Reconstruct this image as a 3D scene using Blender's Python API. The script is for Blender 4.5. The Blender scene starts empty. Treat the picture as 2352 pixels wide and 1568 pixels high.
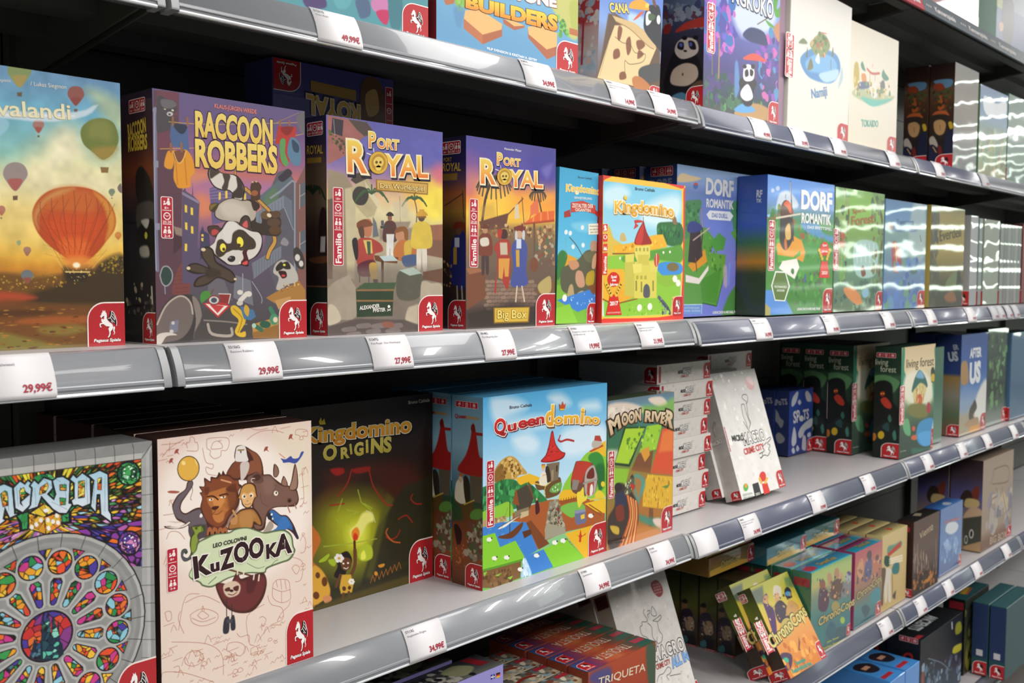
import bpy, math, random
import numpy as np
from mathutils import Vector, Matrix

C = bpy.context.scene.collection
scene = bpy.context.scene

# ------------------------------------------------------------------ camera, world, light, exposure
cam_data = bpy.data.cameras.new('camera')
cam_data.sensor_width = 36.0
cam_data.lens = 35.15
cam_data.clip_start = 0.02
cam_data.clip_end = 60
cam = bpy.data.objects.new('camera', cam_data)
C.objects.link(cam)
cam.matrix_world = Matrix(((0.67588, 0.04340, -0.73573, 0.0),
                           (-0.73700, 0.04546, -0.67437, 0.0),
                           (0.00418, 0.99802, 0.06271, 1.5),
                           (0, 0, 0, 1)))
scene.camera = cam
cam_data.dof.use_dof = True
cam_data.dof.focus_distance = 1.35
cam_data.dof.aperture_fstop = 9.0

scene.view_settings.view_transform = 'Standard'
scene.view_settings.look = 'None'
scene.view_settings.gamma = 1.0
scene.view_settings.use_curve_mapping = False
scene.view_settings.exposure = 0.22
scene.cycles.max_bounces = 6

world = bpy.data.worlds.new('shop_ambient')
scene.world = world
world.use_nodes = True
world.node_tree.nodes['Background'].inputs[0].default_value = (0.93, 0.97, 1.0, 1)
world.node_tree.nodes['Background'].inputs[1].default_value = 0.10

def area_light(name, loc, sx, sy, power, col=(1, 1, 1), rot=(0, 0, 0)):
    d = bpy.data.lights.new(name, 'AREA')
    d.shape = 'RECTANGLE'
    d.size = sx
    d.size_y = sy
    d.energy = power
    d.color = col
    o = bpy.data.objects.new(name, d)
    C.objects.link(o)
    o.location = loc
    o.rotation_euler = rot
    return o

# ceiling panel lamps across the aisle, and the thin tubes of the hall beyond
for lx in (-2.8, 1.65, 6.1, 10.55):
    area_light('ceiling_panel_lamp', (lx, 0.1, 2.97), 1.2, 1.6, 38, (1.0, 0.97, 0.94))
for k in range(7):
    area_light('ceiling_panel_lamp', (-3.0 + 2.3 * k, -1.55, 2.97), 0.3, 1.2, 46, (1.0, 0.97, 0.94))
for k in range(9):
    area_light('ceiling_tube', (7.6 + 0.95 * k, -1.6, 2.93), 0.07, 2.6, 7, (0.9, 1.0, 0.9))
# lit tubes of the display wall at the far end of the aisle
for k in range(8):
    area_light('far_display_tube', (13.5, -3.2, 0.85 + 0.27 * k), 3.4, 0.05, 3.2, (0.86, 1.0, 0.84),
               (math.radians(90), 0, math.radians(62)))

# ------------------------------------------------------------------ helpers
def srgb(h):
    if isinstance(h, str):
        c = np.array([int(h[i:i + 2], 16) for i in (0, 2, 4)], float) / 255.0
    else:
        c = np.asarray(h, float)
    return np.where(c <= 0.04045, c / 12.92, ((c + 0.055) / 1.055) ** 2.4)

def card_material(name, rough, coat=0.0, coat_rough=0.05, wrinkle=0.0, spec=0.4):
    m = bpy.data.materials.new(name)
    m.use_nodes = True
    nt = m.node_tree
    b = nt.nodes['Principled BSDF']
    a = nt.nodes.new('ShaderNodeAttribute')
    a.attribute_name = 'Col'
    nt.links.new(a.outputs['Color'], b.inputs['Base Color'])
    b.inputs['Roughness'].default_value = rough
    b.inputs['Specular IOR Level'].default_value = spec
    b.inputs['Coat Weight'].default_value = coat
    b.inputs['Coat Roughness'].default_value = coat_rough
    if wrinkle:
        tc = nt.nodes.new('ShaderNodeTexCoord')
        mp = nt.nodes.new('ShaderNodeMapping')
        mp.inputs['Scale'].default_value = (5, 5, 9)
        nz = nt.nodes.new('ShaderNodeTexNoise')
        nz.inputs['Scale'].default_value = 1.0
        nz.inputs['Detail'].default_value = 1.5
        bp = nt.nodes.new('ShaderNodeBump')
        bp.inputs['Strength'].default_value = wrinkle
        bp.inputs['Distance'].default_value = 0.004
        nt.links.new(tc.outputs['Object'], mp.inputs[0])
        nt.links.new(mp.outputs[0], nz.inputs['Vector'])
        nt.links.new(nz.outputs[0], bp.inputs['Height'])
        nt.links.new(bp.outputs[0], b.inputs['Coat Normal'])
    return m

def paint_material(name, col, rough=0.4, metal=0.0, coat=0.0, speck=0.03):
    m = bpy.data.materials.new(name)
    m.use_nodes = True
    nt = m.node_tree
    b = nt.nodes['Principled BSDF']
    tc = nt.nodes.new('ShaderNodeTexCoord')
    nz = nt.nodes.new('ShaderNodeTexNoise')
    nz.inputs['Scale'].default_value = 60
    nz.inputs['Detail'].default_value = 3
    mx = nt.nodes.new('ShaderNodeMix')
    mx.data_type = 'RGBA'
    c = np.append(srgb(col), 1.0)
    mx.inputs[6].default_value = tuple(np.clip(c * (1 - speck), 0, 1))
    mx.inputs[7].default_value = tuple(np.clip(c * (1 + speck), 0, 1))
    nt.links.new(tc.outputs['Object'], nz.inputs['Vector'])
    nt.links.new(nz.outputs[0], mx.inputs[0])
    nt.links.new(mx.outputs[2], b.inputs['Base Color'])
    b.inputs['Roughness'].default_value = rough
    b.inputs['Metallic'].default_value = metal
    b.inputs['Coat Weight'].default_value = coat
    return m

M_CARD = card_material('printed_card', 0.4)
M_WRAP = card_material('shrink_wrapped_card', 0.4, 1.0, 0.04, 0.35)
M_GLOSS = card_material('tight_film_card', 0.4, 1.0, 0.03, 0.12)
M_SOFT = card_material('lightly_filmed_card', 0.4, 0.35, 0.06, 0.2)
M_FOIL = card_material('crinkled_film_card', 0.35, 1.0, 0.03, 0.9, 0.8)
M_PAPER = card_material('label_paper', 0.55)
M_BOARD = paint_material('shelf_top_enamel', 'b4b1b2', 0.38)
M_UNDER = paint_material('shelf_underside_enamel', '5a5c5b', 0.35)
M_DARK = paint_material('dark_back_panel', '4e4f4a', 0.5)
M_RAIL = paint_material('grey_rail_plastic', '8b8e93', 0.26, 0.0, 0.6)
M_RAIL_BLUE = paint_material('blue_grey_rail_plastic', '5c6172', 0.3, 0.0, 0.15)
M_CAP = paint_material('rail_end_plastic', '8c8e90', 0.35)
M_CLEAR = paint_material('clear_rail_bead', 'd2d6da', 0.12, 0.0, 1.0)

def mesh_obj(name, verts, faces, mat, parent=None, col=None, smooth=False, loc=None):
    me = bpy.data.meshes.new(name)
    me.from_pydata([tuple(v) for v in verts], [], [tuple(f) for f in faces])
    if col is not None:
        at = me.color_attributes.new('Col', 'FLOAT_COLOR', 'POINT')
        c = np.asarray(col, np.float32)
        if c.ndim == 1:
            c = np.tile(c, (len(verts), 1))
        at.data.foreach_set('color', np.hstack([c, np.ones((len(c), 1), np.float32)]).astype(np.float32).ravel())
    me.materials.append(mat)
    if smooth:
        me.polygons.foreach_set('use_smooth', [True] * len(me.polygons))
    me.update()
    o = bpy.data.objects.new(name, me)
    C.objects.link(o)
    if parent:
        o.parent = parent
    if loc is not None:
        o.location = loc
    return o

def tag(o, label=None, cat=None, group=None, kind=None):
    for k, v in (('label', label), ('category', cat), ('group', group), ('kind', kind)):
        if v:
            o[k] = v
    return o

def empty(name, loc=(0, 0, 0)):
    o = bpy.data.objects.new(name, None)
    o.empty_display_size = 0.05
    C.objects.link(o)
    o.location = loc
    return o

def copy_tree(o, parent=None):
    c = o.copy()
    C.objects.link(c)
    if parent:
        c.parent = parent
    for ch in list(o.children):
        copy_tree(ch, c)
    return c

def box_vf(x0, x1, y0, y1, z0, z1):
    v = [(x0, y0, z0), (x1, y0, z0), (x1, y1, z0), (x0, y1, z0), (x0, y0, z1), (x1, y0, z1), (x1, y1, z1), (x0, y1, z1)]
    f = [(0, 3, 2, 1), (4, 5, 6, 7), (0, 1, 5, 4), (1, 2, 6, 5), (2, 3, 7, 6), (3, 0, 4, 7)]
    return v, f

def rounded_box_vf(x0, x1, y0, y1, z0, z1, b=0.0012):
    # box with chamfered edges
    v = []
    f = []
    idx = {}
    def V(p):
        k = tuple(round(c, 6) for c in p)
        if k not in idx:
            idx[k] = len(v)
            v.append(p)
        return idx[k]
    xs = (x0, x1); ys = (y0, y1); zs = (z0, z1)
    def pt(i, j, k, ax):
        p = [xs[i] + (b if i == 0 else -b), ys[j] + (b if j == 0 else -b), zs[k] + (b if k == 0 else -b)]
        p[ax] = (xs, ys, zs)[ax][(i, j, k)[ax]]
        return tuple(p)
    for ax in range(3):
        for s in (0, 1):
            q = []
            for a, c in ((0, 0), (1, 0), (1, 1), (0, 1)):
                t = [a, c]
                t.insert(ax, s)
                q.append(V(pt(*t, ax)))
            if (s == 1) == (ax == 1):
                q = q[::-1]
            f.append(q)
    for ax in range(3):
        o1, o2 = [a for a in range(3) if a != ax]
        for s1 in (0, 1):
            for s2 in (0, 1):
                q = []
                for e, fc in ((0, o1), (1, o1), (1, o2), (0, o2)):
                    t = [0, 0, 0]
                    t[ax] = e; t[o1] = s1; t[o2] = s2
                    q.append(V(pt(*t, fc)))
                f.append(q)
    for i in (0, 1):
        for j in (0, 1):
            for k in (0, 1):
                f.append([V(pt(i, j, k, a)) for a in range(3)])
    return v, f

def smooth_pts(p, closed=True, n=4):
    p = np.asarray(p, float)
    N = len(p)
    out = []
    rng = range(N if closed else N - 1)
    for i in rng:
        if closed:
            a, b, c, d = p[i - 1], p[i], p[(i + 1) % N], p[(i + 2) % N]
        else:
            a, b, c, d = p[max(i - 1, 0)], p[i], p[i + 1], p[min(i + 2, N - 1)]
        for t in np.arange(n) / n:
            out.append(0.5 * (2 * b + (c - a) * t + (2 * a - 5 * b + 4 * c - d) * t * t + (3 * b - a - 3 * c + d) * t ** 3))
    if not closed:
        out.append(p[-1])
    return np.array(out)

# ------------------------------------------------------------------ printed artwork: painted on a fine vertex-colour sheet (half-millimetre units)
def vnoise(X, Y, s, rng):
    g = rng.random((64, 64))
    x = X / s; y = Y / s
    xi = np.floor(x).astype(int); yi = np.floor(y).astype(int)
    fx = x - xi; fy = y - yi
    fx = fx * fx * (3 - 2 * fx); fy = fy * fy * (3 - 2 * fy)
    def at(a, b):
        return g[a % 64, b % 64]
    return ((at(xi, yi) * (1 - fx) + at(xi + 1, yi) * fx) * (1 - fy) + (at(xi, yi + 1) * (1 - fx) + at(xi + 1, yi + 1) * fx) * fy) - 0.5

class Sheet:
    def __init__(self, w, h, cell):
        self.nx = max(2, int(round(w / cell)) + 1)
        self.ny = max(2, int(round(h / cell)) + 1)
        self.xs = np.linspace(0, w, self.nx)
        self.ys = np.linspace(0, h, self.ny)
        self.cell = cell
        self.im = np.zeros((self.ny, self.nx, 3)) + 0.5
        self.rng = np.random.default_rng(int(w * 7 + h))
    def window(self, x0, y0, x1, y1):
        i0 = int(np.clip(np.searchsorted(self.xs, x0), 0, self.nx)); i1 = int(np.clip(np.searchsorted(self.xs, x1, 'right'), 0, self.nx))
        j0 = int(np.clip(np.searchsorted(self.ys, y0), 0, self.ny)); j1 = int(np.clip(np.searchsorted(self.ys, y1, 'right'), 0, self.ny))
        return i0, i1, j0, j1
    def put(self, win, mask, col):
        i0, i1, j0, j1 = win
        sub = self.im[j0:j1, i0:i1]
        sub += mask[..., None] * (col - sub)
    def poly(self, pts, col, soft=0.0, alpha=1.0, smooth=False, col2=None):
        p = smooth_pts(pts) if smooth else np.asarray(pts, float)
        e = max(soft, self.cell * 0.5)
        x0, y0 = p.min(0) - e; x1, y1 = p.max(0) + e
        w = self.window(x0, y0, x1, y1)
        i0, i1, j0, j1 = w
        if i1 <= i0 or j1 <= j0:
            return
        X, Y = np.meshgrid(self.xs[i0:i1], self.ys[j0:j1])
        ins = np.zeros(X.shape, bool)
        d2 = np.full(X.shape, 1e12)
        q = np.roll(p, -1, 0)
        for (ax, ay), (bx, by) in zip(p, q):
            if ay != by:
                cr = ((ay > Y) != (by > Y)) & (X < (bx - ax) * (Y - ay) / (by - ay) + ax)
                ins ^= cr
            vx, vy = bx - ax, by - ay
            L = vx * vx + vy * vy
            t = np.clip(((X - ax) * vx + (Y - ay) * vy) / L, 0, 1) if L > 0 else 0
            d2 = np.minimum(d2, (X - ax - t * vx) ** 2 + (Y - ay - t * vy) ** 2)
        d = np.sqrt(d2) * np.where(ins, 1, -1)
        m = np.clip(0.5 + d / (2 * e), 0, 1) * alpha
        if soft:
            m = m * m * (3 - 2 * m) if alpha == 1 else m
        if col2 is not None:
            t = np.clip((Y - (y0 + e)) / max(y1 - y0 - 2 * e, 1e-6), 0, 1)[..., None]
            c = (1 - t) * col + t * col2
        else:
            c = col
        self.put(w, m, c)
    def line(self, pts, width, col, alpha=1.0, smooth=True, soft=0.0):
        p = smooth_pts(pts, False) if smooth and len(pts) > 2 else np.asarray(pts, float)
        e = max(self.cell * 0.5, soft)
        r = width / 2
        x0, y0 = p.min(0) - r - e; x1, y1 = p.max(0) + r + e
        w = self.window(x0, y0, x1, y1)
        i0, i1, j0, j1 = w
        if i1 <= i0 or j1 <= j0:
            return
        X, Y = np.meshgrid(self.xs[i0:i1], self.ys[j0:j1])
        d2 = np.full(X.shape, 1e12)
        for (ax, ay), (bx, by) in zip(p[:-1], p[1:]):
            vx, vy = bx - ax, by - ay
            L = vx * vx + vy * vy
            t = np.clip(((X - ax) * vx + (Y - ay) * vy) / L, 0, 1) if L > 0 else 0
            d2 = np.minimum(d2, (X - ax - t * vx) ** 2 + (Y - ay - t * vy) ** 2)
        m = np.clip(0.5 + (r - np.sqrt(d2)) / (2 * e), 0, 1) * alpha
        self.put(w, m, col)
    def run(self, ops):
        for op in ops:
            k = op[0]
            if k == 'B':
                self.im[:] = hexc(op[1])
            elif k == 'V':          # vertical colour stops
                ys = [s[0] for s in op[1]]
                cs = np.array([hexc(s[1]) for s in op[1]])
                for a in range(3):
                    self.im[:, :, a] = np.interp(self.ys, ys, cs[:, a])[:, None]
            elif k in 'PCE':        # polygon, smooth outline, ellipse (centre and two half axes): colour or top>bottom colours, softness, opacity
                c = op[2].split('>')
                so = op[3] if len(op) > 3 else 0
                al = op[4] if len(op) > 4 else 1
                if k == 'E':
                    cx, cy, ax, ay, bx, by = op[1]
                    t = np.arange(28) / 28 * 2 * np.pi
                    p = np.stack([cx + ax * np.cos(t) + bx * np.sin(t), cy + ay * np.cos(t) + by * np.sin(t)], 1)
                else:
                    p = unflat(op[1])
                self.poly(p, hexc(c[0]), so, al, k == 'C', hexc(c[1]) if len(c) > 1 else None)
            elif k == 'L':          # stroke
                a = list(op[4:]) + [1, 1, 0][len(op) - 4:]
                self.line(unflat(op[1]), op[2], hexc(op[3]), a[0], a[1], a[2])
            elif k == 'N':          # paint mottling
                X, Y = np.meshgrid(self.xs, self.ys)
                n = vnoise(X, Y, op[2], self.rng) * 0.6 + vnoise(X + 37, Y + 11, op[2] / 2.3, self.rng) * 0.4
                self.im = np.clip(self.im * (1 + op[1] * n[..., None] * 2), 0, 1)
            elif k == 'S':          # dabs inside a polygon: pts, colours, size, count, stretch
                p = unflat(op[1])
                pal = [hexc(c) for c in op[2].split(',')]
                x0, y0 = p.min(0); x1, y1 = p.max(0)
                n = 0
                tries = 0
                while n < op[4] and tries < op[4] * 8:
                    tries += 1
                    x = self.rng.uniform(x0, x1); y = self.rng.uniform(y0, y1)
                    s = False
                    for (ax, ay), (bx, by) in zip(p, np.roll(p, -1, 0)):
                        if (ay > y) != (by > y) and x < (bx - ax) * (y - ay) / (by - ay) + ax:
                            s = not s
                    if not s:
                        continue
                    n += 1
                    r = op[3] * self.rng.uniform(0.5, 1.3)
                    st = op[5] if len(op) > 5 else 1
                    a = np.arange(7) / 7 * 2 * np.pi + self.rng.uniform(0, 1)
                    k2 = self.rng.uniform(0.6, 1.2, 7)
                    pts = np.stack([x + r * k2 * np.cos(a) * st, y + r * k2 * np.sin(a) / st], 1)
                    self.poly(pts, pal[self.rng.integers(len(pal))], 0, 1, False)
            elif k == 'W':          # mosaic of coloured glass inside a polygon: pts, colours, cell size, lead width
                self.glass(unflat(op[1]), op[2], *op[3:])
            elif k == 'ROSE':       # carved stone rose window
                self.rose(*op[1:])
            elif k == 'DOODLE':     # fine line doodles scattered between boxes to avoid: colour, count, keep-out rectangles
                w, h = self.xs[-1], self.ys[-1]
                for i in range(op[2]):
                    x = self.rng.uniform(8, w - 8); y = self.rng.uniform(8, h - 8); s = self.rng.uniform(4, 9)
                    if any(a <= x <= c and b <= y <= d for a, b, c, d in op[3]):
                        continue
                    q = self.rng.random()
                    if q < .4:
                        p = [(-1, .3), (-.3, -.4), (.2, .2), (1, -.4)]
                    elif q < .6:
                        p = [(-1, 1), (0, -1), (1, 1)]
                    elif q < .8:
                        p = [(-1, 0), (-.6, -.7), (0, -1), (.7, -.6), (1, 0), (0, .3), (-1, 0)]
                    else:
                        p = [(-1.6, 0), (1.6, -.3)]
                    self.line([(x + s * u, y + s * v) for u, v in p], 1.3, hexc(op[1]), .75)
    def glass(self, p, cols, size, lead, *ray):
        x0, y0 = p.min(0)
        x1, y1 = p.max(0)
        i0, i1, j0, j1 = self.window(x0, y0, x1, y1)
        if i1 <= i0 or j1 <= j0:
            return
        X, Y = np.meshgrid(self.xs[i0:i1], self.ys[j0:j1])
        ins = np.zeros(X.shape, bool)
        for (ax, ay), (bx, by) in zip(p, np.roll(p, -1, 0)):
            if ay != by:
                ins ^= ((ay > Y) != (by > Y)) & (X < (bx - ax) * (Y - ay) / (by - ay) + ax)
        n = max(3, int((x1 - x0) * (y1 - y0) / size ** 2))
        sx = self.rng.uniform(x0, x1, n)
        sy = self.rng.uniform(y0, y1, n)
        pal = np.array([hexc(c) for c in cols.split(',')])
        pc = pal[self.rng.integers(len(pal), size=n)]
        if ray:             # slivers fanning out of a point
            cx, cy, st = ray
            A = np.arctan2(Y - cy, X - cx) * st
            R = np.hypot(X - cx, Y - cy) * 0.17
            D = [(A - a) ** 2 + (R - r) ** 2 for a, r in zip(np.arctan2(sy - cy, sx - cx) * st, np.hypot(sx - cx, sy - cy) * 0.17)]
        else:
            D = [(X - a) ** 2 + (Y - b) ** 2 for a, b in zip(sx, sy)]
        D = np.sqrt(np.stack(D))
        o = np.argsort(D, 0)[:2]
        d1 = np.take_along_axis(D, o[:1], 0)[0]
        d2 = np.take_along_axis(D, o[1:2], 0)[0]
        c = pc[o[0]] * np.clip((d2 - d1) / max(lead, 1e-3), 0.12, 1)[..., None]
        self.im[j0:j1, i0:i1][ins] = c[ins]
    def rose(self, cx, cy, R):
        k = R / 600.0
        P2 = math.pi * 2
        def disc(x, y, r, c, soft=0.0, al=1.0):
            t = np.arange(40) / 40 * P2
            self.poly(np.stack([x + r * np.cos(t), y + r * np.sin(t)], 1), hexc(c), soft, al)
        for r, c, s in ((600, '1c1820', 0), (592, 'b5b4b0', 0), (572, '8c8d8c', 0), (545, '9a9a98', 2), (500, 'a9a9a6', 2)):
            disc(cx, cy, r * k, c, s)
        for i in range(26):
            t = P2 * i / 26 + .05
            self.line([(cx + r * k * math.cos(t), cy + r * k * math.sin(t)) for r in (500, 598)], 1.4, hexc('303030'), .9)
        disc(cx, cy, 520 * k, '7d7e7d', 4, .5)
        def petal(t, prof):
            d = np.array([math.cos(t), math.sin(t)])
            e = np.array([-d[1], d[0]])
            a = [np.array([cx, cy]) + k * (r * d + w * e) for r, w in prof]
            return np.array(a + [np.array([cx, cy]) + k * (r * d - w * e) for r, w in prof[::-1]])
        hot = 'e8702a,d84a2a,f0c03a,3a9a50,c83a8a,e8502a,e8a02a,4a3a9c,8cc8d8,2a8a4a'
        for i in range(16):
            t = P2 * (i + .5) / 16 - math.pi / 2
            t2 = P2 * i / 16 - math.pi / 2
            x, y = cx + 425 * k * math.cos(t), cy + 425 * k * math.sin(t)
            disc(x, y, 86 * k, 'b3b2ae', 1.5)
            disc(x, y, 72 * k, '14101a')
            u = np.arange(16) / 16 * P2
            self.glass(np.stack([x + 65 * k * np.cos(u), y + 65 * k * np.sin(u)], 1), hot, 34 * k, 2.0)
            self.poly(petal(t2, [(508, 40), (440, 1)]), hexc('1c1820'))
            self.glass(petal(t2, [(502, 31), (452, 1)]), hot, 24 * k, 1.6)
            self.poly(petal(t, [(348, 36), (315, 50), (182, 32), (168, 18)]), hexc('b8b7b3'), 1.5)
            self.poly(petal(t, [(335, 22), (312, 36), (190, 20), (176, 8)]), hexc('14101a'), 1.0)
            self.glass(petal(t, [(330, 16), (310, 29), (193, 14), (180, 5)]), hot, 30 * k, 2.0)
        disc(cx, cy, 160 * k, 'a8a8a5', 1.5)
        disc(cx, cy, 150 * k, '1a1018')
        u = np.arange(20) / 20 * P2
        self.glass(np.stack([cx + 140 * k * np.cos(u), cy + 140 * k * np.sin(u)], 1), 'c83030,d85030,8a3a88,4a3a98,e07030,b02a3a', 46 * k, 2.0)

def hexc(h):
    return np.array([int(h[i:i + 2], 16) for i in (0, 2, 4)], float) / 255.0

def unflat(a):
    return np.asarray(a, float).reshape(-1, 2)

FACE = {}
def face_frame(side, W, H, D):
    # returns origin, s-axis, t-axis (per half-millimetre), normal, in box coordinates (front at y=0, base at z=0)
    u = 0.0005
    if side == 'front':
        return Vector((-W / 2, 0, H)), Vector((u, 0, 0)), Vector((0, 0, -u)), Vector((0, -1, 0)), W, H
    if side == 'left':
        return Vector((-W / 2, D, H)), Vector((0, -u, 0)), Vector((0, 0, -u)), Vector((-1, 0, 0)), D, H
    return Vector((-W / 2, D, H)), Vector((u, 0, 0)), Vector((0, -u, 0)), Vector((0, 0, 1)), W, D

SHEETS = {}
def sheet_mesh(art, w, h, cell, fr, name, gain=1.0):
    s = Sheet(w, h, cell)
    s.run(art)
    s.im = np.clip(s.im * gain, 0, 1)
    o, su, tu, n = fr[:4]
    o = np.array(o + n * 0.00025); su = np.array(su); tu = np.array(tu)
    X, Y = np.meshgrid(s.xs, s.ys)
    co = o + X[..., None] * su + Y[..., None] * tu
    me = bpy.data.meshes.new(name)
    nv = s.nx * s.ny
    nf = (s.nx - 1) * (s.ny - 1)
    me.vertices.add(nv)
    me.vertices.foreach_set('co', co.reshape(-1).astype(np.float32))
    j, i = np.meshgrid(np.arange(s.ny - 1), np.arange(s.nx - 1), indexing='ij')
    a = (j * s.nx + i).ravel()
    q = np.stack([a, a + s.nx, a + s.nx + 1, a + 1], 1)
    me.loops.add(nf * 4)
    me.loops.foreach_set('vertex_index', q.ravel().astype(np.int32))
    me.polygons.add(nf)
    me.polygons.foreach_set('loop_start', np.arange(0, nf * 4, 4, dtype=np.int32))
    me.update(calc_edges=True)
    at = me.color_attributes.new('Col', 'FLOAT_COLOR', 'POINT')
    lin = srgb(np.clip(s.im, 0, 1)).reshape(-1, 3)
    at.data.foreach_set('color', np.hstack([lin, np.ones((nv, 1))]).astype(np.float32).ravel())
    return me

# ------------------------------------------------------------------ lettering
GL = {}
def text_mesh(s, off):
    cu = bpy.data.curves.new('t', 'FONT')
    cu.body = s
    cu.size = 1.0
    cu.offset = off
    cu.resolution_u = 3
    cu.fill_mode = 'FRONT'
    ob = bpy.data.objects.new('t', cu)
    me = ob.to_mesh()
    v = np.array([tuple(x.co) for x in me.vertices]).reshape(-1, 3)[:, :2]
    f = [tuple(p.vertices) for p in me.polygons]
    ob.to_mesh_clear()
    bpy.data.objects.remove(ob)
    bpy.data.curves.remove(cu)
    return v, f

ADV = {}
def advance(ch):
    if ch not in ADV:
        a = text_mesh('H' + ch + 'H', 0)[0]
        b = text_mesh('HH', 0)[0]
        ADV[ch] = (a[:, 0].max() - a[:, 0].min()) - (b[:, 0].max() - b[:, 0].min())
    return ADV[ch]

def glyph(ch, off):
    k = (ch, round(off, 4))
    if k not in GL:
        GL[k] = text_mesh(ch, off) if ch != ' ' else (np.zeros((0, 2)), [])
    return GL[k]

class Ink:
    """flat printed shapes on one face: collects coloured polygons in half-millimetre units"""
    def __init__(self):
        self.v = []; self.f = []; self.c = []
    def shape(self, pts, col, lift, smooth=False):
        p = smooth_pts(pts) if smooth else np.asarray(pts, float)
        b = len(self.v)
        self.v += [(x, y, lift) for x, y in p]
        self.c += [srgb(col)] * len(p)
        # tidy winding: face outwards
        ar = np.sum(p[:, 0] * np.roll(p[:, 1], -1) - np.roll(p[:, 0], -1) * p[:, 1])
        r = list(range(b, b + len(p)))
        self.f.append(r if ar < 0 else r[::-1])
    def stroke(self, pts, w, col, lift, smooth=False, closed=False):
        p = smooth_pts(pts, closed) if smooth else np.asarray(pts, float)
        t = np.gradient(p, axis=0) if not closed else np.roll(p, -1, 0) - np.roll(p, 1, 0)
        t /= np.maximum(np.hypot(t[:, 0], t[:, 1]), 1e-9)[:, None]
        n = np.stack([-t[:, 1], t[:, 0]], 1) * w / 2
        b = len(self.v)
        N = len(p)
        self.v += [(x, y, lift) for x, y in p + n] + [(x, y, lift) for x, y in p - n]
        self.c += [srgb(col)] * (2 * N)
        for i in range(N if closed else N - 1):
            k = (i + 1) % N
            self.f.append((b + i, b + k, b + N + k, b + N + i))
    def disc(self, cx, cy, rx, ry, col, lift, n=20):
        a = np.arange(n) / n * 2 * np.pi
        self.shape(np.stack([cx + rx * np.cos(a), cy + ry * np.sin(a)], 1), col, lift)
    def text(self, s, quad, col, lift=0.3, bold=0.0, outline=None, ow=0.0, italic=0.0, arc=0.0, col2=None, gap=0.0, shadow=None):
        """quad: base-left, base-right, top-right, top-left of the capital height"""
        q = np.asarray(quad, float).reshape(4, 2)
        adv = [advance(c) + gap for c in s]
        tot = sum(adv) - gap
        layers = []
        if shadow:
            layers.append((bold + ow * 1.1, shadow, lift, (0.05, -0.06)))
        if outline:
            layers.append((bold + ow, outline, lift + 0.06, (0, 0)))
        layers.append((bold, col, lift + 0.12, (0, 0)))
        for off, cc, lf, sh in layers:
            x = 0.0
            for ch, ad in zip(s, adv):
                v, f = glyph(ch, off)
                if len(v):
                    gx = (v[:, 0] + x - 0.03 + sh[0]) / tot
                    gy = (v[:, 1] + sh[1]) / 0.727
                    gx = gx + italic * gy * 0.727 / tot
                    gy2 = gy + arc * (1 - (2 * (x + ad / 2) / tot - 1) ** 2) + arc * 2 * -(2 * (x + ad / 2) / tot - 1) * 2 * (gx - (x + ad / 2) / tot)
                    P = ((1 - gx)[:, None] * q[0] + gx[:, None] * q[1]) * (1 - gy2)[:, None] + ((1 - gx)[:, None] * q[3] + gx[:, None] * q[2]) * gy2[:, None]
                    b = len(self.v)
                    self.v += [(a, c2, lf) for a, c2 in P]
                    if col2 and cc == col:
                        t = np.clip(gy, 0, 1)[:, None]
                        self.c += list(srgb(col) * t + srgb(col2) * (1 - t))
                    else:
                        self.c += [srgb(cc)] * len(P)
                    self.f += [tuple(b + k for k in ff) for ff in f]
                x += ad
    def build(self, name, fr, mat, parent):
        if not self.v:
            return None
        o, su, tu, n = fr[:4]
        o = np.array(o); su = np.array(su); tu = np.array(tu); n = np.array(n)
        v = np.array(self.v)
        co = o + v[:, :1] * su + v[:, 1:2] * tu + n * (0.0005 + v[:, 2:3] * 0.0006)
        return mesh_obj(name, co, self.f, mat, parent, np.array(self.c))

# publisher badge drawn on a 100 x 100 field (x right, y down)
HORSE = [(36,20),(40,12),(42,18),(46,12),(48,19),(51,26),(51,35),(53,40),(58,46),(66,50),(70,56),(69,65),(64,70),(62,76),(60,84),(57,88),(55,91),(51,90),(55,85),(58,77),(57,69),(57,63),(60,58),(52,57),(45,54),(42,51),(34,53),(34,58),(37,61),(34,63),(31,59),(31,52),(35,48),(41,47),(37,45),(36,41),(38,39),(40,41),(43,38),(43,31),(40,30),(37,35),(34,32),(37,26),(41,21)]
HORSE = [(45,31),(43,32),(40,33),(38,36),(36,35),(34,32),(37,29),(38,25),(41,22),(41,18),(44,21),(46,20),(47,18),(48,22),(51,26),(52,32),(51,37),(55,43),(60,47),(65,50),(68,55),(68,60),(64,65),(61,67),(61,73),(58,79),(55,81),(53,80),(56,77),(58,71),(57,66),(55,61),(59,56),(50,55),(44,51),(43,50),(36,50),(35,54),(38,57),(34,57),(32,52),(33,48),(40,47),(37,44),(37,39),(39,37),(40,39),(44,39)]
TAIL = [(69,57),(72,56),(73,60),(71,65),(73,70),(71,74),(68,75),(71,71),(68,65)]
WING_BLACK = [(53,38),(56,37),(60,24),(58,21),(62,22),(66,20),(72,27),(76,36),(78,46),(77,55),(74,53),(72,49),(66,48),(62,46),(56,42)]
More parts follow.
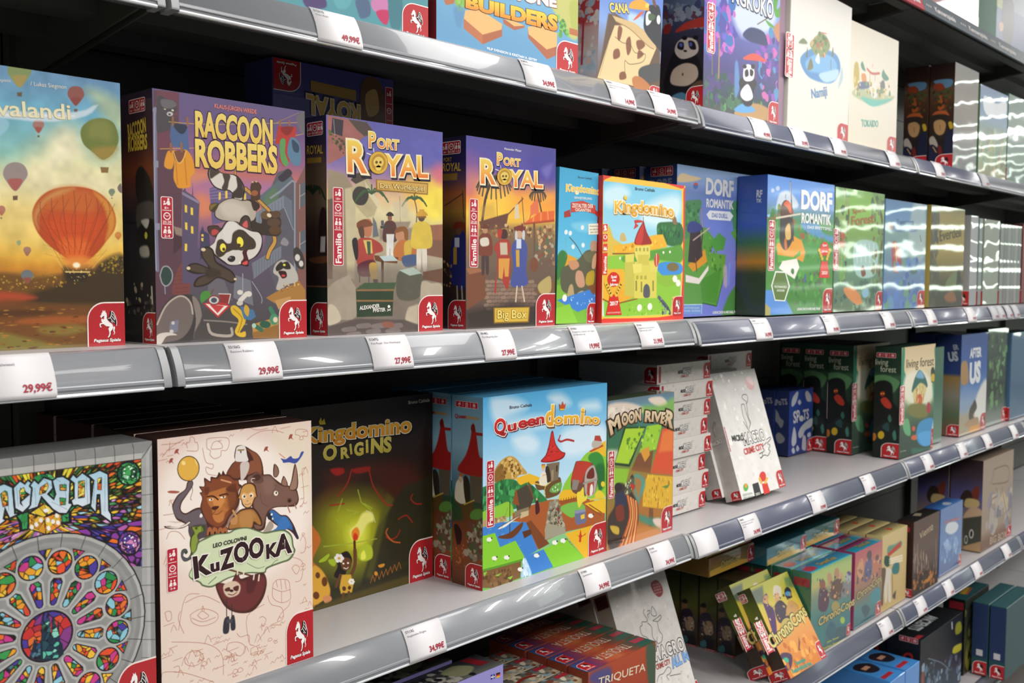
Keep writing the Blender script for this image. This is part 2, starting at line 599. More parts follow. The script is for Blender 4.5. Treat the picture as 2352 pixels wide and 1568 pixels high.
def badge(ink, x0, y0, w, h, lift=0.3, round_side='tl', small=False):
    def P(pts):
        return [(x0 + a / 100 * w, y0 + b / 100 * h) for a, b in pts]
    a = np.linspace(math.pi, 1.5 * math.pi, 8)
    arc = [(46 + 46 * math.cos(t), 40 + 40 * math.sin(t)) for t in a]
    ink.shape(P(arc + [(100, 0), (100, 100), (0, 100)]), 'efe3dc', lift)
    arc2 = [(46 + 43 * math.cos(t), 40.0 + 37 * math.sin(t)) for t in a]
    ink.shape(P(arc2 + [(100, 3), (100, 100), (3, 100)]), 'b3242b', lift + 0.05)
    if not small:
        ink.shape(P([(x + 1.5, y + 1.5) for x, y in HORSE]), '2a1214', lift + 0.09)
    ink.shape(P(WING_BLACK), '201a1c', lift + 0.1)
    ink.shape(P(HORSE), 'f4efec', lift + 0.16)
    ink.shape(P(TAIL), 'f4efec', lift + 0.16)
    if not small:
        for s in ([(55, 38), (60, 36), (64, 29), (65, 21), (71, 26), (76, 37), (78, 46), (77, 55)], [(66, 27), (71, 32), (74, 40)], [(64, 32), (69, 37), (73, 42)], [(61, 36), (66, 42), (72, 47)], [(63, 43), (67, 47)]):
            ink.stroke(P(s), 1.4 * w / 100, 'f4efec', lift + 0.2, True)
    ink.text('Pegasus Spiele', P([(16, 90), (88, 90), (88, 83), (16, 83)]), 'f7f2ef', lift + 0.14, 0.03, None if small else '3a1416', 0.05, 0.15)

def person_pair(ink, cx, cy, r, lift, kind, rot=None):
    def T(x, y):
        x, y = x * r, y * r
        if rot:
            x, y = y, -x
        return cx + x, cy + y
    W = 'f3e6e0'
    def shp(pts):
        ink.shape([T(*p) for p in pts], W, lift)
    def dot(x, y, s):
        a, b = T(x, y)
        ink.disc(a, b, s * r, s * r, W, lift, 12)
    if kind == 'age':
        dot(0.45, -0.75, 0.3); dot(-0.65, -0.1, 0.24)
        shp([(0.15, -0.4), (0.75, -0.4), (0.95, 0.4), (0.8, 0.75), (0.15, 0.75), (0.12, 0.3), (-0.2, 0.6), (-0.5, 0.7), (-1.0, 0.7), (-0.85, 0.25), (-0.5, 0.2), (-0.2, 0.3)])
    elif kind == 'players':
        dot(-0.5, -0.7, 0.26); dot(0.5, -0.7, 0.26)
        shp([(-0.75, -0.3), (-0.35, -0.3), (-0.1, 0.15), (-0.15, 0.45), (-0.45, 0.45), (-0.1, 0.7), (-0.2, 0.85), (-1.1, 0.8), (-1.0, 0.3)])
        shp([(0.75, -0.3), (0.35, -0.3), (0.1, 0.15), (0.15, 0.45), (0.45, 0.45), (0.1, 0.7), (0.2, 0.85), (1.1, 0.8), (1.0, 0.3)])
    else:
        a = np.arange(18) / 18 * 2 * np.pi
        ink.stroke([T(0.85 * math.cos(t), 0.85 * math.sin(t)) for t in a], 0.26 * r, W, lift, False, True)
        ink.stroke([T(-0.45, -0.25), T(0, 0.05), T(0.45, -0.2)], 0.18 * r, W, lift)

def rrect(x0, y0, x1, y1, r, n=5):
    o = []
    for cx, cy, a0 in ((x1 - r, y0 + r, -90), (x1 - r, y1 - r, 0), (x0 + r, y1 - r, 90), (x0 + r, y0 + r, 180)):
        for k in range(n):
            a = math.radians(a0 + 90 * k / (n - 1))
            o.append((cx + r * math.cos(a), cy + r * math.sin(a)))
    return o

def info_strip(ink, x0, y0, x1, y1, vals, family=False, lift=0.3, red='b5263a', text=True):
    w = x1 - x0; h = y1 - y0
    horiz = w > h
    m = min(w, h)
    ink.shape(rrect(x0, y0, x1, y1, m * 0.16), 'efe0da', lift)
    b = m * 0.055
    ink.shape(rrect(x0 + b, y0 + b, x1 - b, y1 - b, m * 0.12), red, lift + 0.06)
    kinds = ('age', 'clock', 'players')
    n = 3
    span = (w if horiz else (h * (0.55 if family else 1.0)))
    st = span / n
    for i, (k, v) in enumerate(zip(kinds, vals)):
        if horiz:
            cx = x0 + st * (i + 0.5); cy = y0 + h * 0.42; r = h * 0.26
        else:
            cx = (x0 + x1) / 2; cy = y0 + st * (i + 0.4); r = w * 0.3
        person_pair(ink, cx, cy, r, lift + 0.12, k)
        if text:
            tw = r * (0.55 + 0.42 * len(v)) / 2 * 0.9
            ty = cy + r * 1.75
            ink.text(v, [(cx - tw, ty), (cx + tw, ty), (cx + tw, ty - r * 0.62), (cx - tw, ty - r * 0.62)], 'f3e6e0', lift, 0.015)
        if i < 2 or family:
            if horiz:
                ink.stroke([(x0 + st * (i + 1), y0 + h * .12), (x0 + st * (i + 1), y1 - h * .12)], h * .045, 'f3e6e0', lift + .12)
            else:
                ink.stroke([(x0 + w * .13, y0 + st * (i + 1) * .985), (x1 - w * .13, y0 + st * (i + 1) * .985)], w * .05, 'f3e6e0', lift + .12)
    if family:
        ya = y1 - h * 0.03; yb = y0 + h * 0.58
        ink.text('Familie', [(x1 - w * .22, ya), (x1 - w * .22, yb), (x0 + w * .2, yb), (x0 + w * .2, ya)], 'f6ece7', lift, 0.025)

# ------------------------------------------------------------------ one game box with its printed faces
def game_box(art, label, group, x, y, z, W, H, D, rz=0.0, lean=0.0, roll=0.0, mat=None, cell=2.0, edge=None, cat='game box', flip=False):
    """x: left edge of the front, y: front plane; art: key into ART with faces front / left / top"""
    mat = mat or M_CARD
    a = ART.get(art, {})
    e = srgb(edge or a.get('edge', '555555'))
    v, f = rounded_box_vf(-W / 2, W / 2, 0, D, 0, H)
    root = mesh_obj('board_game_box', v, f, mat, None, e)
    tag(root, label, cat, group)
    names = {'front': 'front_cover', 'left': 'side_panel', 'top': 'top_panel'}
    for side in ('front', 'left', 'top'):
        if side not in a:
            continue
        d = a[side]
        fr = face_frame(side, W, H, D)
        key = (art, side, round(W, 4), round(H, 4), round(D, 4))
        if key not in SHEETS:
            sw, sh = d.get('size', (fr[4] * 2000, fr[5] * 2000))
            k1, k2 = fr[4] * 2000 / sw, fr[5] * 2000 / sh
            fr2 = (fr[0], fr[1] * k1, fr[2] * k2, fr[3])
            me = sheet_mesh(d['ops'], sw, sh, cell * d.get('cell', 1.0), fr2, names[side], d.get('gain', 1.0))
            me.materials.append(mat)
            inks = []
            for w in d.get('text', ()):
                inks.append(('lettering', Ink()))
                inks[-1][1].text(w[0], w[1], **w[2])
            em = Ink()
            for w in d.get('icons', ()):
                if w[0] == 'shape':
                    em.shape(unflat(w[1]), w[2], w[3], w[4])
                    continue
                inks.append(('publisher_badge' if w[0] == 'badge' else 'player_info_strip', Ink()))
                if w[0] == 'badge':
                    badge(inks[-1][1], *w[1], small=len(w) > 2)
                else:
                    info_strip(inks[-1][1], *w[1], w[2], w[3])
            inks.append(('printed_emblem', em))
            SHEETS[key] = [me, (inks, fr2), None]
        rec = SHEETS[key]
        o = bpy.data.objects.new(names[side], rec[0])
        C.objects.link(o)
        o.parent = root
        inks, fr2 = rec[1]
        if rec[2] is None:
            pp = [i.build(n, fr2, mat, o) for n, i in inks]
            rec[2] = [p.data for p in pp if p]
        else:
            for me2 in rec[2]:
                q = bpy.data.objects.new(me2.name.split('.')[0], me2)
                C.objects.link(q)
                q.parent = o
    place(root, x, y, z, W, rz, lean, roll, H, flip)
    return root

def place(root, x, y, z, W, rz=0.0, lean=0.0, roll=0.0, H=0.0, flip=False):
    a = math.radians(rz)
    R = Matrix.Rotation(a, 4, 'Z') @ Matrix.Rotation(math.radians(-lean), 4, 'X') @ Matrix.Rotation(math.radians(roll), 4, 'Y')
    if flip:
        R = R @ Matrix.Translation((0, 0, H)) @ Matrix.Rotation(math.pi, 4, 'Y')
    cx = x + W / 2 * math.cos(a)
    cy = y + W / 2 * math.sin(a)
    root.matrix_world = Matrix.Translation((cx, cy, z)) @ R

def again(root, label, group, dx=0.0, dy=0.0, dz=0.0):
    c = copy_tree(root)
    c.matrix_world = Matrix.Translation((dx, dy, dz)) @ root.matrix_world
    c['label'] = label
    if group:
        c['group'] = group
    return c

P, C, E, L, S, N, W, V = 'P', 'C', 'E', 'L', 'S', 'N', 'W', 'V'
# ------------------------------------------------------------------ print data of the covers, half-millimetres on each face; several left faces have shade in their colours
ART = {
 'balloon': {'edge': 'b9b58a',
  'front': {'size':(410,578),'cell':0.75,'ops':[
  (V,[(3,'6f9dc4'),(84,'6fb2cc'),(179,'8fc4b8'),(248,'d8d0a0'),(316,'e8cf78'),(384,'e0a93a'),(412,'c9862c'),(439,'7a5a28'),(467,'7a4520'),(522,'8a5526'),(561,'7c6a30')]),
  (C,[141,225,185,200,223,163,268,120,308,110,330,136,365,167,408,128,433,90,437,232,435,321,138,332],'ecdfa8',32,0.85),(C,[257,144,285,113,308,127,318,160,283,186,241,206],'f4ecc8',16,0.8),
  (C,[218,180,266,215,329,199,364,208,394,229,288,244,206,231],'f2e6bc',16,0.7),(C,[139,284,205,269,287,292,375,265,430,276,428,365,137,372],'ecc766',24,0.6),
  (C,[333,25,368,23,419,51,418,104,384,90,350,46],'c6cf98',13,0.7),(N,0.1,30),(C,[135,426,174,420,217,428,278,420,300,431,342,413,366,393,403,383,427,389,425,502,133,496],'6e4a1e',5,0.9),
  (C,[278,420,300,434,330,425,360,393,412,380,425,478,322,486,189,481,213,459,249,448,275,437],'3d2f1a',7,0.95),(S,[341,419,360,396,384,381,415,377,414,419],'8a7426,5d4a1c,a88a30',2.4,90,1),
  (S,[148,421,214,426,278,417,283,448,147,458],'a8812f,7c5520,c79c40',2.2,70,1),(C,[137,458,179,459,221,470,162,483,136,480],'b4482a',5,0.9),
  (C,[136,480,226,481,316,489,419,499,417,592,134,578],'6f4420',5,0.8),(C,[193,514,259,510,339,512,321,526,225,526,177,522],'a85a28',3.8,0.8),
  (C,[225,532,298,528,327,541,280,551,230,546],'8a7a3a',5,0.8),(C,[140,540,197,553,257,570,320,576,197,581,136,575],'86803c',5,0.8),
  (C,[141,496,199,495,259,499,226,507,146,507],'4a2e18',3.8,0.7),(S,[146,486,322,489,320,581,144,573],'5a3418,93602c,7a4a20,b07a34',3.2,90,2.2),
  (C,[278,403,339,402,324,434,289,434],'2c2416',3.8,0.9),
  (C,[215,302,221,276,240,253,268,239,308,233,346,238,375,256,393,287,392,319,373,346,351,373,324,395,301,400,279,383,249,361,225,334],'b5491d',1.6),
  (C,[232,273,265,243,305,236,340,241,357,260,344,290,304,292,259,288,231,295],'c96a2a',11,0.8),(C,[247,300,304,292,362,294,361,329,331,371,301,388,274,366,244,334],'d4501c',13,0.75),
  (C,[268,350,331,348,318,400,290,400],'e8702a',8,0.7),(C,[216,301,232,270,268,243,305,236,279,251,245,269,228,298,227,329],'cfa05c',5,0.7),
  (C,[345,241,375,259,392,290,389,322,370,346,377,311,368,274],'d99a3a',4,0.8),(L,[232,270,235,301,271,378],1.1,'6e2a12',0.7),(L,[245,274,225,312,277,366],1.1,'7a3414',0.6),
  (L,[255,261,258,299,281,377],1.1,'6e2a12',0.7),(L,[269,266,248,311,286,366],1.1,'7a3414',0.6),(L,[279,252,281,298,291,377],1.1,'6e2a12',0.7),(L,[293,259,272,310,296,366],1.1,'7a3414',0.6),
  (L,[303,243,305,297,301,377],1.1,'6e2a12',0.7),(L,[318,251,296,309,306,366],1.1,'7a3414',0.6),(L,[328,249,329,296,311,377],1.1,'6e2a12',0.7),(L,[342,256,321,308,316,365],1.1,'7a3414',0.6),
  (L,[353,255,353,295,322,377],1.1,'6e2a12',0.7),(L,[367,261,345,307,325,365],1.1,'7a3414',0.6),(L,[378,261,378,294,332,376],1.1,'6e2a12',0.7),(L,[393,265,371,306,335,365],1.1,'7a3414',0.6),
  (L,[223,282,304,294,388,279],0.8,'8a3a18',0.35),(L,[226,301,303,314,383,298],0.8,'8a3a18',0.35),(L,[230,320,303,333,377,318],0.8,'8a3a18',0.35),
  (L,[233,340,302,353,372,337],0.8,'8a3a18',0.35),(L,[236,359,302,372,367,356],0.8,'8a3a18',0.35),(L,[240,378,301,391,362,376],0.8,'8a3a18',0.35),(L,[235,350,278,411],1.3,'e6c47a',0.8),
  (L,[391,342,339,408],1.3,'e6c47a',0.8),(L,[257,369,284,414],0.8,'a8783a'),(L,[372,366,330,414],0.8,'a8783a'),(L,[268,377,289,414],0.8,'c89a4a'),(L,[360,373,324,414],0.8,'c89a4a'),
  (C,[284,386,339,385,336,408,284,408],'e89a40',5,0.7),(E,[305,401,8,0,0,6],'fff2d0',2.7),(P,[279,414,336,414,333,417,281,417],'e8c47a'),(P,[285,417,328,417,324,434,290,434],'33281a',1.1),
  (S,[284,405,342,405,329,442,292,442],'ffdf90,e0a848',1.3,24,1),(C,[320,120,325,103,343,88,367,81,391,86,402,105,404,129,392,153,377,167,365,170,347,157,327,142],'6f7a35',1.3),
  (C,[343,92,373,84,390,101,384,131,360,127,336,124],'8a8e44',8,0.7),(C,[345,149,402,140,380,167,362,170],'b08a3c',6,0.7),(L,[330,147,361,188],0.8,'d9c48a'),
  (L,[398,147,381,186],0.8,'d9c48a'),(L,[347,163,367,187],0.8,'d9c48a'),(P,[362,187,381,186,379,198,364,199],'8c6a3c',0.8),
  (C,[159,219,166,200,184,192,201,197,208,215,197,234,186,249,178,249,168,236],'9a8a86',0.8),(C,[168,229,197,226,186,248,178,248],'b0524a',1.6,0.8),
  (P,[177,261,187,260,186,269,177,270],'6d5440',0.5),(C,[294,40,299,26,312,20,325,23,330,36,323,49,314,60,309,61,301,52],'96544c',0.8),(C,[301,47,323,44,314,59,309,60],'8c3c36',1.6,0.8),
  (P,[307,69,315,68,314,75,308,75],'6d5440',0.5),(C,[220,113,224,104,233,100,241,102,244,110,239,119,234,127,230,127,225,121],'a8786c',0.8),
  (C,[225,117,239,116,234,126,230,127],'a0443a',1.6,0.8),(P,[229,133,234,132,234,136,230,137],'6d5440',0.5),(C,[173,10,180,-9,197,-18,214,-15,221,3,211,22,200,37,192,38,182,26],'8a9c5e',0.8),
  (C,[182,19,211,14,200,36,192,37],'b89a50',1.6,0.8),(P,[191,50,201,48,200,57,191,58],'6d5440',0.5),(C,[379,240,382,234,387,232,392,233,394,239,391,244,388,248,385,248,382,245],'7d8a72',0.8),
  (C,[382,242,391,242,388,248,385,248],'8a9068',1.6,0.8),(P,[385,252,388,252,388,254,385,254],'6d5440',0.5),
  (C,[146,291,149,285,154,282,160,284,162,291,159,297,155,302,153,302,149,297],'b87a64',0.8),(C,[149,295,159,294,155,301,153,301],'b06a48',1.6,0.8),
  (P,[152,306,155,306,155,309,152,309],'6d5440',0.5),(C,[391,334,394,328,399,326,405,328,407,334,404,339,400,343,398,343,394,339],'d08a40',0.8),
  (C,[394,337,404,337,400,343,398,343],'c87030',1.6,0.8),(C,[182,356,183,353,187,351,190,352,191,356,189,360,187,362,186,362,184,360],'98a878',0.8),
  (C,[184,358,189,358,187,362,186,362],'98a070',1.6,0.8),(C,[195,372,197,366,203,364,209,366,211,372,207,378,204,383,201,383,198,378],'a87c68',0.8),
  (C,[198,376,208,375,204,382,201,382],'a06a50',1.6,0.8),(C,[189,424,193,415,202,412,210,415,214,424,208,433,203,440,199,440,194,433],'6f7478',0.8),
  (C,[194,429,209,429,203,440,199,440],'9c4a34',1.6,0.8),(C,[408,219,400,228,403,237,410,239],'7a6a64',1.1),(C,[141,113,169,107,172,123,156,141,140,145],'a6cfe4',2.2,0.6),
  (P,[141,97,172,89,220,86,269,81,309,75,332,68,350,56,360,53,355,61,346,72,332,81,308,90,263,101,219,105,188,105,141,106],'e8eaf0',2.2,0.75),
  (P,[141,98,244,88,309,82,308,85,220,96,141,104],'eef0f4',1.3,0.9),],
   'text':[('valandi',[152,101,304,92,302,59,150,69],{'col': 'efe9c4','bold': 0.01,'outline': 'c8b878','ow': 0.012}),('/ Lukas Siegmon',[218.1,32.1,292.8,29.2,292.5,20.2,217.8,23.3],{'col': 'f2eee0'}),('mpista',[153.3,33.4,179.1,31.2,178.6,24.2,152.8,26.5],{'col': 'f2eee0'})],'icons':[('badge',(325,481,85,97))]},
 },
 'raccoon': {'edge': '2c2033',
  'front': {'size':(412,574),'cell':0.72,'ops':[
  (V,[(-26,'6a5f8e'),(55,'6c5683'),(134,'8f5f86'),(175,'bd6e6a'),(200,'a8729c'),(260,'cf7a72'),(308,'8a627e'),(372,'5f4e66'),(452,'57505a'),(532,'4d474a')]),
  (C,[65,173,150,179,115,200,74,206],'d98a62',10,0.8),(C,[108,231,135,236,142,267,114,280],'d88458',9,0.8),(C,[131,81,209,85,208,117,137,124],'7f5c88',10,0.6),
  (P,[3,4,65,1,63,89,46,115,49,163,71,191,66,313,85,334,71,560,-8,557],'5d3f4a',2),(P,[11,3,65,2,60,53,12,56],'77414e',1.4),(P,[11,94,47,91,46,133,10,136],'703f4e',2),
  (P,[46,305,89,315,89,334,52,326],'948070',1.7),(P,[46,323,89,334,45,369],'4a3238',2.7),(C,[43,436,57,399,78,380,84,405,83,461,43,463],'7a4440',1.7),(L,[46,411,83,405],1,'4c2c30',0.7),
  (L,[45,421,82,415],1,'4c2c30',0.7),(L,[45,430,82,425],1,'4c2c30',0.7),(L,[45,439,82,435],1,'4c2c30',0.7),(L,[45,448,82,445],1,'4c2c30',0.7),(L,[45,457,82,455],1,'4c2c30',0.7),
  (P,[69,225,77,216,79,224,94,232,96,204,97,233,113,246,106,352,119,361,115,436,65,436],'5b5068',1),(P,[69,225,113,245,111,251,69,232],'8d8098',0.7),
  (P,[75,255,81,256,81,273,75,272],'ecca4a',0.7),(P,[90,260,96,261,96,278,90,277],'ecca4a',0.7),(P,[75,295,81,296,81,313,75,311],'ecca4a',0.7),(P,[90,303,96,304,96,321,90,320],'ecca4a',0.7),
  (P,[74,344,80,345,79,362,73,361],'ecca4a',0.7),(P,[113,318,120,302,124,314,137,320,140,373,112,380],'46405a',1),(P,[117,321,122,321,122,327,116,326],'e8c850',0.3),
  (P,[116,330,122,330,121,338,116,336],'e8c850',0.3),(P,[139,214,185,192,233,211,258,228,206,282,145,298],'6a5a82',1),(L,[139,217,200,202],1.7,'9884ac',0.8),
  (L,[139,224,200,211],1.7,'9884ac',0.8),(L,[139,231,199,221],1.7,'9884ac',0.8),(L,[139,237,199,230],1.7,'9884ac',0.8),(P,[164,221,169,220,169,237,163,239],'e8c850',0.7),
  (P,[181,217,187,215,187,233,181,234],'e8c850',0.7),(P,[232,220,238,218,238,236,232,238],'e8c850',0.7),
  (P,[328,161,360,149,384,187,415,131,413,536,332,533,317,436,287,370,292,305,273,273],'5c5962',2),(P,[382,187,417,131,413,536,388,535],'7d5650',1.7),
  (P,[395,186,415,175,414,232,394,247],'5a6068',1),(L,[395,186,394,247],2.7,'a8988c',1,0),(L,[395,216,414,205],2,'a8988c',1,0),(P,[394,307,413,297,413,354,393,368],'5a6068',1),
  (L,[394,307,393,368],2.7,'a8988c',1,0),(L,[393,338,413,327],2,'a8988c',1,0),(P,[274,224,360,159,376,177,292,255],'5d6a72',1),(C,[296,219,320,198,331,224,308,248,281,250],'5d7a55',3.4,0.8),
  (P,[258,267,347,216,347,246,261,303],'7c828e',1),(P,[347,216,371,228,374,295,347,246],'6a707c',1),(L,[265,267,265,296],1,'4e545e',0.8,0),(L,[275,262,274,290],1,'4e545e',0.8,0),
  (L,[284,257,283,285],1,'4e545e',0.8,0),(L,[293,252,293,279],1,'4e545e',0.8,0),(L,[302,246,302,273],1,'4e545e',0.8,0),(L,[312,241,311,268],1,'4e545e',0.8,0),
  (L,[321,236,321,262],1,'4e545e',0.8,0),(L,[330,231,330,256],1,'4e545e',0.8,0),(L,[340,226,340,250],1,'4e545e',0.8,0),(L,[308,225,336,207,372,178,380,181,376,534],5,'8c929c',1,0),
  (L,[347,246,374,301],2.7,'8c929c',1,0),(P,[252,387,338,342,337,372,256,426],'767b84',1),(L,[256,388,256,423],1,'4e525a',0.8,0),(L,[264,384,264,418],1,'4e525a',0.8,0),
  (L,[272,380,272,413],1,'4e525a',0.8,0),(L,[280,376,280,409],1,'4e525a',0.8,0),(L,[288,372,288,404],1,'4e525a',0.8,0),(L,[296,368,296,399],1,'4e525a',0.8,0),
  (L,[305,364,304,395],1,'4e525a',0.8,0),(L,[313,360,312,390],1,'4e525a',0.8,0),(L,[321,356,321,385],1,'4e525a',0.8,0),(L,[329,351,329,380],1,'4e525a',0.8,0),
  (L,[252,432,278,469,278,485],2,'9a9ea6'),(P,[132,417,175,429,196,477,131,470],'6a656c',1.4),(P,[204,416,248,429,255,491,199,471],'74747c',1.4),(L,[226,413,225,478],2.7,'9a9a9e',1,0),
  (L,[6,45,3,301,5,406],9,'75758c',1,0),(L,[5,45,0,301,2,406],2.7,'a8a8bc',0.8,0),(E,[7,48,7,-1,0,6],'8c8ca0'),(P,[-1,161,12,160,12,175,-1,176],'8c8ca0'),
  (P,[0,301,13,300,13,315,0,316],'8c8ca0'),(C,[11,418,18,400,31,398,41,412,39,430,27,442,16,436],'30453c',0.7),(L,[11,418,18,400,31,398,41,412,39,430,27,442,16,436,11,418],3.1,'9a98a0'),
  (L,[22,442,23,460],2,'9ac0c8',0.8),(C,[11,26,19,13,32,18,54,21,59,29,59,44,47,57,57,65,40,85,17,97,9,89],'4a4448',1),(C,[22,22,51,21,58,32,38,41,23,37],'6e686c',1.7),
  (E,[30,43,3,0,0,1],'f0e8c0'),(E,[49,43,3,0,0,2],'f0e8c0'),(E,[42,52,8,-1,0,5],'c8c4c0',1),(E,[41,53,3,0,0,2],'2a2426'),(L,[39,70,152,63,397,30],1.4,'d8b04a'),
  (L,[17,133,116,121,205,107],1.4,'d8b04a'),(L,[272,95,409,57],1.4,'e0a050'),(L,[322,41,394,6],1.4,'a88860'),
  (P,[44,74,85,71,87,110,92,153,99,164,95,168,80,157,66,125,46,124,41,103],'4d6590',1.4),(C,[50,75,83,73,78,90,65,93],'2c3448',1),
  (C,[44,134,33,140,26,171,45,175,52,150,48,193,54,210,61,218,81,216,91,211,90,193,102,176,96,146,82,129,66,132],'e0962a',1),(C,[49,137,79,131,69,155,58,160],'7a4a38',1),
  (L,[55,162,58,210],2.7,'b8701c',0.7),(L,[77,148,81,209],2.7,'b8701c',0.7),(L,[49,137,60,160,72,154,80,132],2,'f0c068'),(L,[49,59,49,76],5,'9a6440',1,0),(L,[85,56,86,73],5,'9a6440',1,0),
  (L,[43,119,43,137],5,'9a6440',1,0),(L,[69,115,70,133],5,'9a6440',1,0),(L,[338,32,338,51],5,'9a6440',1,0),(L,[365,29,366,48],5,'9a6440',1,0),(L,[337,72,338,91],5,'9a6440',1,0),
  (L,[375,58,376,77],5,'9a6440',1,0),(P,[332,46,341,45,361,56,381,40,387,48,381,80,372,121,348,146,334,131,337,91,323,90],'b8342c',1),(C,[341,48,377,44,361,66,345,61],'8c2420',1),
  (C,[337,82,353,77,352,110,362,135,350,143,338,124],'5f9a58',1),(C,[369,70,395,82,400,125,388,140,372,134,358,109],'5d7f9a',1),(C,[373,75,393,88,391,106,376,101],'32465c',0.7),
  (C,[387,23,394,9,412,2,414,50,399,55],'6f6a70',1),(L,[221,139,211,155,209,176],6,'3a2418'),(L,[221,139,211,155,209,176],4,'c89a58'),(L,[236,207,264,226,290,246,303,256],11,'3a2418'),
  (L,[236,207,264,226,290,246,303,256],8,'c49448'),(L,[244,208,241,218],1.1,'8a5e28',0.8,0),(L,[250,214,247,223],1.1,'8a5e28',0.8,0),(L,[257,219,253,229],1.1,'8a5e28',0.8,0),
  (L,[263,224,260,234],1.1,'8a5e28',0.8,0),(L,[270,230,266,239],1.1,'8a5e28',0.8,0),(L,[276,235,273,245],1.1,'8a5e28',0.8,0),(L,[283,240,279,250],1.1,'8a5e28',0.8,0),
  (L,[289,246,286,256],1.1,'8a5e28',0.8,0),(L,[296,251,292,261],1.1,'8a5e28',0.8,0),(L,[317,317,318,334,304,355,297,372],13,'3a2418'),(L,[317,317,318,334,304,355,297,372],10,'c49448'),
  (C,[157,145,143,158,135,177,139,193,152,209,173,216,190,215,200,223,198,234,207,242,227,237,234,218,233,200,220,182,205,175,173,174,160,163],'241a18',0.6),
  (C,[156,148,145,159,139,177,142,192,154,207,173,213,192,213,204,223,208,237,225,235,230,218,230,202,218,186,203,177,173,176,159,166],'d9d0c4',0.7),
  (C,[156,148,145,159,140,177,143,190,156,182,168,173,159,166],'4a3c30',1.5),(C,[175,176,195,178,191,195,186,213,172,211,179,194],'4a3c30',1.1),
  (C,[212,181,228,197,229,228,204,230,200,220,214,205],'3e3228',1.5),
  (C,[152,267,157,253,176,238,200,232,227,235,252,232,272,240,276,250,263,265,263,286,235,298,207,288,174,288,154,280],'241a18',0.6),
  (C,[154,267,159,255,178,240,202,233,227,237,247,236,264,251,261,279,235,292,207,287,175,286,156,279],'b5a898',0.9),
  (C,[164,253,188,239,215,243,235,252,243,273,207,281,180,276],'cfc4b4',7,0.8),(C,[252,234,276,231,278,211,282,200,273,189,256,190,250,204,252,220],'4d3424',0.6),
  (C,[252,234,270,240,272,254,259,258],'3a2c22',1.1),(E,[262,216,10,-1,0,7],'9a5a3c',0.7),(E,[257,190,3,0,0,2],'d0b090'),(E,[267,188,3,0,0,2],'d0b090'),
  (C,[138,261,142,249,161,246,163,251,153,267,143,267],'4a3a22',0.6),(C,[140,257,143,251,159,248,149,257,141,264],'7a6a30',1.1),
  (C,[253,283,275,289,282,285,280,267,290,258,305,259,330,256,334,270,339,282,336,297,338,309,327,319,310,319,294,318,279,317,263,309,251,304],'3c2f26',0.6),
  (E,[294,268,16,-1,0,10],'6a4e36',0.9),(E,[322,265,15,-1,0,9],'5c432e',0.9),(E,[317,285,20,-1,0,10],'5a4230',0.9),(E,[320,304,18,-1,0,11],'5c4028',1.1),(E,[303,268,6,3,-3,4],'e0d0b0',0.6),
  (C,[134,354,146,342,154,328,137,319,132,305,141,300,160,299,169,305,183,288,207,287,217,293,223,279,235,271,247,276,253,297,251,306,275,310,283,324,281,349,266,370,245,381,241,395,221,392,197,394,182,391,162,379,149,369],'241a18',0.6),
  (C,[137,352,150,340,159,321,173,307,187,289,207,289,222,298,251,309,272,312,281,326,277,349,262,369,241,380,213,389,188,389,164,376,151,366],'d6cfc6',0.9),
  (C,[137,317,134,306,143,301,160,301,167,307,158,321,148,327],'4a362c',0.7),(C,[144,322,144,311,154,308,162,313,154,321],'b84848',1.1),
  (C,[219,295,227,280,235,273,245,278,251,297,246,306,226,298],'4a3a32',0.7),(C,[227,294,237,284,241,287,241,301,230,299],'d05c5c',1.1),
  (C,[155,349,159,335,171,331,180,338,188,341,196,337,200,316,212,307,230,308,246,320,258,328,264,339,260,351,240,355,222,357,202,356,190,360,174,370,162,374,153,364],'43352a',1.1),
  (C,[189,289,207,288,214,305,200,316,188,339,179,334,173,309],'dcd6ce',2.2,0.8),(E,[173,351,8,0,0,10],'efe04a',0.4),(E,[220,336,9,-1,2,12],'efe04a',0.4),(E,[175,355,4,0,0,4],'6a4a18',0.6),
  (E,[216,344,6,0,0,4],'5a3a18',0.6),(E,[175,355,2,0,0,2],'201408'),(E,[216,345,2,0,0,2],'201408'),(C,[173,376,182,363,202,358,218,356,228,364,229,378,221,389,201,392,184,389],'d2cbc2',0.9),
  (C,[185,377,194,370,205,372,205,380,197,385,188,383],'2c2422',0.6),(E,[192,375,4,0,0,2],'7a7472',0.7),(C,[226,359,242,353,238,362,243,380,239,390,225,390,221,385,229,375],'4a1c20',0.7),
  (C,[225,387,239,381,239,390,229,391],'d8504e',0.7),(E,[219,386,2,0,0,3],'f4ece0'),(L,[222,357,228,352,234,353],1.5,'5a4c40'),
  (C,[116,358,130,349,147,357,154,382,168,391,197,407,207,426,196,436,160,423,132,439,104,445,94,440,104,423,129,414,98,414,77,405,84,392,105,389,133,398,116,373],'2a1f18',1),
  (C,[118,361,130,353,144,360,151,385,166,395,193,409,204,424,194,432,160,420,130,436,106,442,98,439,108,425,134,414,100,410,82,403,86,395,105,392,140,403,121,376],'4f4032',1.7),
  (E,[121,357,6,0,0,4],'d8c8a0',0.7),(E,[82,401,5,0,0,4],'d8c8a0',0.7),(E,[205,426,4,0,0,3],'d8c8a0',0.7),(C,[129,401,161,404,164,417,132,423],'3a2e24',4,0.8),
  (C,[313,409,322,386,345,377,369,389,385,412,385,432,357,439,332,452,321,449,329,422],'b8b2a8',1.4),(C,[321,396,337,382,345,396,325,406],'302824',1.4),
  (C,[341,386,357,382,365,399,345,399],'302824',1.4),(E,[346,390,4,0,0,3],'e8d840'),(C,[329,406,349,406,353,419,341,424,333,416],'3a1414',1),(E,[343,417,6,0,0,3],'c84a40'),
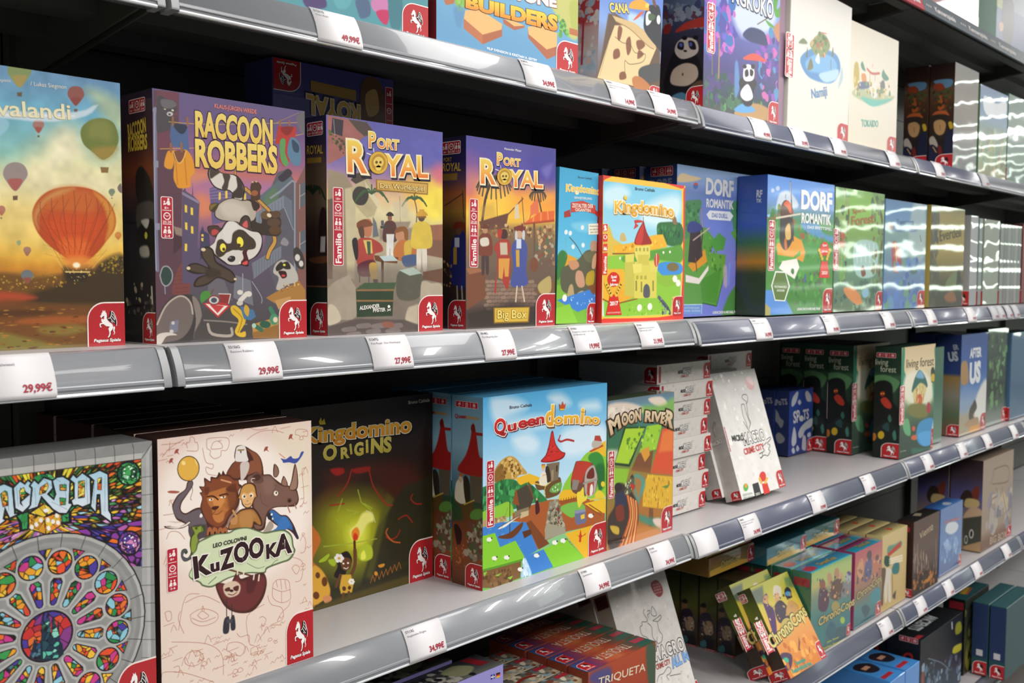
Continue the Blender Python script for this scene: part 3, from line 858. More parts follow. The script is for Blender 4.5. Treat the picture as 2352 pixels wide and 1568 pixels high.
  (C,[374,351,390,346,406,371,406,398,389,398,377,382],'3c3634',1.4),(E,[386,371,8,0,0,9],'cfcac4',1.4),(E,[397,386,7,0,0,8],'cfcac4',1.4),
  (C,[330,174,340,164,360,149,372,161,344,183],'3a343c',1),(C,[336,333,346,321,360,332,354,342,338,339],'8c888c',1),
  (C,[4,517,20,484,43,465,63,462,90,463,110,482,117,514,109,548,81,572,34,573,2,572],'3e3a38',1),(C,[0,529,23,487,50,468,73,466,90,485,93,513,82,544,58,565,25,570,2,569],'71645f',1.7),
  (L,[2,529,23,489,50,468,70,467,86,482,91,507],4,'b8aa9c'),(C,[90,467,107,479,115,514,106,551,92,563,99,520],'857a72',1.4),(P,[34,524,55,520,53,546,30,556],'7a7a8c',1),
  (E,[41,527,4,0,0,4],'c8c4b8'),(E,[37,546,5,0,0,4],'c8c4b8'),(C,[-2,572,2,553,28,548,51,555,25,557,11,574],'d0c8bc',1),(C,[110,526,131,495,199,497,255,504,254,570,102,570],'4c4644',1.4),
  (L,[120,523,180,528,235,536],3.4,'8a8078'),(L,[130,533,141,556,191,562,193,545],7,'aaa094'),(P,[117,483,149,480,177,483,192,490,157,518],'b83434',0.7),
  (P,[124,484,184,490,157,513],'e8dcd0',0.7),(P,[135,486,174,490,156,507],'c24040',0.7),(E,[147,476,16,0,0,12],'8e3836',0.7),(E,[147,476,13,0,0,9],'ccc8c4',0.7),
  (E,[147,476,8,0,0,6],'4a5058',0.7),(P,[160,461,192,462,188,484,167,483],'8c3430',1),(L,[160,461,192,462,186,484],2,'e0d8cc',1,0),
  (C,[111,467,118,456,132,454,139,464,124,476,114,482],'4c8a3c',1),(L,[139,461,146,451],2.7,'6a4a2a'),(L,[218,478,236,462],12,'d8d0c4'),(E,[218,458,8,0,0,6],'d8d0c4'),
  (E,[242,462,9,0,0,7],'d8d0c4'),(E,[217,484,9,0,0,6],'c8c0b4'),(C,[192,493,206,490,228,510,232,530,216,555,231,553,231,566,213,565,202,552,213,526,195,509],'d8b030',1),
  (L,[199,497,221,517,220,533,211,555],2.7,'a8801c'),(P,[217,491,255,501,262,518,247,527,228,523],'4a7098',1),(C,[232,488,243,498,239,517,228,504],'c8a038',1),
  (P,[250,537,328,519,327,573,254,571],'b88848',1),(P,[250,557,327,539,327,573,254,571],'8f6632',1.4),(L,[304,499,316,519],12,'3f7a5a'),(E,[314,526,13,0,0,14],'4a8a66',1),
  (E,[318,527,7,0,0,7],'d8c8a8',1),(L,[258,540,277,551],11,'3a6a50'),(E,[256,540,6,0,0,6],'a8c8b0'),(E,[288,538,16,1,0,9],'2e5a44',1),
  (P,[291,472,317,459,373,439,389,429,409,453,409,480,364,490,316,486],'a8783c',1.4),(P,[316,479,364,469,364,493,328,502],'c0925a',1),
  (S,[329,442,373,436,389,429,397,439,332,459],'d8b070,8a6030',2.7,20,1),],
   'text':[('RACCOON',[104,93,318,93,318,33,104,37],{'col': 'f2d873','bold': 0.045,'outline': '3a2440','ow': 0.03,'col2': 'e8c25a'}),('ROBBERS',[103,162,329,161,329,96,103,101],{'col': 'f2d873','bold': 0.045,'outline': '3a2440','ow': 0.03,'col2': 'e8c25a'}),('KLAUS-JÜRGEN WREDE',[154.8,24.1,269.8,24.2,269.9,13.9,154.8,14.1],{'col': 'f08a74','bold': 0.02})],'icons':[('strip',(15,239,45,334),('8+','20-30','2-4'),False),('badge',(328,478,84,96))]},
  'left': {'size':(160,574),'cell':1.1,'ops':[
  (V,[(-3,'32263c'),(116,'4a2a34'),(176,'8a4428'),(221,'6a3a3a'),(282,'2e2830'),(529,'241f22')]),(C,[78,191,104,169,140,195,157,232,156,271,88,253],'2a2424',2.8),
  (C,[82,258,157,253,155,301,86,314],'5a5450',3.8),(C,[80,313,155,292,152,370,91,360],'1c1818',2.8),(C,[99,293,137,291,124,312],'d8d0c8',2.8),(E,[121,327,7,0,0,8],'d8d040'),
  (C,[91,354,128,351,134,375,96,375],'b8b0a8',3.8),(S,[23,439,150,433,147,505,20,509],'6a6058,c8b898,4a4440',7,24,1),(L,[143,445,145,481],7,'c8c0b0'),],
   'text':[('RACCOON',[47,102,134,93,131,61,44,69],{'col': 'e8c84a','bold': 0.04}),('ROBBERS',[46,131,137,131,137,98,46,98],{'col': 'e8c84a','bold': 0.04})],'icons':[('strip',(53,15,130,47),('8+','20-30','2-4'),False),('badge',(99,502,61,72))]},
 },
 'prdice': {'edge': '2f2a33',
  'front': {'size':(414,573),'cell':0.75,'ops':[
  (V,[(-21,'6d66ae'),(90,'6f6ab4'),(130,'8a74a8'),(163,'b88f96'),(196,'d9b48a'),(239,'dccfa0'),(323,'b8a88a'),(407,'a09884'),(457,'8a7d6c'),(626,'6a5f58')]),
  (C,[160,-11,419,0,419,91,300,88,189,65],'5d5cb0',23,0.7),(C,[277,134,419,133,419,211,323,233,277,192],'f0c04a',23,0.8),(C,[337,181,419,147,419,246,356,256],'f2dc50',19,0.9),
  (C,[370,109,419,91,419,147,385,143],'d86a7a',15,0.8),(P,[5,1,134,5,164,31,121,45,68,96,4,127],'a3665e',1.9),(P,[72,3,134,4,164,31,126,42,101,28],'54453e',2.3),
  (P,[20,6,56,8,52,50,16,44],'38303a',1.2),(L,[24,9,28,49],2.3,'a89aa0',0.8,0),(S,[32,52,68,64,60,97,44,85],'4a4030,6a5a38',3.5,24,1),(S,[8,35,32,52,44,79,16,69],'3c4a28,5a6a34',3.5,24,1),
  (P,[4,139,59,148,91,184,89,457,1,456],'9a8a72',3.1),(P,[59,186,96,177,90,424,65,424],'c4b894',3.1),(P,[79,185,133,142,175,218,158,252,133,260,95,229],'b8aa84',3.1),
  (P,[3,218,19,214,17,424,1,424],'6a5548',1.9),(P,[125,159,175,211,175,234,133,191],'d4c8a4',1.5),(P,[79,162,92,145,150,127,150,147,96,171],'4a4038',1.2),
  (C,[87,191,104,177,133,181,139,203,124,224,99,225,85,210],'3f3a36',1.5),(L,[150,193,179,183,208,212],5,'3f5a3a',0.9),(L,[150,193,176,184,203,205],5,'3f5a3a',0.9),
  (L,[150,193,170,184,190,196],5,'3f5a3a',0.9),(L,[150,193,161,179,171,186],5,'3f5a3a',0.9),(L,[150,193,150,170,150,178],5,'3f5a3a',0.9),(L,[150,193,139,181,129,189],5,'3f5a3a',0.9),
  (L,[150,193,130,187,111,201],5,'3f5a3a',0.9),(L,[150,193,124,187,98,211],5,'3f5a3a',0.9),(L,[150,193,121,187,93,219],5,'3f5a3a',0.9),(L,[305,200,328,193,351,215],5,'3f5a3a',0.9),
  (L,[305,200,326,193,347,209],5,'3f5a3a',0.9),(L,[305,200,320,193,336,202],5,'3f5a3a',0.9),(L,[305,200,313,190,322,195],5,'3f5a3a',0.9),(L,[305,200,305,183,305,189],5,'3f5a3a',0.9),
  (L,[305,200,296,191,288,197],5,'3f5a3a',0.9),(L,[305,200,289,195,273,206],5,'3f5a3a',0.9),(L,[305,200,284,195,263,214],5,'3f5a3a',0.9),(L,[305,200,282,196,259,220],5,'3f5a3a',0.9),
  (L,[305,200,314,234,309,286],3.9,'6a5a48'),(L,[250,193,252,281],1.9,'8a8078'),(P,[223,212,277,202,282,253,228,255],'c8bca0',3.9,0.6),(P,[219,266,291,262,281,280,227,285],'9a8a78',2.3),
  (P,[351,270,419,264,419,317,346,319],'94624a',2.3),(P,[346,312,419,310,419,363,346,354],'7d5a48',2.3),(P,[175,287,323,278,323,313,179,317],'8a7a70',3.9,0.8),
  (C,[202,367,203,311,214,304,225,310,226,366,217,367,214,323,211,367],'d8d4cc',1.2),(C,[189,318,192,278,204,264,224,263,237,276,239,316,214,322],'5a3a34',1.5),
  (E,[214,255,8,0,0,9],'8a5a44',0.8),(C,[201,250,209,240,220,240,228,249],'3a2c28',0.8),(P,[201,300,230,299,225,339,203,337],'dcdad4',1.5),(P,[179,279,210,276,210,283,181,286],'4a4440',0.8),
  (P,[182,264,192,263,193,277,183,278],'5a5a62',0.8),(C,[120,270,145,262,151,285,145,308,124,306],'b87858',1.2),(C,[99,274,124,263,141,266,154,278,124,285,103,290],'7a4a30',1.2),
  (C,[103,290,120,283,124,309,115,319],'5a4030',1.2),(C,[99,323,132,312,162,318,183,330,188,347,157,358,161,391,123,401,98,382],'a8443a',1.5),
  (P,[120,319,149,318,153,354,132,355],'d8b868',1.9),(P,[132,322,145,322,145,358,136,358],'3f5a44',1.2),(C,[102,385,149,371,166,384,166,411,140,417,106,414],'5a2430',1.5),
  (C,[140,384,166,381,168,417,165,444,148,424],'c09a4a',1.5),(P,[153,424,170,424,174,447,157,447],'2c2422',1.2),(C,[82,323,99,316,103,359,94,372],'30282c',1.2),
  (L,[106,398,108,450],3.5,'382c28'),(L,[138,404,140,454],3.5,'382c28'),(C,[236,292,250,281,268,284,272,304,254,315,236,312],'c08a68',1.2),
  (C,[230,295,241,281,268,277,281,290,279,321,268,311,263,291,241,295],'8a5a30',1.2),(C,[227,343,250,315,281,317,304,327,318,354,300,369,254,373,232,366],'b8703c',1.5),
  (C,[268,321,295,317,290,358,268,359],'c8a848',1.9),(C,[258,362,313,354,323,379,272,390],'4a5a7c',1.9),(C,[313,396,315,323,332,314,350,322,352,396,337,396,332,339,328,396],'d8d0c0',1.2),
  (C,[293,332,297,280,317,261,348,260,368,277,372,329,332,337],'d4b848',1.5),(E,[332,249,13,-1,0,11],'5a4438',0.8),(C,[311,244,324,230,341,229,355,242],'c89838',0.8),
  (P,[323,226,342,225,344,246,321,247],'c89838',0.8),(P,[316,246,349,244,349,249,316,250],'8a5a28',0.8),(P,[157,359,245,363,240,380,183,377,162,374],'6a4228',1.5),
  (P,[175,361,223,358,245,373,192,375],'b8c8c8',1.2),(L,[187,377,187,444],9,'4a3020'),(P,[154,255,166,271,175,307,153,311],'6a7074',2.3),(P,[1,396,414,385,414,577,0,575],'7d7166',12,0.6),
  (C,[1,450,65,415,81,425,98,461,93,526,32,531,0,524],'a39684',1.9),(C,[4,492,28,499,44,531,16,544,0,540],'c4b8a0',2.3),(P,[77,422,115,435,98,448,81,431],'8a7a6c',1.5),
  (P,[94,451,227,452,222,526,97,526],'31402e',1.5),(P,[94,451,123,434,236,433,229,453],'45583e',1.2),(L,[98,454,227,454],5,'8f6a44',1,0),(L,[98,482,227,484],5,'8f6a44',1,0),
  (C,[236,455,245,404,299,397,337,414,346,442,313,480,254,482],'5c5a4c',2.3),(P,[247,399,300,390,332,407,286,414],'a8b8ac',1.5),(P,[337,403,414,392,414,435,337,424],'6a4a38',1.9),
  (C,[271,545,281,503,322,494,332,431,370,435,414,445,414,542,308,553],'b3a690',2.7),(C,[272,538,290,504,327,497,337,547],'c0b39c',3.1,0.8),
  (P,[0,549,97,530,267,538,318,553,318,588,0,575],'5c504c',3.1),(C,[48,554,89,551,93,563,52,564],'7c706c',1.5),(C,[97,546,139,543,143,555,101,556],'7c706c',1.5),
  (C,[148,548,191,544,195,557,152,558],'7c706c',1.5),(C,[209,550,253,546,258,559,213,560],'7c706c',1.5),(C,[64,568,105,565,109,577,68,578],'7c706c',1.5),
  (C,[131,562,174,559,178,571,135,572],'7c706c',1.5),(C,[200,563,244,560,249,572,204,573],'7c706c',1.5),(C,[187,542,222,543,226,557,191,556],'8c5a48',1.5),(N,0.05,35),
  (L,[134,86,180,95],2.3,'fff6d8'),(L,[157,71,163,113],2.3,'fff6d8'),(P,[165,153,357,150,356,183,165,184],'8a642a',1.5),(P,[169,155,354,153,352,180,170,180],'cfa552',1.5),],
   'text':[('ALEXANDER',[106.6,506.9,175.6,501.5,174.7,490.8,105.8,496.4],{'col': 'e8e4dc','bold': 0.03}),('PFISTER',[152.2,513.8,196.4,512,196,501.9,151.8,503.8],{'col': 'e8e4dc','bold': 0.03}),(P,[140,69,165,68,165,26,139,27],{'col': 'f2d65a','col2': 'e8762e','bold': 0.02,'outline': 'f3e7c0','ow': 0.05,'shadow': '20182c'}),('ORT',[170,68,248,67,248,39,169,41],{'col': 'f2d65a','col2': 'e8762e','bold': 0.02,'outline': 'f3e7c0','ow': 0.05,'shadow': '20182c'}),('R',[66,139,133,138,132,53,64,55],{'col': 'f2d65a','col2': 'e8762e','bold': 0.02,'outline': 'f3e7c0','ow': 0.05,'shadow': '20182c'}),('YAL',[202,140,358,134,356,73,200,82],{'col': 'f2d65a','col2': 'e8762e','bold': 0.02,'outline': 'f3e7c0','ow': 0.05,'shadow': '20182c'}),('Das Würfelspiel',[178.2,175.3,344.3,173.5,344.1,158.9,178,161.4],{'col': 'e8cc84','bold': 0.02,'outline': '6a4818','ow': 0.03})],'icons':[('shape',[214,500,213,502,211,503,209,504,206,503,205,501,204,499,205,497,206,496,209,495,211,496,213,497],'e8e4dc',0.15,1),('shape',[202,511,215,505,217,507,203,513],'e8e4dc',0.15,0),('shape',[203,505,216,511,215,512,202,507],'e8e4dc',0.15,0),('shape',[207,105,205,115,200,124,193,132,183,137,172,139,162,139,152,135,145,129,140,121,139,111,140,102,145,93,153,85,162,80,173,77,183,78,193,81,201,88,205,96],'7a5a1c',1.2,1),('shape',[205,106,204,115,199,124,192,131,182,136,172,138,162,137,153,134,146,128,142,120,140,111,142,102,146,93,154,86,163,81,173,79,183,79,192,83,199,89,204,96],'d8ac3a',1.3,1),('shape',[198,106,196,114,192,122,185,127,177,131,168,131,160,129,153,125,149,118,148,111,149,103,154,95,160,90,168,86,177,85,185,87,192,92,196,98],'b88a26',1.35,1),('shape',[191,105,189,111,185,116,179,120,172,121,166,121,160,118,156,114,155,108,156,103,160,98,166,94,173,92,179,93,185,95,189,100],'e6c860',1.4,1),('shape',[183,122,181,126,178,129,172,130,167,130,164,127,162,124,164,120,167,117,172,116,178,116,181,119],'e6c860',1.4,1),('shape',[170,107,169,110,167,111,164,112,162,110,161,108,162,106,164,104,167,104,169,105],'6a4a14',1.5,1),('shape',[184,106,183,108,181,110,178,110,176,109,175,107,176,105,178,103,181,103,183,104],'6a4a14',1.5,1),('shape',[171,116,174,116,172,112],'6a4a14',1.5,0),('strip',(19,184,53,389),('10+','20-50','2-5'),True),('badge',(317,469,97,104))]},
  'left': {'size':(160,573),'cell':1.2,'ops':[  # side art darker than the front: gap shade painted into the colours
  (V,[(-5,'2f2a50'),(70,'3a3048'),(134,'6a5444'),(230,'6a5a44'),(295,'40302a'),(359,'33261f'),(522,'1e1a18'),(620,'2a2420')]),(L,[101,200,133,187,155,218],5,'283a26'),
  (L,[101,200,128,183,148,210],5,'283a26'),(L,[101,200,119,180,133,201],5,'283a26'),(L,[101,200,108,178,112,191],5,'283a26'),(L,[101,200,95,177,90,190],5,'283a26'),
  (L,[101,200,83,178,69,197],5,'283a26'),(L,[101,200,74,180,53,205],5,'283a26'),(L,[101,200,69,183,45,212],5,'283a26'),(C,[126,280,138,240,156,244,160,282,162,355,126,351],'2c1c1a',2.2),
  (P,[134,313,155,313,152,354,131,354],'b8b4ac',2.2),(C,[82,370,157,364,162,380,109,383],'6a4028',1.7),(P,[73,442,161,441,161,486,73,487],'1c2a20',2.2),(L,[73,443,161,444],3.5,'7a5030',1,0),
  (P,[77,105,139,107,139,121,76,119],'a88038',1.3),],
   'text':[('ROYAL',[77,95,148,98,149,76,78,72],{'col': 'd8b048','bold': 0.02})],'icons':[('strip',(79,14,148,50),('10+','20-50','2-5'),False),('badge',(87,485,73,88))]},
 },
 'prbig': {'edge': '2f2a4a',
  'front': {'size':(412,574),'cell':0.8,'ops':[
  (V,[(-21,'54509c'),(83,'5a4ea8'),(128,'8a5aa0'),(158,'d86a6a'),(188,'f0903a'),(226,'f2c440'),(264,'d8a84a'),(309,'9a7448'),(385,'7a6450'),(500,'57453c')]),
  (C,[-2,56,87,77,66,130,-2,157],'8a5a94',24,0.8),(C,[14,105,141,125,130,155,4,171],'e08a6a',24,0.7),(C,[196,151,402,129,403,185,197,226],'f2b03a',28,0.8),
  (C,[281,30,404,3,406,113,311,112],'43409c',24,0.7),(C,[341,71,395,51,371,100],'8a80c8',9,0.6),(C,[76,130,196,151,169,228,61,226],'f6d24a',33,0.8),
  (L,[119,119,171,115,198,138],6,'3f3a32',0.85),(L,[119,119,169,113,194,148],6,'3f3a32',0.85),(L,[119,119,163,112,185,158],6,'3f3a32',0.85),(L,[119,119,153,111,170,167],6,'3f3a32',0.85),
  (L,[119,119,140,111,152,174],6,'3f3a32',0.85),(L,[119,119,126,111,130,178],6,'3f3a32',0.85),(L,[119,119,112,113,108,179],6,'3f3a32',0.85),(L,[119,119,98,114,88,178],6,'3f3a32',0.85),
  (L,[119,119,86,116,69,173],6,'3f3a32',0.85),(L,[119,119,76,118,55,167],6,'3f3a32',0.85),(L,[119,119,70,121,47,158],6,'3f3a32',0.85),(L,[119,119,68,123,44,149],6,'3f3a32',0.85),
  (L,[323,146,350,144,364,156],6,'3f3a32',0.85),(L,[323,146,348,143,361,163],6,'3f3a32',0.85),(L,[323,146,342,142,352,169],6,'3f3a32',0.85),(L,[323,146,334,142,339,174],6,'3f3a32',0.85),
  (L,[323,146,323,143,324,176],6,'3f3a32',0.85),(L,[323,146,313,144,308,175],6,'3f3a32',0.85),(L,[323,146,305,145,295,172],6,'3f3a32',0.85),(L,[323,146,299,147,287,167],6,'3f3a32',0.85),
  (L,[323,146,297,148,284,161],6,'3f3a32',0.85),(L,[108,127,82,184,66,269],10,'4a3a30'),(L,[323,150,342,207],7,'5a4030'),(L,[174,231,253,170],3.8,'6a4434',1,0),
  (L,[248,166,260,262],3.3,'6a4434',1,0),(L,[130,148,136,240],2.4,'7a5038',0.9,0),(P,[55,204,119,193,130,237,61,240],'c89a50',8,0.5),(P,[56,251,186,219,175,265,66,280],'6a4436',2.4),
  (P,[214,195,231,187,237,232,214,237],'d8c8a8',2.4),(P,[288,191,324,162,330,212,289,222],'e0744a',2.4),(P,[336,208,407,200,407,232,259,246],'e0602c',1.9,0.9),
  (L,[373,206,377,237],6,'f0a060',0.8,0),(L,[356,209,358,238],6,'e0602c',0.8,0),(L,[340,211,339,239],6,'f0a060',0.8,0),(L,[323,214,320,240],6,'e0602c',0.8,0),
  (L,[306,217,301,241],6,'f0a060',0.8,0),(L,[290,220,282,241],6,'e0602c',0.8,0),(L,[273,223,263,242],6,'f0a060',0.8,0),(P,[254,247,407,228,407,236,254,253],'b84a28',1.4),
  (L,[307,248,310,345],10,'7a4028',1,0),(P,[56,273,407,244,408,383,56,387],'6a5a4a',14,0.7),(S,[313,260,407,248,408,383,320,376],'c8a070,5a6a50,8a4a38,a8a090',7,60,1),
  (S,[56,262,312,248,307,287,56,299],'6a4a34,b88a58,8a5a38,d0b080',6,50,1),(P,[0,402,408,355,410,503,0,497],'6a5648',14,0.8),(C,[77,428,97,427,100,435,80,436],'a08470',1.4,0.8),
  (C,[102,428,122,427,125,435,104,436],'a08470',1.4,0.8),(C,[127,428,147,427,150,435,129,436],'a08470',1.4,0.8),(C,[152,428,172,427,176,435,154,436],'a08470',1.4,0.8),
  (C,[178,428,198,427,201,435,180,437],'a08470',1.4,0.8),(C,[204,428,224,427,228,435,206,437],'a08470',1.4,0.8),(C,[230,428,251,427,254,435,232,437],'a08470',1.4,0.8),
  (C,[256,428,277,426,281,435,259,437],'a08470',1.4,0.8),(C,[283,428,304,426,308,435,286,437],'a08470',1.4,0.8),(C,[89,440,109,439,112,447,91,448],'a08470',1.4,0.8),
  (C,[114,440,134,439,137,447,116,448],'8c7262',1.4,0.8),(C,[139,440,159,439,162,447,141,449],'8c7262',1.4,0.8),(C,[164,440,185,439,188,447,167,449],'a08470',1.4,0.8),
  (C,[190,440,211,439,214,447,193,449],'8c7262',1.4,0.8),(C,[216,440,237,439,240,447,219,449],'8c7262',1.4,0.8),(C,[243,440,263,439,267,447,245,449],'a08470',1.4,0.8),
  (C,[269,440,290,439,294,448,272,449],'8c7262',1.4,0.8),(C,[296,440,318,439,321,448,299,449],'8c7262',1.4,0.8),(C,[77,452,97,451,100,459,80,460],'a08470',1.4,0.8),
  (C,[102,452,122,451,125,459,104,460],'8c7262',1.4,0.8),(C,[127,452,147,451,150,459,129,461],'8c7262',1.4,0.8),(C,[152,452,172,451,176,459,155,461],'a08470',1.4,0.8),
  (C,[178,452,198,451,202,459,180,461],'8c7262',1.4,0.8),(C,[204,453,224,451,228,460,206,461],'8c7262',1.4,0.8),(C,[230,453,251,451,254,460,232,461],'a08470',1.4,0.8),
  (C,[257,453,278,451,281,460,259,461],'8c7262',1.4,0.8),(C,[283,453,305,451,308,460,286,462],'8c7262',1.4,0.8),(C,[89,464,109,463,112,471,91,472],'a08470',1.4,0.8),
  (C,[114,464,134,463,137,471,116,472],'a08470',1.4,0.8),(C,[139,464,159,463,162,471,141,473],'a08470',1.4,0.8),(C,[165,465,185,463,188,472,167,473],'a08470',1.4,0.8),
  (C,[190,465,211,463,214,472,193,473],'a08470',1.4,0.8),(C,[216,465,237,464,241,472,219,473],'a08470',1.4,0.8),(C,[243,465,264,464,267,472,245,474],'a08470',1.4,0.8),
  (C,[269,465,291,464,294,472,272,474],'a08470',1.4,0.8),(C,[297,465,318,464,322,473,299,474],'a08470',1.4,0.8),(C,[78,476,97,474,100,483,80,484],'a08470',1.4,0.8),
  (C,[102,476,122,475,125,483,104,484],'8c7262',1.4,0.8),(C,[127,476,147,475,150,483,129,485],'8c7262',1.4,0.8),(C,[152,477,172,475,176,484,155,485],'a08470',1.4,0.8),
  (C,[178,477,198,475,202,484,180,485],'8c7262',1.4,0.8),(C,[204,477,224,476,228,484,206,485],'8c7262',1.4,0.8),(C,[230,477,251,476,254,485,233,486],'a08470',1.4,0.8),
  (C,[257,478,278,476,281,485,259,486],'8c7262',1.4,0.8),(C,[284,478,305,477,309,485,286,486],'8c7262',1.4,0.8),(C,[89,488,109,487,112,495,92,496],'a08470',1.4,0.8),
  (C,[114,488,134,487,137,495,116,496],'8c7262',1.4,0.8),(C,[139,488,159,487,163,496,142,497],'8c7262',1.4,0.8),(C,[165,489,185,488,188,496,167,497],'a08470',1.4,0.8),
  (C,[190,489,211,488,214,496,193,498],'8c7262',1.4,0.8),(C,[217,489,237,488,241,497,219,498],'8c7262',1.4,0.8),(C,[243,490,264,489,267,497,245,498],'a08470',1.4,0.8),
  (C,[270,490,291,489,294,498,272,499],'8c7262',1.4,0.8),(C,[297,490,318,489,322,498,299,499],'8c7262',1.4,0.8),(C,[78,500,97,498,100,507,80,508],'a08470',1.4,0.8),
  (C,[102,500,122,499,125,507,105,508],'a08470',1.4,0.8),(C,[127,500,147,499,150,508,130,509],'a08470',1.4,0.8),(C,[153,501,173,500,176,508,155,509],'a08470',1.4,0.8),
  (C,[178,501,198,500,202,508,180,510],'a08470',1.4,0.8),(C,[204,502,225,500,228,509,206,510],'a08470',1.4,0.8),(C,[230,502,251,501,255,509,233,510],'a08470',1.4,0.8),
  (C,[257,502,278,501,282,510,259,511],'a08470',1.4,0.8),(C,[284,503,305,502,309,510,286,511],'a08470',1.4,0.8),(C,[89,512,109,511,112,519,92,520],'a08470',1.4,0.8),
  (C,[114,512,134,511,137,519,116,520],'8c7262',1.4,0.8),(C,[139,513,159,511,163,520,142,521],'8c7262',1.4,0.8),(C,[165,513,185,512,188,520,167,521],'a08470',1.4,0.8),
  (C,[191,514,211,512,214,521,193,522],'8c7262',1.4,0.8),(C,[217,514,237,513,241,521,219,523],'8c7262',1.4,0.8),(C,[243,515,264,513,268,522,245,523],'a08470',1.4,0.8),
  (C,[270,515,291,514,295,523,272,524],'8c7262',1.4,0.8),(C,[297,516,318,514,322,523,299,524],'8c7262',1.4,0.8),(P,[1,407,83,395,83,480,4,516],'7a4c34',2.4),
  (P,[1,392,40,388,83,399,14,410],'a06a48',1.9),(P,[308,467,344,452,409,428,410,572,375,476],'7a5436',2.4),(C,[326,444,362,420,390,416,390,464,344,471],'b8a468',2.4),
  (P,[4,523,198,493,410,516,411,588,4,574],'322a26',11,0.8),(C,[67,406,68,341,82,333,97,340,98,405,86,405,82,355,79,405],'4a3a3a',1.4),
  (C,[51,348,54,303,70,286,95,285,111,301,114,347,82,353],'7a4030',1.9),(E,[82,276,11,0,0,10],'b88a64',0.9),(C,[65,271,75,259,89,258,100,269],'6a3828',0.9),
  (C,[61,303,93,298,98,320,66,324],'d8d0c0',1.9),(C,[142,285,164,269,180,276,180,295,158,299],'4a2c28',1.4),(C,[136,278,142,270,158,273,150,300,139,296],'b03a2c',1.4),
  (C,[120,327,147,304,186,302,197,329,186,352,198,359,187,447,170,447,137,394,132,461,123,458,137,360],'a83c32',1.9),(P,[147,311,180,310,183,348,150,349],'c8b8a0',2.4),
  (P,[142,360,192,359,187,416,170,416,167,386,159,424,142,420],'d89a48',1.9),(C,[214,263,248,254,266,269,260,292,248,281,220,286],'7a3428',1.4),
  (C,[225,274,248,274,248,293,228,293],'c8a080',1.4),(C,[217,275,225,274,228,301,217,301],'c8c8cc',1.4),(C,[251,273,263,273,260,304,251,300],'c8c8cc',1.4),
  (C,[200,329,220,301,260,300,275,331,269,393,279,435,250,447,198,443,209,385],'4a5498',1.9),(P,[223,297,246,297,246,327,223,328],'d0d4e0',1.9),
  (P,[220,332,237,331,238,385,223,385],'c8a040',1.9),(L,[227,447,221,493],7,'c8b8a0'),(L,[250,447,262,493],7,'c8b8a0'),(E,[308,377,20,0,0,23],'7a4a34',1.9),(L,[126,89,173,97],2.2,'fff6d8'),
  (L,[149,76,156,112],2.2,'fff6d8'),(P,[119,511,289,511,283,561,121,560],'8a6a20',1.4),(P,[125,513,284,514,278,557,126,556],'d2ae42',1.4),],
   'text':[(P,[132,74,158,73,157,37,132,37],{'col': 'f2d65a','col2': 'e8762e','bold': 0.02,'outline': 'f3e7c0','ow': 0.05,'shadow': '20182c'}),('ORT',[162,73,240,72,239,48,162,49],{'col': 'f2d65a','col2': 'e8762e','bold': 0.02,'outline': 'f3e7c0','ow': 0.05,'shadow': '20182c'}),('R',[59,135,126,134,125,60,58,62],{'col': 'f2d65a','col2': 'e8762e','bold': 0.02,'outline': 'f3e7c0','ow': 0.05,'shadow': '20182c'}),('YAL',[194,136,348,130,347,78,192,85],{'col': 'f2d65a','col2': 'e8762e','bold': 0.02,'outline': 'f3e7c0','ow': 0.05,'shadow': '20182c'}),('Alexander Pfister',[163.9,26.1,243.7,26,243.7,18.4,163.9,18.7],{'col': 'f0ecf4','bold': 0.01}),('Big Box',[135,545,272,547,273,519,135,518],{'col': 'f0d878','bold': 0.01,'outline': '6a4c10','ow': 0.025})],'icons':[('shape',[199,106,198,114,193,122,185,129,176,133,165,135,155,135,145,132,138,126,133,119,131,111,133,102,138,95,145,88,154,83,165,81,175,82,185,85,193,90,197,97],'7a5a1c',1.2,1),('shape',[198,106,196,114,191,122,184,128,175,132,165,134,155,134,146,131,139,125,134,119,133,111,134,103,139,95,146,89,155,85,165,82,175,83,184,86,191,91,196,98],'d8ac3a',1.3,1),('shape',[190,106,188,113,184,120,177,125,169,128,161,128,153,127,146,123,142,117,140,110,142,103,146,97,153,92,161,89,169,88,177,90,184,94,188,100],'b88a26',1.35,1),('shape',[183,105,182,110,178,115,172,118,165,120,158,119,152,117,149,113,147,108,148,103,152,99,158,96,165,94,172,95,178,97,181,101],'e6c860',1.4,1),('shape',[175,120,174,123,170,126,165,127,160,127,156,125,155,122,156,118,160,116,165,115,170,115,174,117],'e6c860',1.4,1),('shape',[163,107,162,109,160,111,157,111,154,110,153,108,154,106,157,105,160,104,162,105],'6a4a14',1.5,1),('shape',[176,106,176,108,173,110,170,110,168,109,167,107,168,105,170,103,173,103,176,104],'6a4a14',1.5,1),('shape',[163,115,167,114,165,112],'6a4a14',1.5,0),('strip',(14,184,51,389),('8+','20-50','1-5'),True),('badge',(316,469,96,105))]},
  'left': {'size':(160,574),'cell':1.2,'ops':[  # harbour colours darkened here, standing in for shade on the side
  (V,[(-4,'221d44'),(75,'322a5c'),(130,'6a4a60'),(166,'b8683a'),(221,'b08038'),(276,'5a4028'),(387,'3a2c24'),(498,'2c2220')]),(L,[69,203,148,170],3.6,'5a3a2c'),
  (L,[147,163,151,243],3.6,'5a3a2c'),(C,[107,263,122,253,153,257,154,279,112,274],'7a3018',1.8),(C,[96,332,112,296,159,294,159,446,117,446,91,417],'262a6a',2.3),
  (P,[112,300,133,300,133,329,112,329],'c8ccd8',1.8),(P,[107,329,122,329,122,380,107,380],'b89038',1.8),(E,[130,282,11,0,0,11],'6a4a38',1.8),(L,[123,446,125,483],6,'a8987c'),
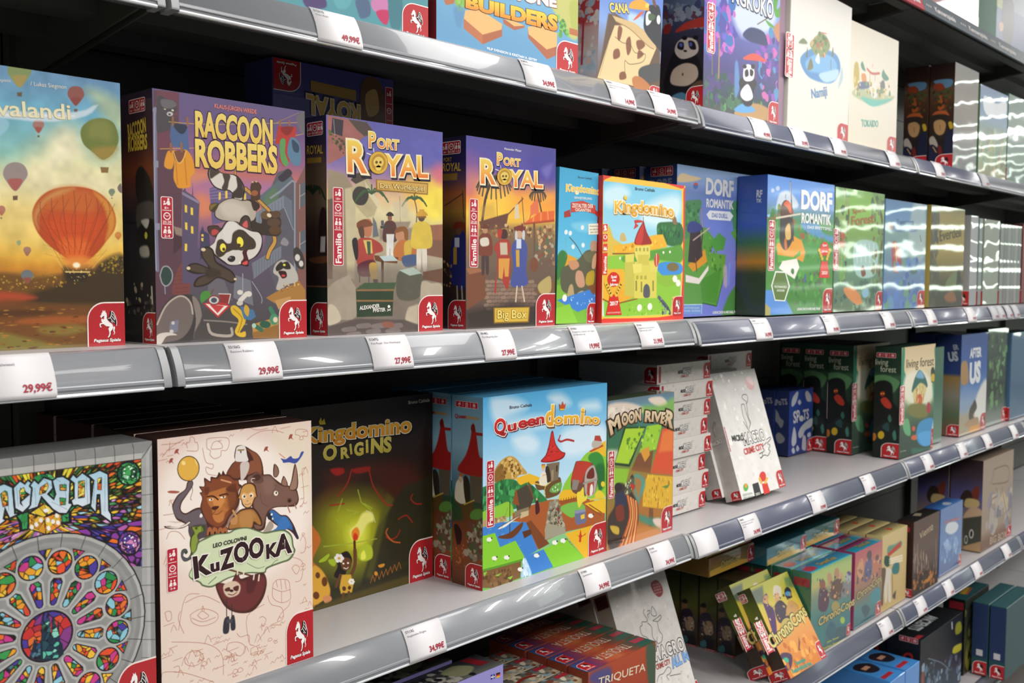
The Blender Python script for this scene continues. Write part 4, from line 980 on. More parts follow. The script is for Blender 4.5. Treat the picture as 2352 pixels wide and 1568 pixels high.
  (L,[143,446,146,483],6,'a8987c'),(P,[61,107,125,108,122,129,61,127],'a88038',1.8),(S,[64,369,101,369,101,446,64,447],'a08050,5a4030,c8a070',5,20,1),],
   'text':[('PORT',[65.2,70.7,101.2,71.5,101.5,59.2,65.5,58.2],{'col': 'c8a040','bold': 0.02}),('ROYAL',[59,98,140,102,142,78,60,74],{'col': 'd8b048','bold': 0.03})],'icons':[('strip',(59,12,139,51),('8+','20-50','1-5'),False),('badge',(84,486,76,88))]},
 },
 'sagrada': {'edge': '8f9090',
  'front': {'size':(370,606),'cell':0.75,'ops':[
  ('B','8e8f8f'),(W,[46,34,346,37,344,114,157,126,44,106],'f0a02a,e8d840,3a8a44,2f6a3c,e8702a,d8542a,78b040,f0e060',10,1.5,135,131,81),
  (W,[44,106,157,126,344,107,345,175,135,166,43,164],'e8862a,f0d048,d8642a,b86ab8,e0a0d0,f0c83a,4a9a58,4a3f9c,a8d8e0',10,1.3,135,131,68),
  (W,[95,167,135,166,345,172,343,273,320,267],'4a3a9c,3a2f88,8a3fa0,e8702a,b860b0,5a48a8',15,1.1,135,131,68),
  (W,[43,163,135,166,42,195],'e8862a,4a8ac8,a8d8e0,f0c83a,d8542a',10,1.3,135,131,68),(L,[43,166,135,165,345,171],1.5,'1c1620',1,0),(L,[270,102,346,100],1.1,'1c1620',1,0),
  (P,[47,-4,377,2,376,43,345,37,46,35],'a3a4a2',0.6),(P,[47,-8,377,-3,375,12,348,24,47,19],'8c8d8b',1),(P,[47,19,348,23,345,37,46,35],'b6b5b1',0.6),(L,[76,-2,78,7,78,34],1,'2a2a2a',1,0),
  (L,[118,-2,119,7,119,35],1,'2a2a2a',1,0),(L,[159,-2,161,8,161,36],1,'2a2a2a',1,0),(L,[201,-1,203,9,203,37],1,'2a2a2a',1,0),(L,[242,-1,244,9,244,38],1,'2a2a2a',1,0),
  (L,[284,0,286,10,286,39],1,'2a2a2a',1,0),(L,[325,1,328,11,328,41],1,'2a2a2a',1,0),(L,[47,19,348,23],0.6,'5a5a58',1,0),(L,[46,34,345,37],1.6,'201c1c',1,0),
  (L,[345,37,343,278],1.5,'201c1c',1,0),(P,[345,37,372,5,368,552,338,543],'a5a6a4',1.1),(P,[356,30,373,3,368,552,350,547],'b4b4b0',0.7),(P,[364,27,373,3,368,552,358,549],'8f908e',0.7),
  (L,[345,77,376,78],1.1,'3a3a3a',0.9,0),(L,[344,116,375,118],1.1,'3a3a3a',0.9,0),(L,[343,156,374,158],1.1,'3a3a3a',0.9,0),(L,[342,195,373,198],1.1,'3a3a3a',0.9,0),
  (L,[342,235,372,239],1.1,'3a3a3a',0.9,0),(L,[341,274,372,279],1.1,'3a3a3a',0.9,0),(L,[340,314,371,320],1.1,'3a3a3a',0.9,0),(L,[339,354,370,360],1.1,'3a3a3a',0.9,0),
  (L,[338,394,369,401],1.1,'3a3a3a',0.9,0),(L,[338,434,369,442],1.1,'3a3a3a',0.9,0),(L,[337,474,368,483],1.1,'3a3a3a',0.9,0),(L,[346,36,373,3],1.4,'3a3a3a',1,0),('ROSE',137,373,211),
  (P,[100,407,108,385,111,371,116,383,123,382,125,371,128,337,131,331,133,374,136,330,140,327,142,380,145,377,148,335,152,337,153,375,160,345,162,389,167,397,169,419,155,428,124,421],'182a3a',1.1),
  (W,[128,340,133,342,136,335,142,337,145,377,152,343,161,381,158,423,127,418],'1f4a5a,5fc0a8,2a6a78,8ad8c0,173048',9,1.4),(W,[102,401,123,382,122,417,110,413],'2a4a7a,4a7a8a,1c2a4a',8,1.4),
  (E,[316,64,27,4,-1,27],'14141c'),(W,[340,68,338,78,331,85,321,88,310,87,301,81,295,71,292,61,295,51,302,44,311,41,322,42,332,48,338,57],'2f8a4a,46a85a,1f5a38,8ad0a0',7,1),
  (P,[300,52,317,44,334,55,334,75,316,80,300,71],'14141c',0.5),(W,[302,54,317,46,332,56,333,74,316,79,302,70],'2f8a4a,46a85a,1f5a38,8ad0a0',10,1),(E,[307,54,2,0,0,2],'e8f0e8'),
  (E,[317,50,2,0,0,2],'e8f0e8'),(E,[323,54,2,0,0,2],'e8f0e8'),(E,[306,62,2,0,0,2],'e8f0e8'),(E,[328,62,2,0,0,2],'e8f0e8'),(E,[325,72,2,0,0,2],'e8f0e8'),(E,[313,72,2,0,0,2],'e8f0e8'),
  (E,[320,55,2,0,0,2],'e8f0e8'),(E,[315,215,27,5,-1,27],'14141c'),
  (W,[339,220,336,229,330,236,320,239,309,237,300,230,293,221,291,210,294,200,300,193,310,191,321,193,330,199,337,209],'8a3f98,5a3a98,a858a8,d08ab8',7,1),
  (P,[299,202,315,195,333,206,333,227,315,231,299,221],'14141c',0.5),(W,[300,203,315,197,331,207,331,226,315,229,301,220],'8a3f98,5a3a98,a858a8,d08ab8',10,1),(E,[305,204,2,0,0,2],'e8f0e8'),
  (E,[315,200,2,0,0,2],'e8f0e8'),(E,[322,204,2,0,0,2],'e8f0e8'),(E,[304,212,2,0,0,2],'e8f0e8'),(E,[327,213,2,0,0,2],'e8f0e8'),(E,[323,222,2,0,0,2],'e8f0e8'),(E,[312,223,2,0,0,2],'e8f0e8'),
  (E,[319,205,2,0,0,2],'e8f0e8'),(E,[139,69,28,4,-1,30],'1c1820'),(W,[118,45,129,40,150,42,162,55,158,103,121,97],'2f8a4a,3aa05a,1f6a40,5ab878',8,1.1),
  (P,[80,112,107,109,106,148,88,150,87,131],'1c1820'),(W,[85,116,105,113,103,145,94,145,93,130],'2f8a4a,3a9a58',10,0.8),(P,[170,112,204,114,192,128,192,151,171,149],'1c1820'),
  (W,[173,114,199,117,186,126,185,145,173,144],'2f8a4a,3a9a58',10,0.8),(P,[107,114,112,110,136,100,168,121,170,152,139,165,106,147],'1c1620',0.5),
  (W,[112,115,138,102,158,118,136,127],'e8c83a,d8b030,f0d860',15,1),(W,[108,117,136,128,138,162,107,145],'d89a2a,e8b83a,c8882a',11,1),
  (W,[138,129,168,124,169,150,140,163],'e8c83a,e09030,d8b030',11,1),(E,[141,115,6,1,0,4],'f2efe8',0.3),(E,[130,133,4,1,0,5],'f2efe8',0.3),(E,[121,140,4,1,0,5],'f2efe8',0.3),
  (E,[112,144,4,1,0,5],'f2efe8',0.3),(E,[144,135,4,1,0,5],'f2efe8',0.3),(E,[154,140,4,1,0,5],'f2efe8',0.3),(E,[162,129,4,1,0,5],'f2efe8',0.3),(E,[164,144,4,1,0,5],'f2efe8',0.3),
  (E,[145,152,4,1,0,5],'f2efe8',0.3),(L,[90,81,113,80,112,90],0.2,'14161c'),(L,[44,54,62,50,76,59,79,112,86,112,71,117,62,94,57,118,61,121,44,131,44,54],7,'16181e',1,0),
  (P,[44,54,62,50,76,59,79,112,86,112,71,117,62,94,57,118,61,121,44,131],'a9cfe0>dce4ee',0.5),
  (L,[80,60,92,49,101,57,107,50,112,55,113,80,92,61,90,92,97,100,93,90,111,77,112,96,95,110,82,100,80,60],7,'16181e',1,0),
  (P,[80,60,92,49,101,57,107,50,112,55,113,80,92,61,90,92,97,100,93,90,111,77,112,96,95,110,82,100],'a9cfe0>dce4ee',0.5),
  (L,[112,60,119,51,127,60,138,49,153,56,154,71,143,82,157,97,162,85,156,57,165,52,176,52,189,62,186,108,193,111,181,127,167,124,155,114,143,98,132,83,124,104,106,107,112,99,116,65,112,60],7,'16181e',1,0),
  (P,[112,60,119,51,127,60,138,49,153,56,154,71,143,82,157,97,162,85,156,57,165,52,176,52,189,62,186,108,193,111,181,127,167,124,155,114,143,98,132,83,124,104,106,107,112,99,116,65],'a9cfe0>dce4ee',0.5),
  (L,[191,59,197,51,204,59,216,50,231,63,231,115,215,119,205,113,196,113,193,103,199,100,200,68,191,59],7,'16181e',1,0),
  (P,[191,59,197,51,204,59,216,50,231,63,231,115,215,119,205,113,196,113,193,103,199,100,200,68],'a9cfe0>dce4ee',0.5),
  (L,[229,55,239,54,253,50,269,60,269,137,274,146,275,161,254,142,253,99,245,98,242,134,233,122,241,68,229,55],7,'16181e',1,0),
  (P,[229,55,239,54,253,50,269,60,269,137,274,146,275,161,254,142,253,99,245,98,242,134,233,122,241,68],'a9cfe0>dce4ee',0.5),(L,[55,68,63,63,67,67,68,92,59,93,55,68],2.3,'16181e',1,0),
  (W,[55,68,63,63,67,67,68,92,59,93],'e8a83a,e8d860,3a9a50,d8642a',6,0.8),(L,[91,67,98,62,102,75,92,82,91,67],2.3,'16181e',1,0),
  (W,[91,67,98,62,102,75,92,82],'e8a83a,e8d860,3a9a50,d8642a',6,0.8),(L,[131,67,144,60,146,67,140,78,129,80,131,67],2.3,'16181e',1,0),
  (W,[131,67,144,60,146,67,140,78,129,80],'e8a83a,e8d860,3a9a50,d8642a',6,0.8),(L,[170,67,182,69,182,80,170,78,170,67],2.3,'16181e',1,0),
  (W,[170,67,182,69,182,80,170,78],'e8a83a,e8d860,3a9a50,d8642a',6,0.8),(L,[208,66,220,66,219,100,207,100,208,66],2.3,'16181e',1,0),
  (W,[208,66,220,66,219,100,207,100],'e8a83a,e8d860,3a9a50,d8642a',6,0.8),(L,[249,66,256,65,255,90,248,88,249,66],2.3,'16181e',1,0),
  (W,[249,66,256,65,255,90,248,88],'e8a83a,e8d860,3a9a50,d8642a',6,0.8),(L,[169,94,180,97,179,109,170,108,169,94],2.3,'16181e',1,0),
  (W,[169,94,180,97,179,109,170,108],'e8a83a,e8d860,3a9a50,d8642a',6,0.8),(L,[67,64,69,104],0.6,'4a6a7c',0.8,0),(L,[85,60,87,98],0.6,'4a6a7c',0.8,0),(L,[120,66,121,100],0.6,'4a6a7c',0.8,0),
  (L,[138,51,153,67],0.6,'4a6a7c',0.8,0),(L,[179,65,182,104],0.6,'4a6a7c',0.8,0),(L,[224,59,226,115],0.6,'4a6a7c',0.8,0),(L,[264,61,262,137],0.6,'4a6a7c',0.8,0),
  (L,[242,68,238,117],0.6,'4a6a7c',0.8,0),(L,[159,52,171,61],0.6,'4a6a7c',0.8,0),(L,[191,59,200,67],0.6,'4a6a7c',0.8,0),(L,[152,99,183,120],0.6,'4a6a7c',0.8,0),(N,0.04,21),],
'icons':[('badge',(279,479,91,127))]},
 },
 'kuzooka': {'edge': '3a2420',
  'front': {'size':(412,605),'cell':0.75,'ops':[
  (V,[(2,'e3cbbf'),(247,'e8d3c6'),(578,'e9d6c8')]),(E,[197,191,206,35,-3,177],'f2e6dc',26),(C,[304,15,405,26,403,199,328,102],'e4dcc0',22,0.5),('DOODLE','b0705c',420,[(33,23,379,479)]),
  (L,[10,13,38,14,55,13],1.3,'b0705c',0.85),(L,[30,10,28,30],1.3,'b0705c',0.85),(L,[11,40,34,20,63,8],1.3,'b0705c',0.85),
  (L,[121,14,132,12,172,16,179,29,172,45,158,45,156,57,140,61,129,51,130,41,121,34,121,14],1.3,'b0705c',0.85),(L,[132,34,137,24,148,21,159,29,159,39,134,38,132,34],1.3,'b0705c',0.85),
  (L,[110,33,118,66,136,74,133,84,118,78,122,94,144,101],1.3,'b0705c',0.85),(L,[209,4,228,-2,256,7,285,6],1.3,'b0705c',0.85),(L,[227,27,246,17,270,11,304,13,329,22],1.3,'b0705c',0.85),
  (L,[72,28,70,16,78,15,80,4,89,7,91,17,97,19,97,37,71,34],1.3,'b0705c',0.85),(L,[364,30,367,19,384,19,400,25,400,38,387,37,387,45,377,44,377,35,364,30],1.3,'b0705c',0.85),
  (L,[383,123,388,197,375,212],1.3,'b0705c',0.85),(L,[11,171,31,172,44,169],1.3,'b0705c',0.85),(L,[340,331,381,353,378,396,360,400],1.3,'b0705c',0.85),
  (L,[376,299,384,288,392,302,389,328,376,330],1.3,'b0705c',0.85),(L,[350,363,360,357,373,366,368,378,360,379,350,363],1.3,'b0705c',0.85),
  (L,[295,390,309,383,339,392,344,419,344,440,319,443,294,424,295,390],1.3,'b0705c',0.85),(L,[294,401,319,415,344,416],1.3,'b0705c',0.85),(L,[319,415,319,443],1.3,'b0705c',0.85),
  (L,[304,384,307,401],1.3,'b0705c',0.85),(L,[317,385,319,409],1.3,'b0705c',0.85),(L,[329,389,333,412],1.3,'b0705c',0.85),
  (L,[73,412,95,405,121,412,143,429,136,444,103,446,77,431,73,412],1.3,'b0705c',0.85),(L,[77,421,103,436,137,434],1.3,'b0705c',0.85),
  (L,[91,418,102,411,112,418,119,427,103,430,91,418],1.3,'b0705c',0.85),(L,[102,411,104,399,108,411],1.3,'b0705c',0.85),(L,[43,440,61,369,96,369],1.3,'b0705c',0.85),
  (L,[48,398,43,416,56,451],1.3,'b0705c',0.85),(L,[61,381,104,375,148,402],1.3,'b0705c',0.85),(L,[11,392,17,390,25,394,26,410,16,412,11,392],1.3,'b0705c',0.85),
  (L,[57,507,68,499,89,500,104,517,97,531,76,533,59,522,57,507],1.3,'b0705c',0.85),
  (L,[165,521,169,506,192,508,211,520,215,535,201,544,187,538,183,551,176,549,178,533,165,521],1.3,'b0705c',0.85),(L,[230,535,246,533,249,549,232,551,230,535],1.3,'b0705c',0.85),
  (L,[193,487,202,498,225,500,227,522,239,529],1.3,'b0705c',0.85),(L,[0,535,8,527,58,544,127,585],1.3,'b0705c',0.85),(L,[29,523,42,523,43,536,31,534],1.3,'b0705c',0.85),
  (L,[279,416,289,440,319,456,323,483,306,487,318,469,339,456,344,445],1.3,'b0705c',0.85),(L,[255,466,264,464,274,475,264,489],1.3,'b0705c',0.85),(L,[262,480,261,497],1.3,'b0705c',0.85),
  (L,[18,226,26,212,47,216,62,235],1.3,'b0705c',0.85),(L,[155,576,151,526,111,490,26,463],1.3,'b0705c',0.85),(L,[225,517,221,453,269,435],1.3,'b0705c',0.85),
  (L,[249,523,283,494,318,499],1.3,'b0705c',0.85),(C,[40,37,44,28,51,28,49,34,52,40,46,36],'9c4a40',0.9),(C,[27,57,30,47,37,47,35,53,38,59,33,55],'9c4a40',0.9),
  (C,[273,61,277,51,285,51,283,57,287,63,280,59],'9c4a40',0.9),(C,[344,40,348,29,356,29,354,36,358,42,351,38],'9c4a40',0.9),(C,[22,120,32,119,51,124,45,127,28,124],'a85a4a',0.9),
  (C,[33,159,35,147,47,131,65,121,71,105,83,104,84,116,70,134,56,151,54,167,66,176,88,169,106,172,122,203,122,231,97,241,73,224,71,205,59,197,42,185],'4a2a22',0.6),
  (C,[35,160,38,148,49,133,67,122,73,107,82,106,82,116,69,132,54,148,51,166,64,179,90,173,106,176,118,202,113,229,97,236,77,213,61,194,42,181],'6a5e64',1.2),
  (C,[73,213,93,207,126,215,121,240,105,241,89,245,75,232],'54474c',1.7),(C,[14,196,44,204,61,201,75,195,77,200,61,208,38,207,18,202],'4a2a22',0.4),
  (C,[16,198,43,204,62,202,74,197,75,200,61,206,38,206],'efe4dc',0.6),(C,[21,187,40,190,57,195,40,194],'d8c4b8',0.6),(C,[102,184,109,184,106,192,100,191],'f4ece4',0.4),
  (E,[74,75,27,8,-6,28],'3a2a20',0.4),(E,[74,75,25,8,-6,26],'e2b04a',0.6),(E,[62,61,5,1,0,5],'f6dc90',1.7),(C,[90,54,96,66,96,72,91,62],'f4d888',1),(P,[73,102,77,97,81,104],'d8a040'),
  (L,[82,114,83,129,78,143,80,148],1,'4a3a30'),(C,[170,101,185,80,194,73,192,62,197,41,209,38,222,42,240,54,255,64,266,81,271,107,266,124,221,123,178,113],'4a2a22',0.6),
  (C,[172,101,187,82,196,75,209,79,211,95,206,115,178,111],'7d4630',1.2),(C,[233,82,244,78,235,60,225,49,240,56,255,66,264,83,267,107,261,118,228,115],'8a5238',1.2),
  (C,[194,70,197,47,201,41,212,39,222,43,227,66,230,76,222,79,200,76],'e4dcd6',0.8),(C,[209,81,229,80,232,94,224,112,210,124,208,106],'cfc2ba',1),(P,[207,51,212,52,210,59],'4a3a20',0.4),
  (L,[202,49,218,50],2.9,'8a7430'),
  (C,[224,120,239,110,253,108,266,116,289,119,300,129,321,146,335,152,363,164,371,182,372,198,362,209,339,207,306,203,287,208,278,223,271,251,242,244,238,184],'4a2a22',0.6),
  (C,[226,124,241,113,255,111,266,120,289,122,300,133,320,150,358,164,369,184,368,198,358,205,334,204,304,201,285,206,275,222,266,246,244,240,243,185],'7a5a4e',1.7),
  (C,[266,124,293,128,304,148,297,170,274,163],'8a6a5c',6,0.7),(C,[299,123,300,99,305,96,314,107,315,121,307,129],'4a2a22',0.4),
  (C,[301,123,303,101,305,98,312,108,313,121,306,127],'8a6858',0.8),(C,[321,148,325,133,330,129,339,145,340,155,330,155],'4a2a22',0.4),
  (C,[323,148,328,134,331,132,337,144,337,154],'93705e',0.8),(C,[344,162,351,143,359,109,364,104,370,129,371,158,365,169,353,169],'4a2a22',0.4),
  (C,[346,162,354,143,362,112,364,108,368,129,368,157,363,166,353,167],'9a7864',1),(C,[237,120,246,109,261,112,270,123,270,135,252,136,241,128],'6a4a40',0.8),
  (C,[241,121,248,114,259,115,264,124,252,130],'4a3028',1),(L,[247,123,239,122,237,128,242,131],1.7,'e0d4cc'),(E,[306,168,6,1,0,6],'f2e8d0',0.4),(E,[307,167,2,0,0,3],'2a1a14'),
  (E,[345,192,7,1,0,6],'5a3a30',0.6),(E,[345,193,3,1,0,3],'241410',0.4),(L,[329,205,355,204,362,199],1.2,'4a2a22'),(L,[339,205,346,222],2.9,'a87058',1,0),
  (L,[360,204,365,215],2.9,'a87058',1,0),(L,[300,147,309,150,297,162,295,174],0.8,'4a2a22',0.8),(L,[261,161,267,185,285,198],0.8,'4a2a22',0.7),
  (C,[102,167,107,148,101,135,107,133,100,120,113,121,113,102,128,112,130,102,144,105,151,94,157,101,162,92,168,102,178,104,191,115,202,117,204,129,212,136,201,147,205,167,199,185,177,205,168,222,151,229,134,220,122,222,114,198,106,185],'4a2a22',0.6),
  (C,[105,168,109,148,104,138,110,133,104,123,116,122,116,108,129,115,134,107,147,109,157,103,170,106,178,108,191,119,202,121,202,132,206,140,197,154,200,170,190,188,173,202,164,216,149,223,132,216,118,202,110,186],'84482c',2.1),
  (C,[119,150,123,139,146,135,171,133,191,146,195,162,188,180,168,192,160,209,147,213,135,201,131,178,123,165],'b4703a',1.7),
  (C,[135,154,150,151,165,161,156,176,147,181,139,174,135,165],'d08a4a',2.1),(C,[169,135,191,127,196,131,195,146,178,144],'6a3824',1.2),(C,[113,126,125,126,123,141,115,141],'6a3824',1.2),
  (L,[120,147,135,148,148,158],3.3,'3a1c14'),(L,[152,149,169,148,174,151],3.3,'3a1c14'),(C,[125,153,135,153,133,158,125,157],'f2e8dc',0.2),(C,[154,153,167,153,167,156,156,156],'f2e8dc',0.2),
  (E,[131,155,2,0,0,2],'2a1410'),(E,[162,154,2,0,0,2],'2a1410'),(C,[131,174,139,172,150,174,147,179,139,181,133,179],'4a2018',0.6),(L,[140,181,139,185,133,190,147,192,158,186],1.2,'5a2a1a'),
  (C,[133,191,147,194,160,190,162,206,151,212,139,206],'c07a42',1.2),(L,[162,172,190,169],0.6,'5a2a1a',0.7),(L,[164,175,189,174],0.6,'5a2a1a',0.7),(L,[167,178,188,178],0.6,'5a2a1a',0.7),
  (L,[169,181,187,183],0.6,'5a2a1a',0.7),(L,[157,113,182,123],3.7,'d89a70',1,0),(C,[169,139,201,144,198,197,176,224,159,230,177,193],'5a3020',4,0.6),
  (C,[117,236,122,223,134,220,168,226,172,237,168,245,121,240],'6a3420',0.8),(C,[118,236,119,223,125,218,131,225,131,235,125,237],'a8643c',0.8),
  (C,[122,239,123,231,125,229,127,232,126,241],'30160f',0.4),(C,[132,239,132,225,138,221,145,228,144,237,138,240],'a8643c',0.8),(C,[135,241,136,234,138,231,141,235,139,244],'30160f',0.4),
  (C,[146,241,147,228,153,224,159,230,159,240,153,243],'a8643c',0.8),(C,[150,244,151,236,153,234,155,237,154,247],'30160f',0.4),
  (C,[158,243,158,230,165,226,171,233,170,242,164,245],'a8643c',0.8),(C,[161,246,162,239,165,236,167,239,166,249],'30160f',0.4),
  (C,[172,233,185,206,198,197,209,191,240,192,258,211,267,234,262,241,244,234,239,245,198,237],'4a2a22',0.6),
  (C,[175,231,187,209,201,199,211,195,238,196,253,212,263,234,257,237,242,226,235,240,202,234],'a8743c',1.7),(C,[207,199,238,202,237,239,207,233],'c08a50',2.5,0.7),
  (L,[218,198,238,204,247,217],4,'b8804a'),(L,[196,208,187,191],5,'c89460'),(C,[179,215,187,207,198,210,196,224,183,223],'c08a54',0.6),
  (C,[199,162,203,155,208,141,217,132,234,131,248,139,252,159,254,167,247,172,238,188,225,192,212,182,208,168],'4a2a22',0.6),
  (C,[202,163,206,156,210,143,219,135,234,134,245,142,249,159,251,167,245,170,236,186,225,189,214,180,210,168],'c8944e',1.2),
  (C,[210,158,217,152,227,157,239,153,246,160,243,171,236,186,225,189,215,180],'e0b078',1.2),(E,[217,162,6,1,0,5],'f4ecd8',0.4),(E,[237,162,5,1,0,5],'f4ecd8',0.4),
  (E,[218,162,3,0,0,3],'6a4a20'),(E,[236,163,3,0,0,3],'6a4a20'),(E,[218,162,1,0,0,1],'1a1008'),(E,[236,163,1,0,0,1],'1a1008'),(L,[219,181,227,183,235,181],1,'7a3a28'),
  (E,[226,174,2,0,0,1],'8a5a3a'),(C,[278,217,287,208,297,206,310,216,320,224,338,229,355,252,366,277,371,290,366,293,354,276,338,263,319,256,292,235],'4a2a22',0.6),
  (C,[285,216,294,207,310,218,320,227,336,231,350,251,355,268,333,258,317,253,299,236],'3a6aa8',1.2),
  (C,[271,261,305,255,315,237,329,229,345,250,333,264,310,274,296,275,287,272,294,263],'3f74b8',0.8),(L,[287,260,296,279],2.1,'2a4a80'),(L,[301,260,307,280],2.1,'2a4a80'),
  (L,[355,262,369,291],5,'2a3044'),(C,[280,217,290,213,294,225,285,230],'2a2c34',0.6),(E,[293,218,3,0,0,3],'f0ece0'),(E,[296,229,2,0,0,3],'f0ece0'),
  (C,[253,265,264,261,278,244,287,234,296,240,298,250,287,262,286,280,275,283,259,276],'a89a8c',0.8),(E,[269,272,16,9,-4,8],'5a4a40',0.6),(E,[269,272,12,7,-3,5],'8a7868',0.6),
  (E,[270,272,5,1,0,3],'3a2a24'),(L,[317,72,333,85],2.9,'d89a8a',1,0),(C,[321,84,335,88,350,82,357,89,373,89,381,76,389,77,378,92,364,102,345,97,328,96,326,91],'3f4f9a',0.6),
  (C,[79,210,93,211,106,211,112,214,111,225,101,227,95,233,97,245,107,245,105,248,95,248,92,261,86,273,76,284,60,286,52,273,54,259,64,257,69,266,64,270,60,266,58,273,68,279,76,269,74,250,77,232,85,224],'3a4a1c',0.6),
  (C,[81,211,93,213,105,213,108,225,99,226,93,233,95,245,90,261,84,271,78,266,77,251,80,234,87,226],'8a9a40',1),(E,[91,215,4,1,0,4],'5a6a28',0.4),(E,[91,215,2,0,0,1],'1a2008'),
  (L,[105,211,114,213,113,228,105,226,105,211],1.7,'4a4a3a',1,0),(L,[76,278,64,283,55,274,57,263,65,261],5,'5a5466'),
  (C,[71,316,84,295,76,277,89,264,93,249,115,241,138,237,173,240,192,235,224,237,253,250,272,258,301,259,331,263,351,281,356,308,361,322,345,341,320,344,280,349,270,359,223,349,172,350,131,361,105,353,96,343,75,329],'5a6a48',0.9),
  (C,[73,316,87,295,79,279,91,266,97,251,117,245,140,240,176,243,194,238,224,240,253,253,274,262,304,263,328,266,347,282,352,308,356,321,341,337,318,340,277,345,268,355,223,346,171,347,130,357,107,350,99,341,77,327],'cfdab4',1.3),
  (L,[223,324,251,342,271,342],1.3,'6a7a58'),(L,[120,351,140,339],1.8,'5a6a48'),(L,[288,346,300,336,310,334],1.3,'5a6a48'),(L,[172,328,204,343,256,367],4,'6a4434',1,0),
  (C,[138,359,149,355,176,363,195,339,204,357,223,357,251,355,270,359,277,386,265,421,236,444,198,439,166,419,148,390],'4a2a22',1.3),
  (C,[142,362,154,358,178,367,197,347,204,363,227,364,251,361,270,366,273,385,258,418,231,437,198,434,169,414,153,389],'6e3434',3.5),
  (C,[158,367,167,359,190,360,204,374,199,393,176,396,162,385],'d8bfa8',1.8),(C,[162,373,174,371,176,380,165,379],'5a3028',0.9),(C,[185,374,199,373,197,385,187,382],'5a3028',0.9),
  (E,[180,381,5,1,0,3],'2a1410'),(L,[171,387,183,392,194,388],1.8,'5a2a20'),(C,[223,361,251,361,241,395,222,395],'592a2c',3.5),(L,[197,333,196,345],4,'e4d4c0',1,0),
  (L,[214,341,212,353],4,'e4d4c0',1,0),(L,[242,355,240,367],4,'e4d4c0',1,0),(L,[256,360,254,373],4,'e4d4c0',1,0),(L,[166,398,166,439],2.2,'33333a'),(L,[180,414,180,447],2.2,'33333a'),
  (C,[159,446,168,440,173,445,171,478,156,476],'35363c',1.3),(C,[177,446,186,442,189,474,177,474],'35363c',1.3),(P,[166,447,182,449,182,458,166,456],'4a4b52'),],
   'text':[('K',[84,329,124,325,120,281,80,279],{'col': '331d22','bold': 0.05,'outline': 'efe8dc','ow': 0.045,'lift': 0.5}),('u',[126,324,151,323,150,295,125,296],{'col': '331d22','bold': 0.05,'outline': 'efe8dc','ow': 0.045,'lift': 0.5}),('Z',[155,324,186,322,184,275,153,278],{'col': '331d22','bold': 0.05,'outline': 'efe8dc','ow': 0.045,'lift': 0.5}),('OO',[189,316,271,313,269,266,187,270],{'col': '331d22','bold': 0.05,'outline': 'efe8dc','ow': 0.045,'lift': 0.5}),('K',[276,323,306,323,306,288,275,289],{'col': '331d22','bold': 0.05,'outline': 'efe8dc','ow': 0.045,'lift': 0.5}),('A',[306,321,348,320,347,269,305,274],{'col': '331d22','bold': 0.05,'outline': 'efe8dc','ow': 0.045,'lift': 0.5}),('LEO COLOVINI',[132.6,268.5,223.1,266.9,222.9,256.9,132.4,258.8],{'col': '2c2420','bold': 0.03})],'icons':[('shape',[93,289,94,290,96,322],'e8dcd0',0.8,0),('shape',[103,303,105,304,119,321],'e8dcd0',0.8,0),('shape',[159,286,160,287,164,312],'e8dcd0',0.8,0),('shape',[200,290,202,292,215,319],'e8dcd0',0.8,0),('shape',[247,283,249,284,253,302],'e8dcd0',0.8,0),('shape',[328,286,330,287,329,313],'e8dcd0',0.8,0),('shape',[286,299,287,300,301,316],'e8dcd0',0.8,0),('strip',(17,249,44,349),('8+','30-45','2-6'),False),('badge',(330,478,82,127))]},
 },
 'origins': {'edge': '1c1a18',
  'front': {'size':(572,596),'cell':1.0,'ops':[
  (V,[(-33,'1a1817'),(162,'231c18'),(246,'2c1c16'),(316,'3a2c16'),(411,'5a5c1c'),(481,'4a4a1c'),(553,'2c2a18'),(624,'4a4420')]),
  (C,[167,195,448,205,553,319,513,383,384,303,299,223,217,267,122,297,150,229],'4a1e14',21,0.8),(C,[116,314,194,273,323,293,384,361,346,489,250,526,126,444],'8a8a1c',43,0.9),
  (C,[182,326,299,327,335,391,298,460,204,441],'c0c428',32,0.8),(C,[228,371,298,365,298,432,239,430],'e8ec50',16,0.8),
  (P,[448,283,487,279,570,267,570,495,512,524,409,522,321,556,273,569,347,393],'2c2a1a',6,0.9),(P,[384,361,409,316,384,293,347,378,297,537,321,552],'5a5a22',7,0.7),
  (L,[246,201,229,241,194,273],5,'a8281c',0.8),(L,[311,206,329,265,378,326,403,335],5,'a8281c',0.8),(L,[487,314,480,328,500,346,526,350],5,'a8281c',0.8),(L,[166,296,217,299],5,'a8281c',0.8),
  (L,[378,428,396,441,422,436,434,419],5,'a8281c',0.8),(L,[428,383,460,376,486,403],5,'a8281c',0.8),(C,[167,190,212,192,218,207,189,212],'a02018',4),
  (C,[246,201,312,201,311,215,264,216],'8c2018',3.2),(L,[384,405,378,418,403,447,434,458],5,'d8662a',0.8),(L,[205,297,194,319,211,284],4,'a8b83a',0.8,0),
  (L,[269,266,281,305,317,335],4,'a8b83a',0.8,0),(L,[188,341,205,362,228,334],4,'a8b83a',0.8,0),(L,[228,320,263,331,251,347],4,'a8b83a',0.8,0),(L,[293,312,323,331],4,'a8b83a',0.8,0),
  (L,[234,363,240,336,275,333],4,'a8b83a',0.8,0),(L,[188,378,205,390],4,'a8b83a',0.8,0),(L,[142,413,239,423,340,428],4,'a8b83a',0.8,0),
  (C,[274,446,298,436,322,451,322,484,286,486,268,468],'b8c832',3.2),(C,[280,461,292,454,298,479,280,480],'f0f060',2.7),(L,[128,454,159,441,148,453,131,454],7,'a8c02c'),
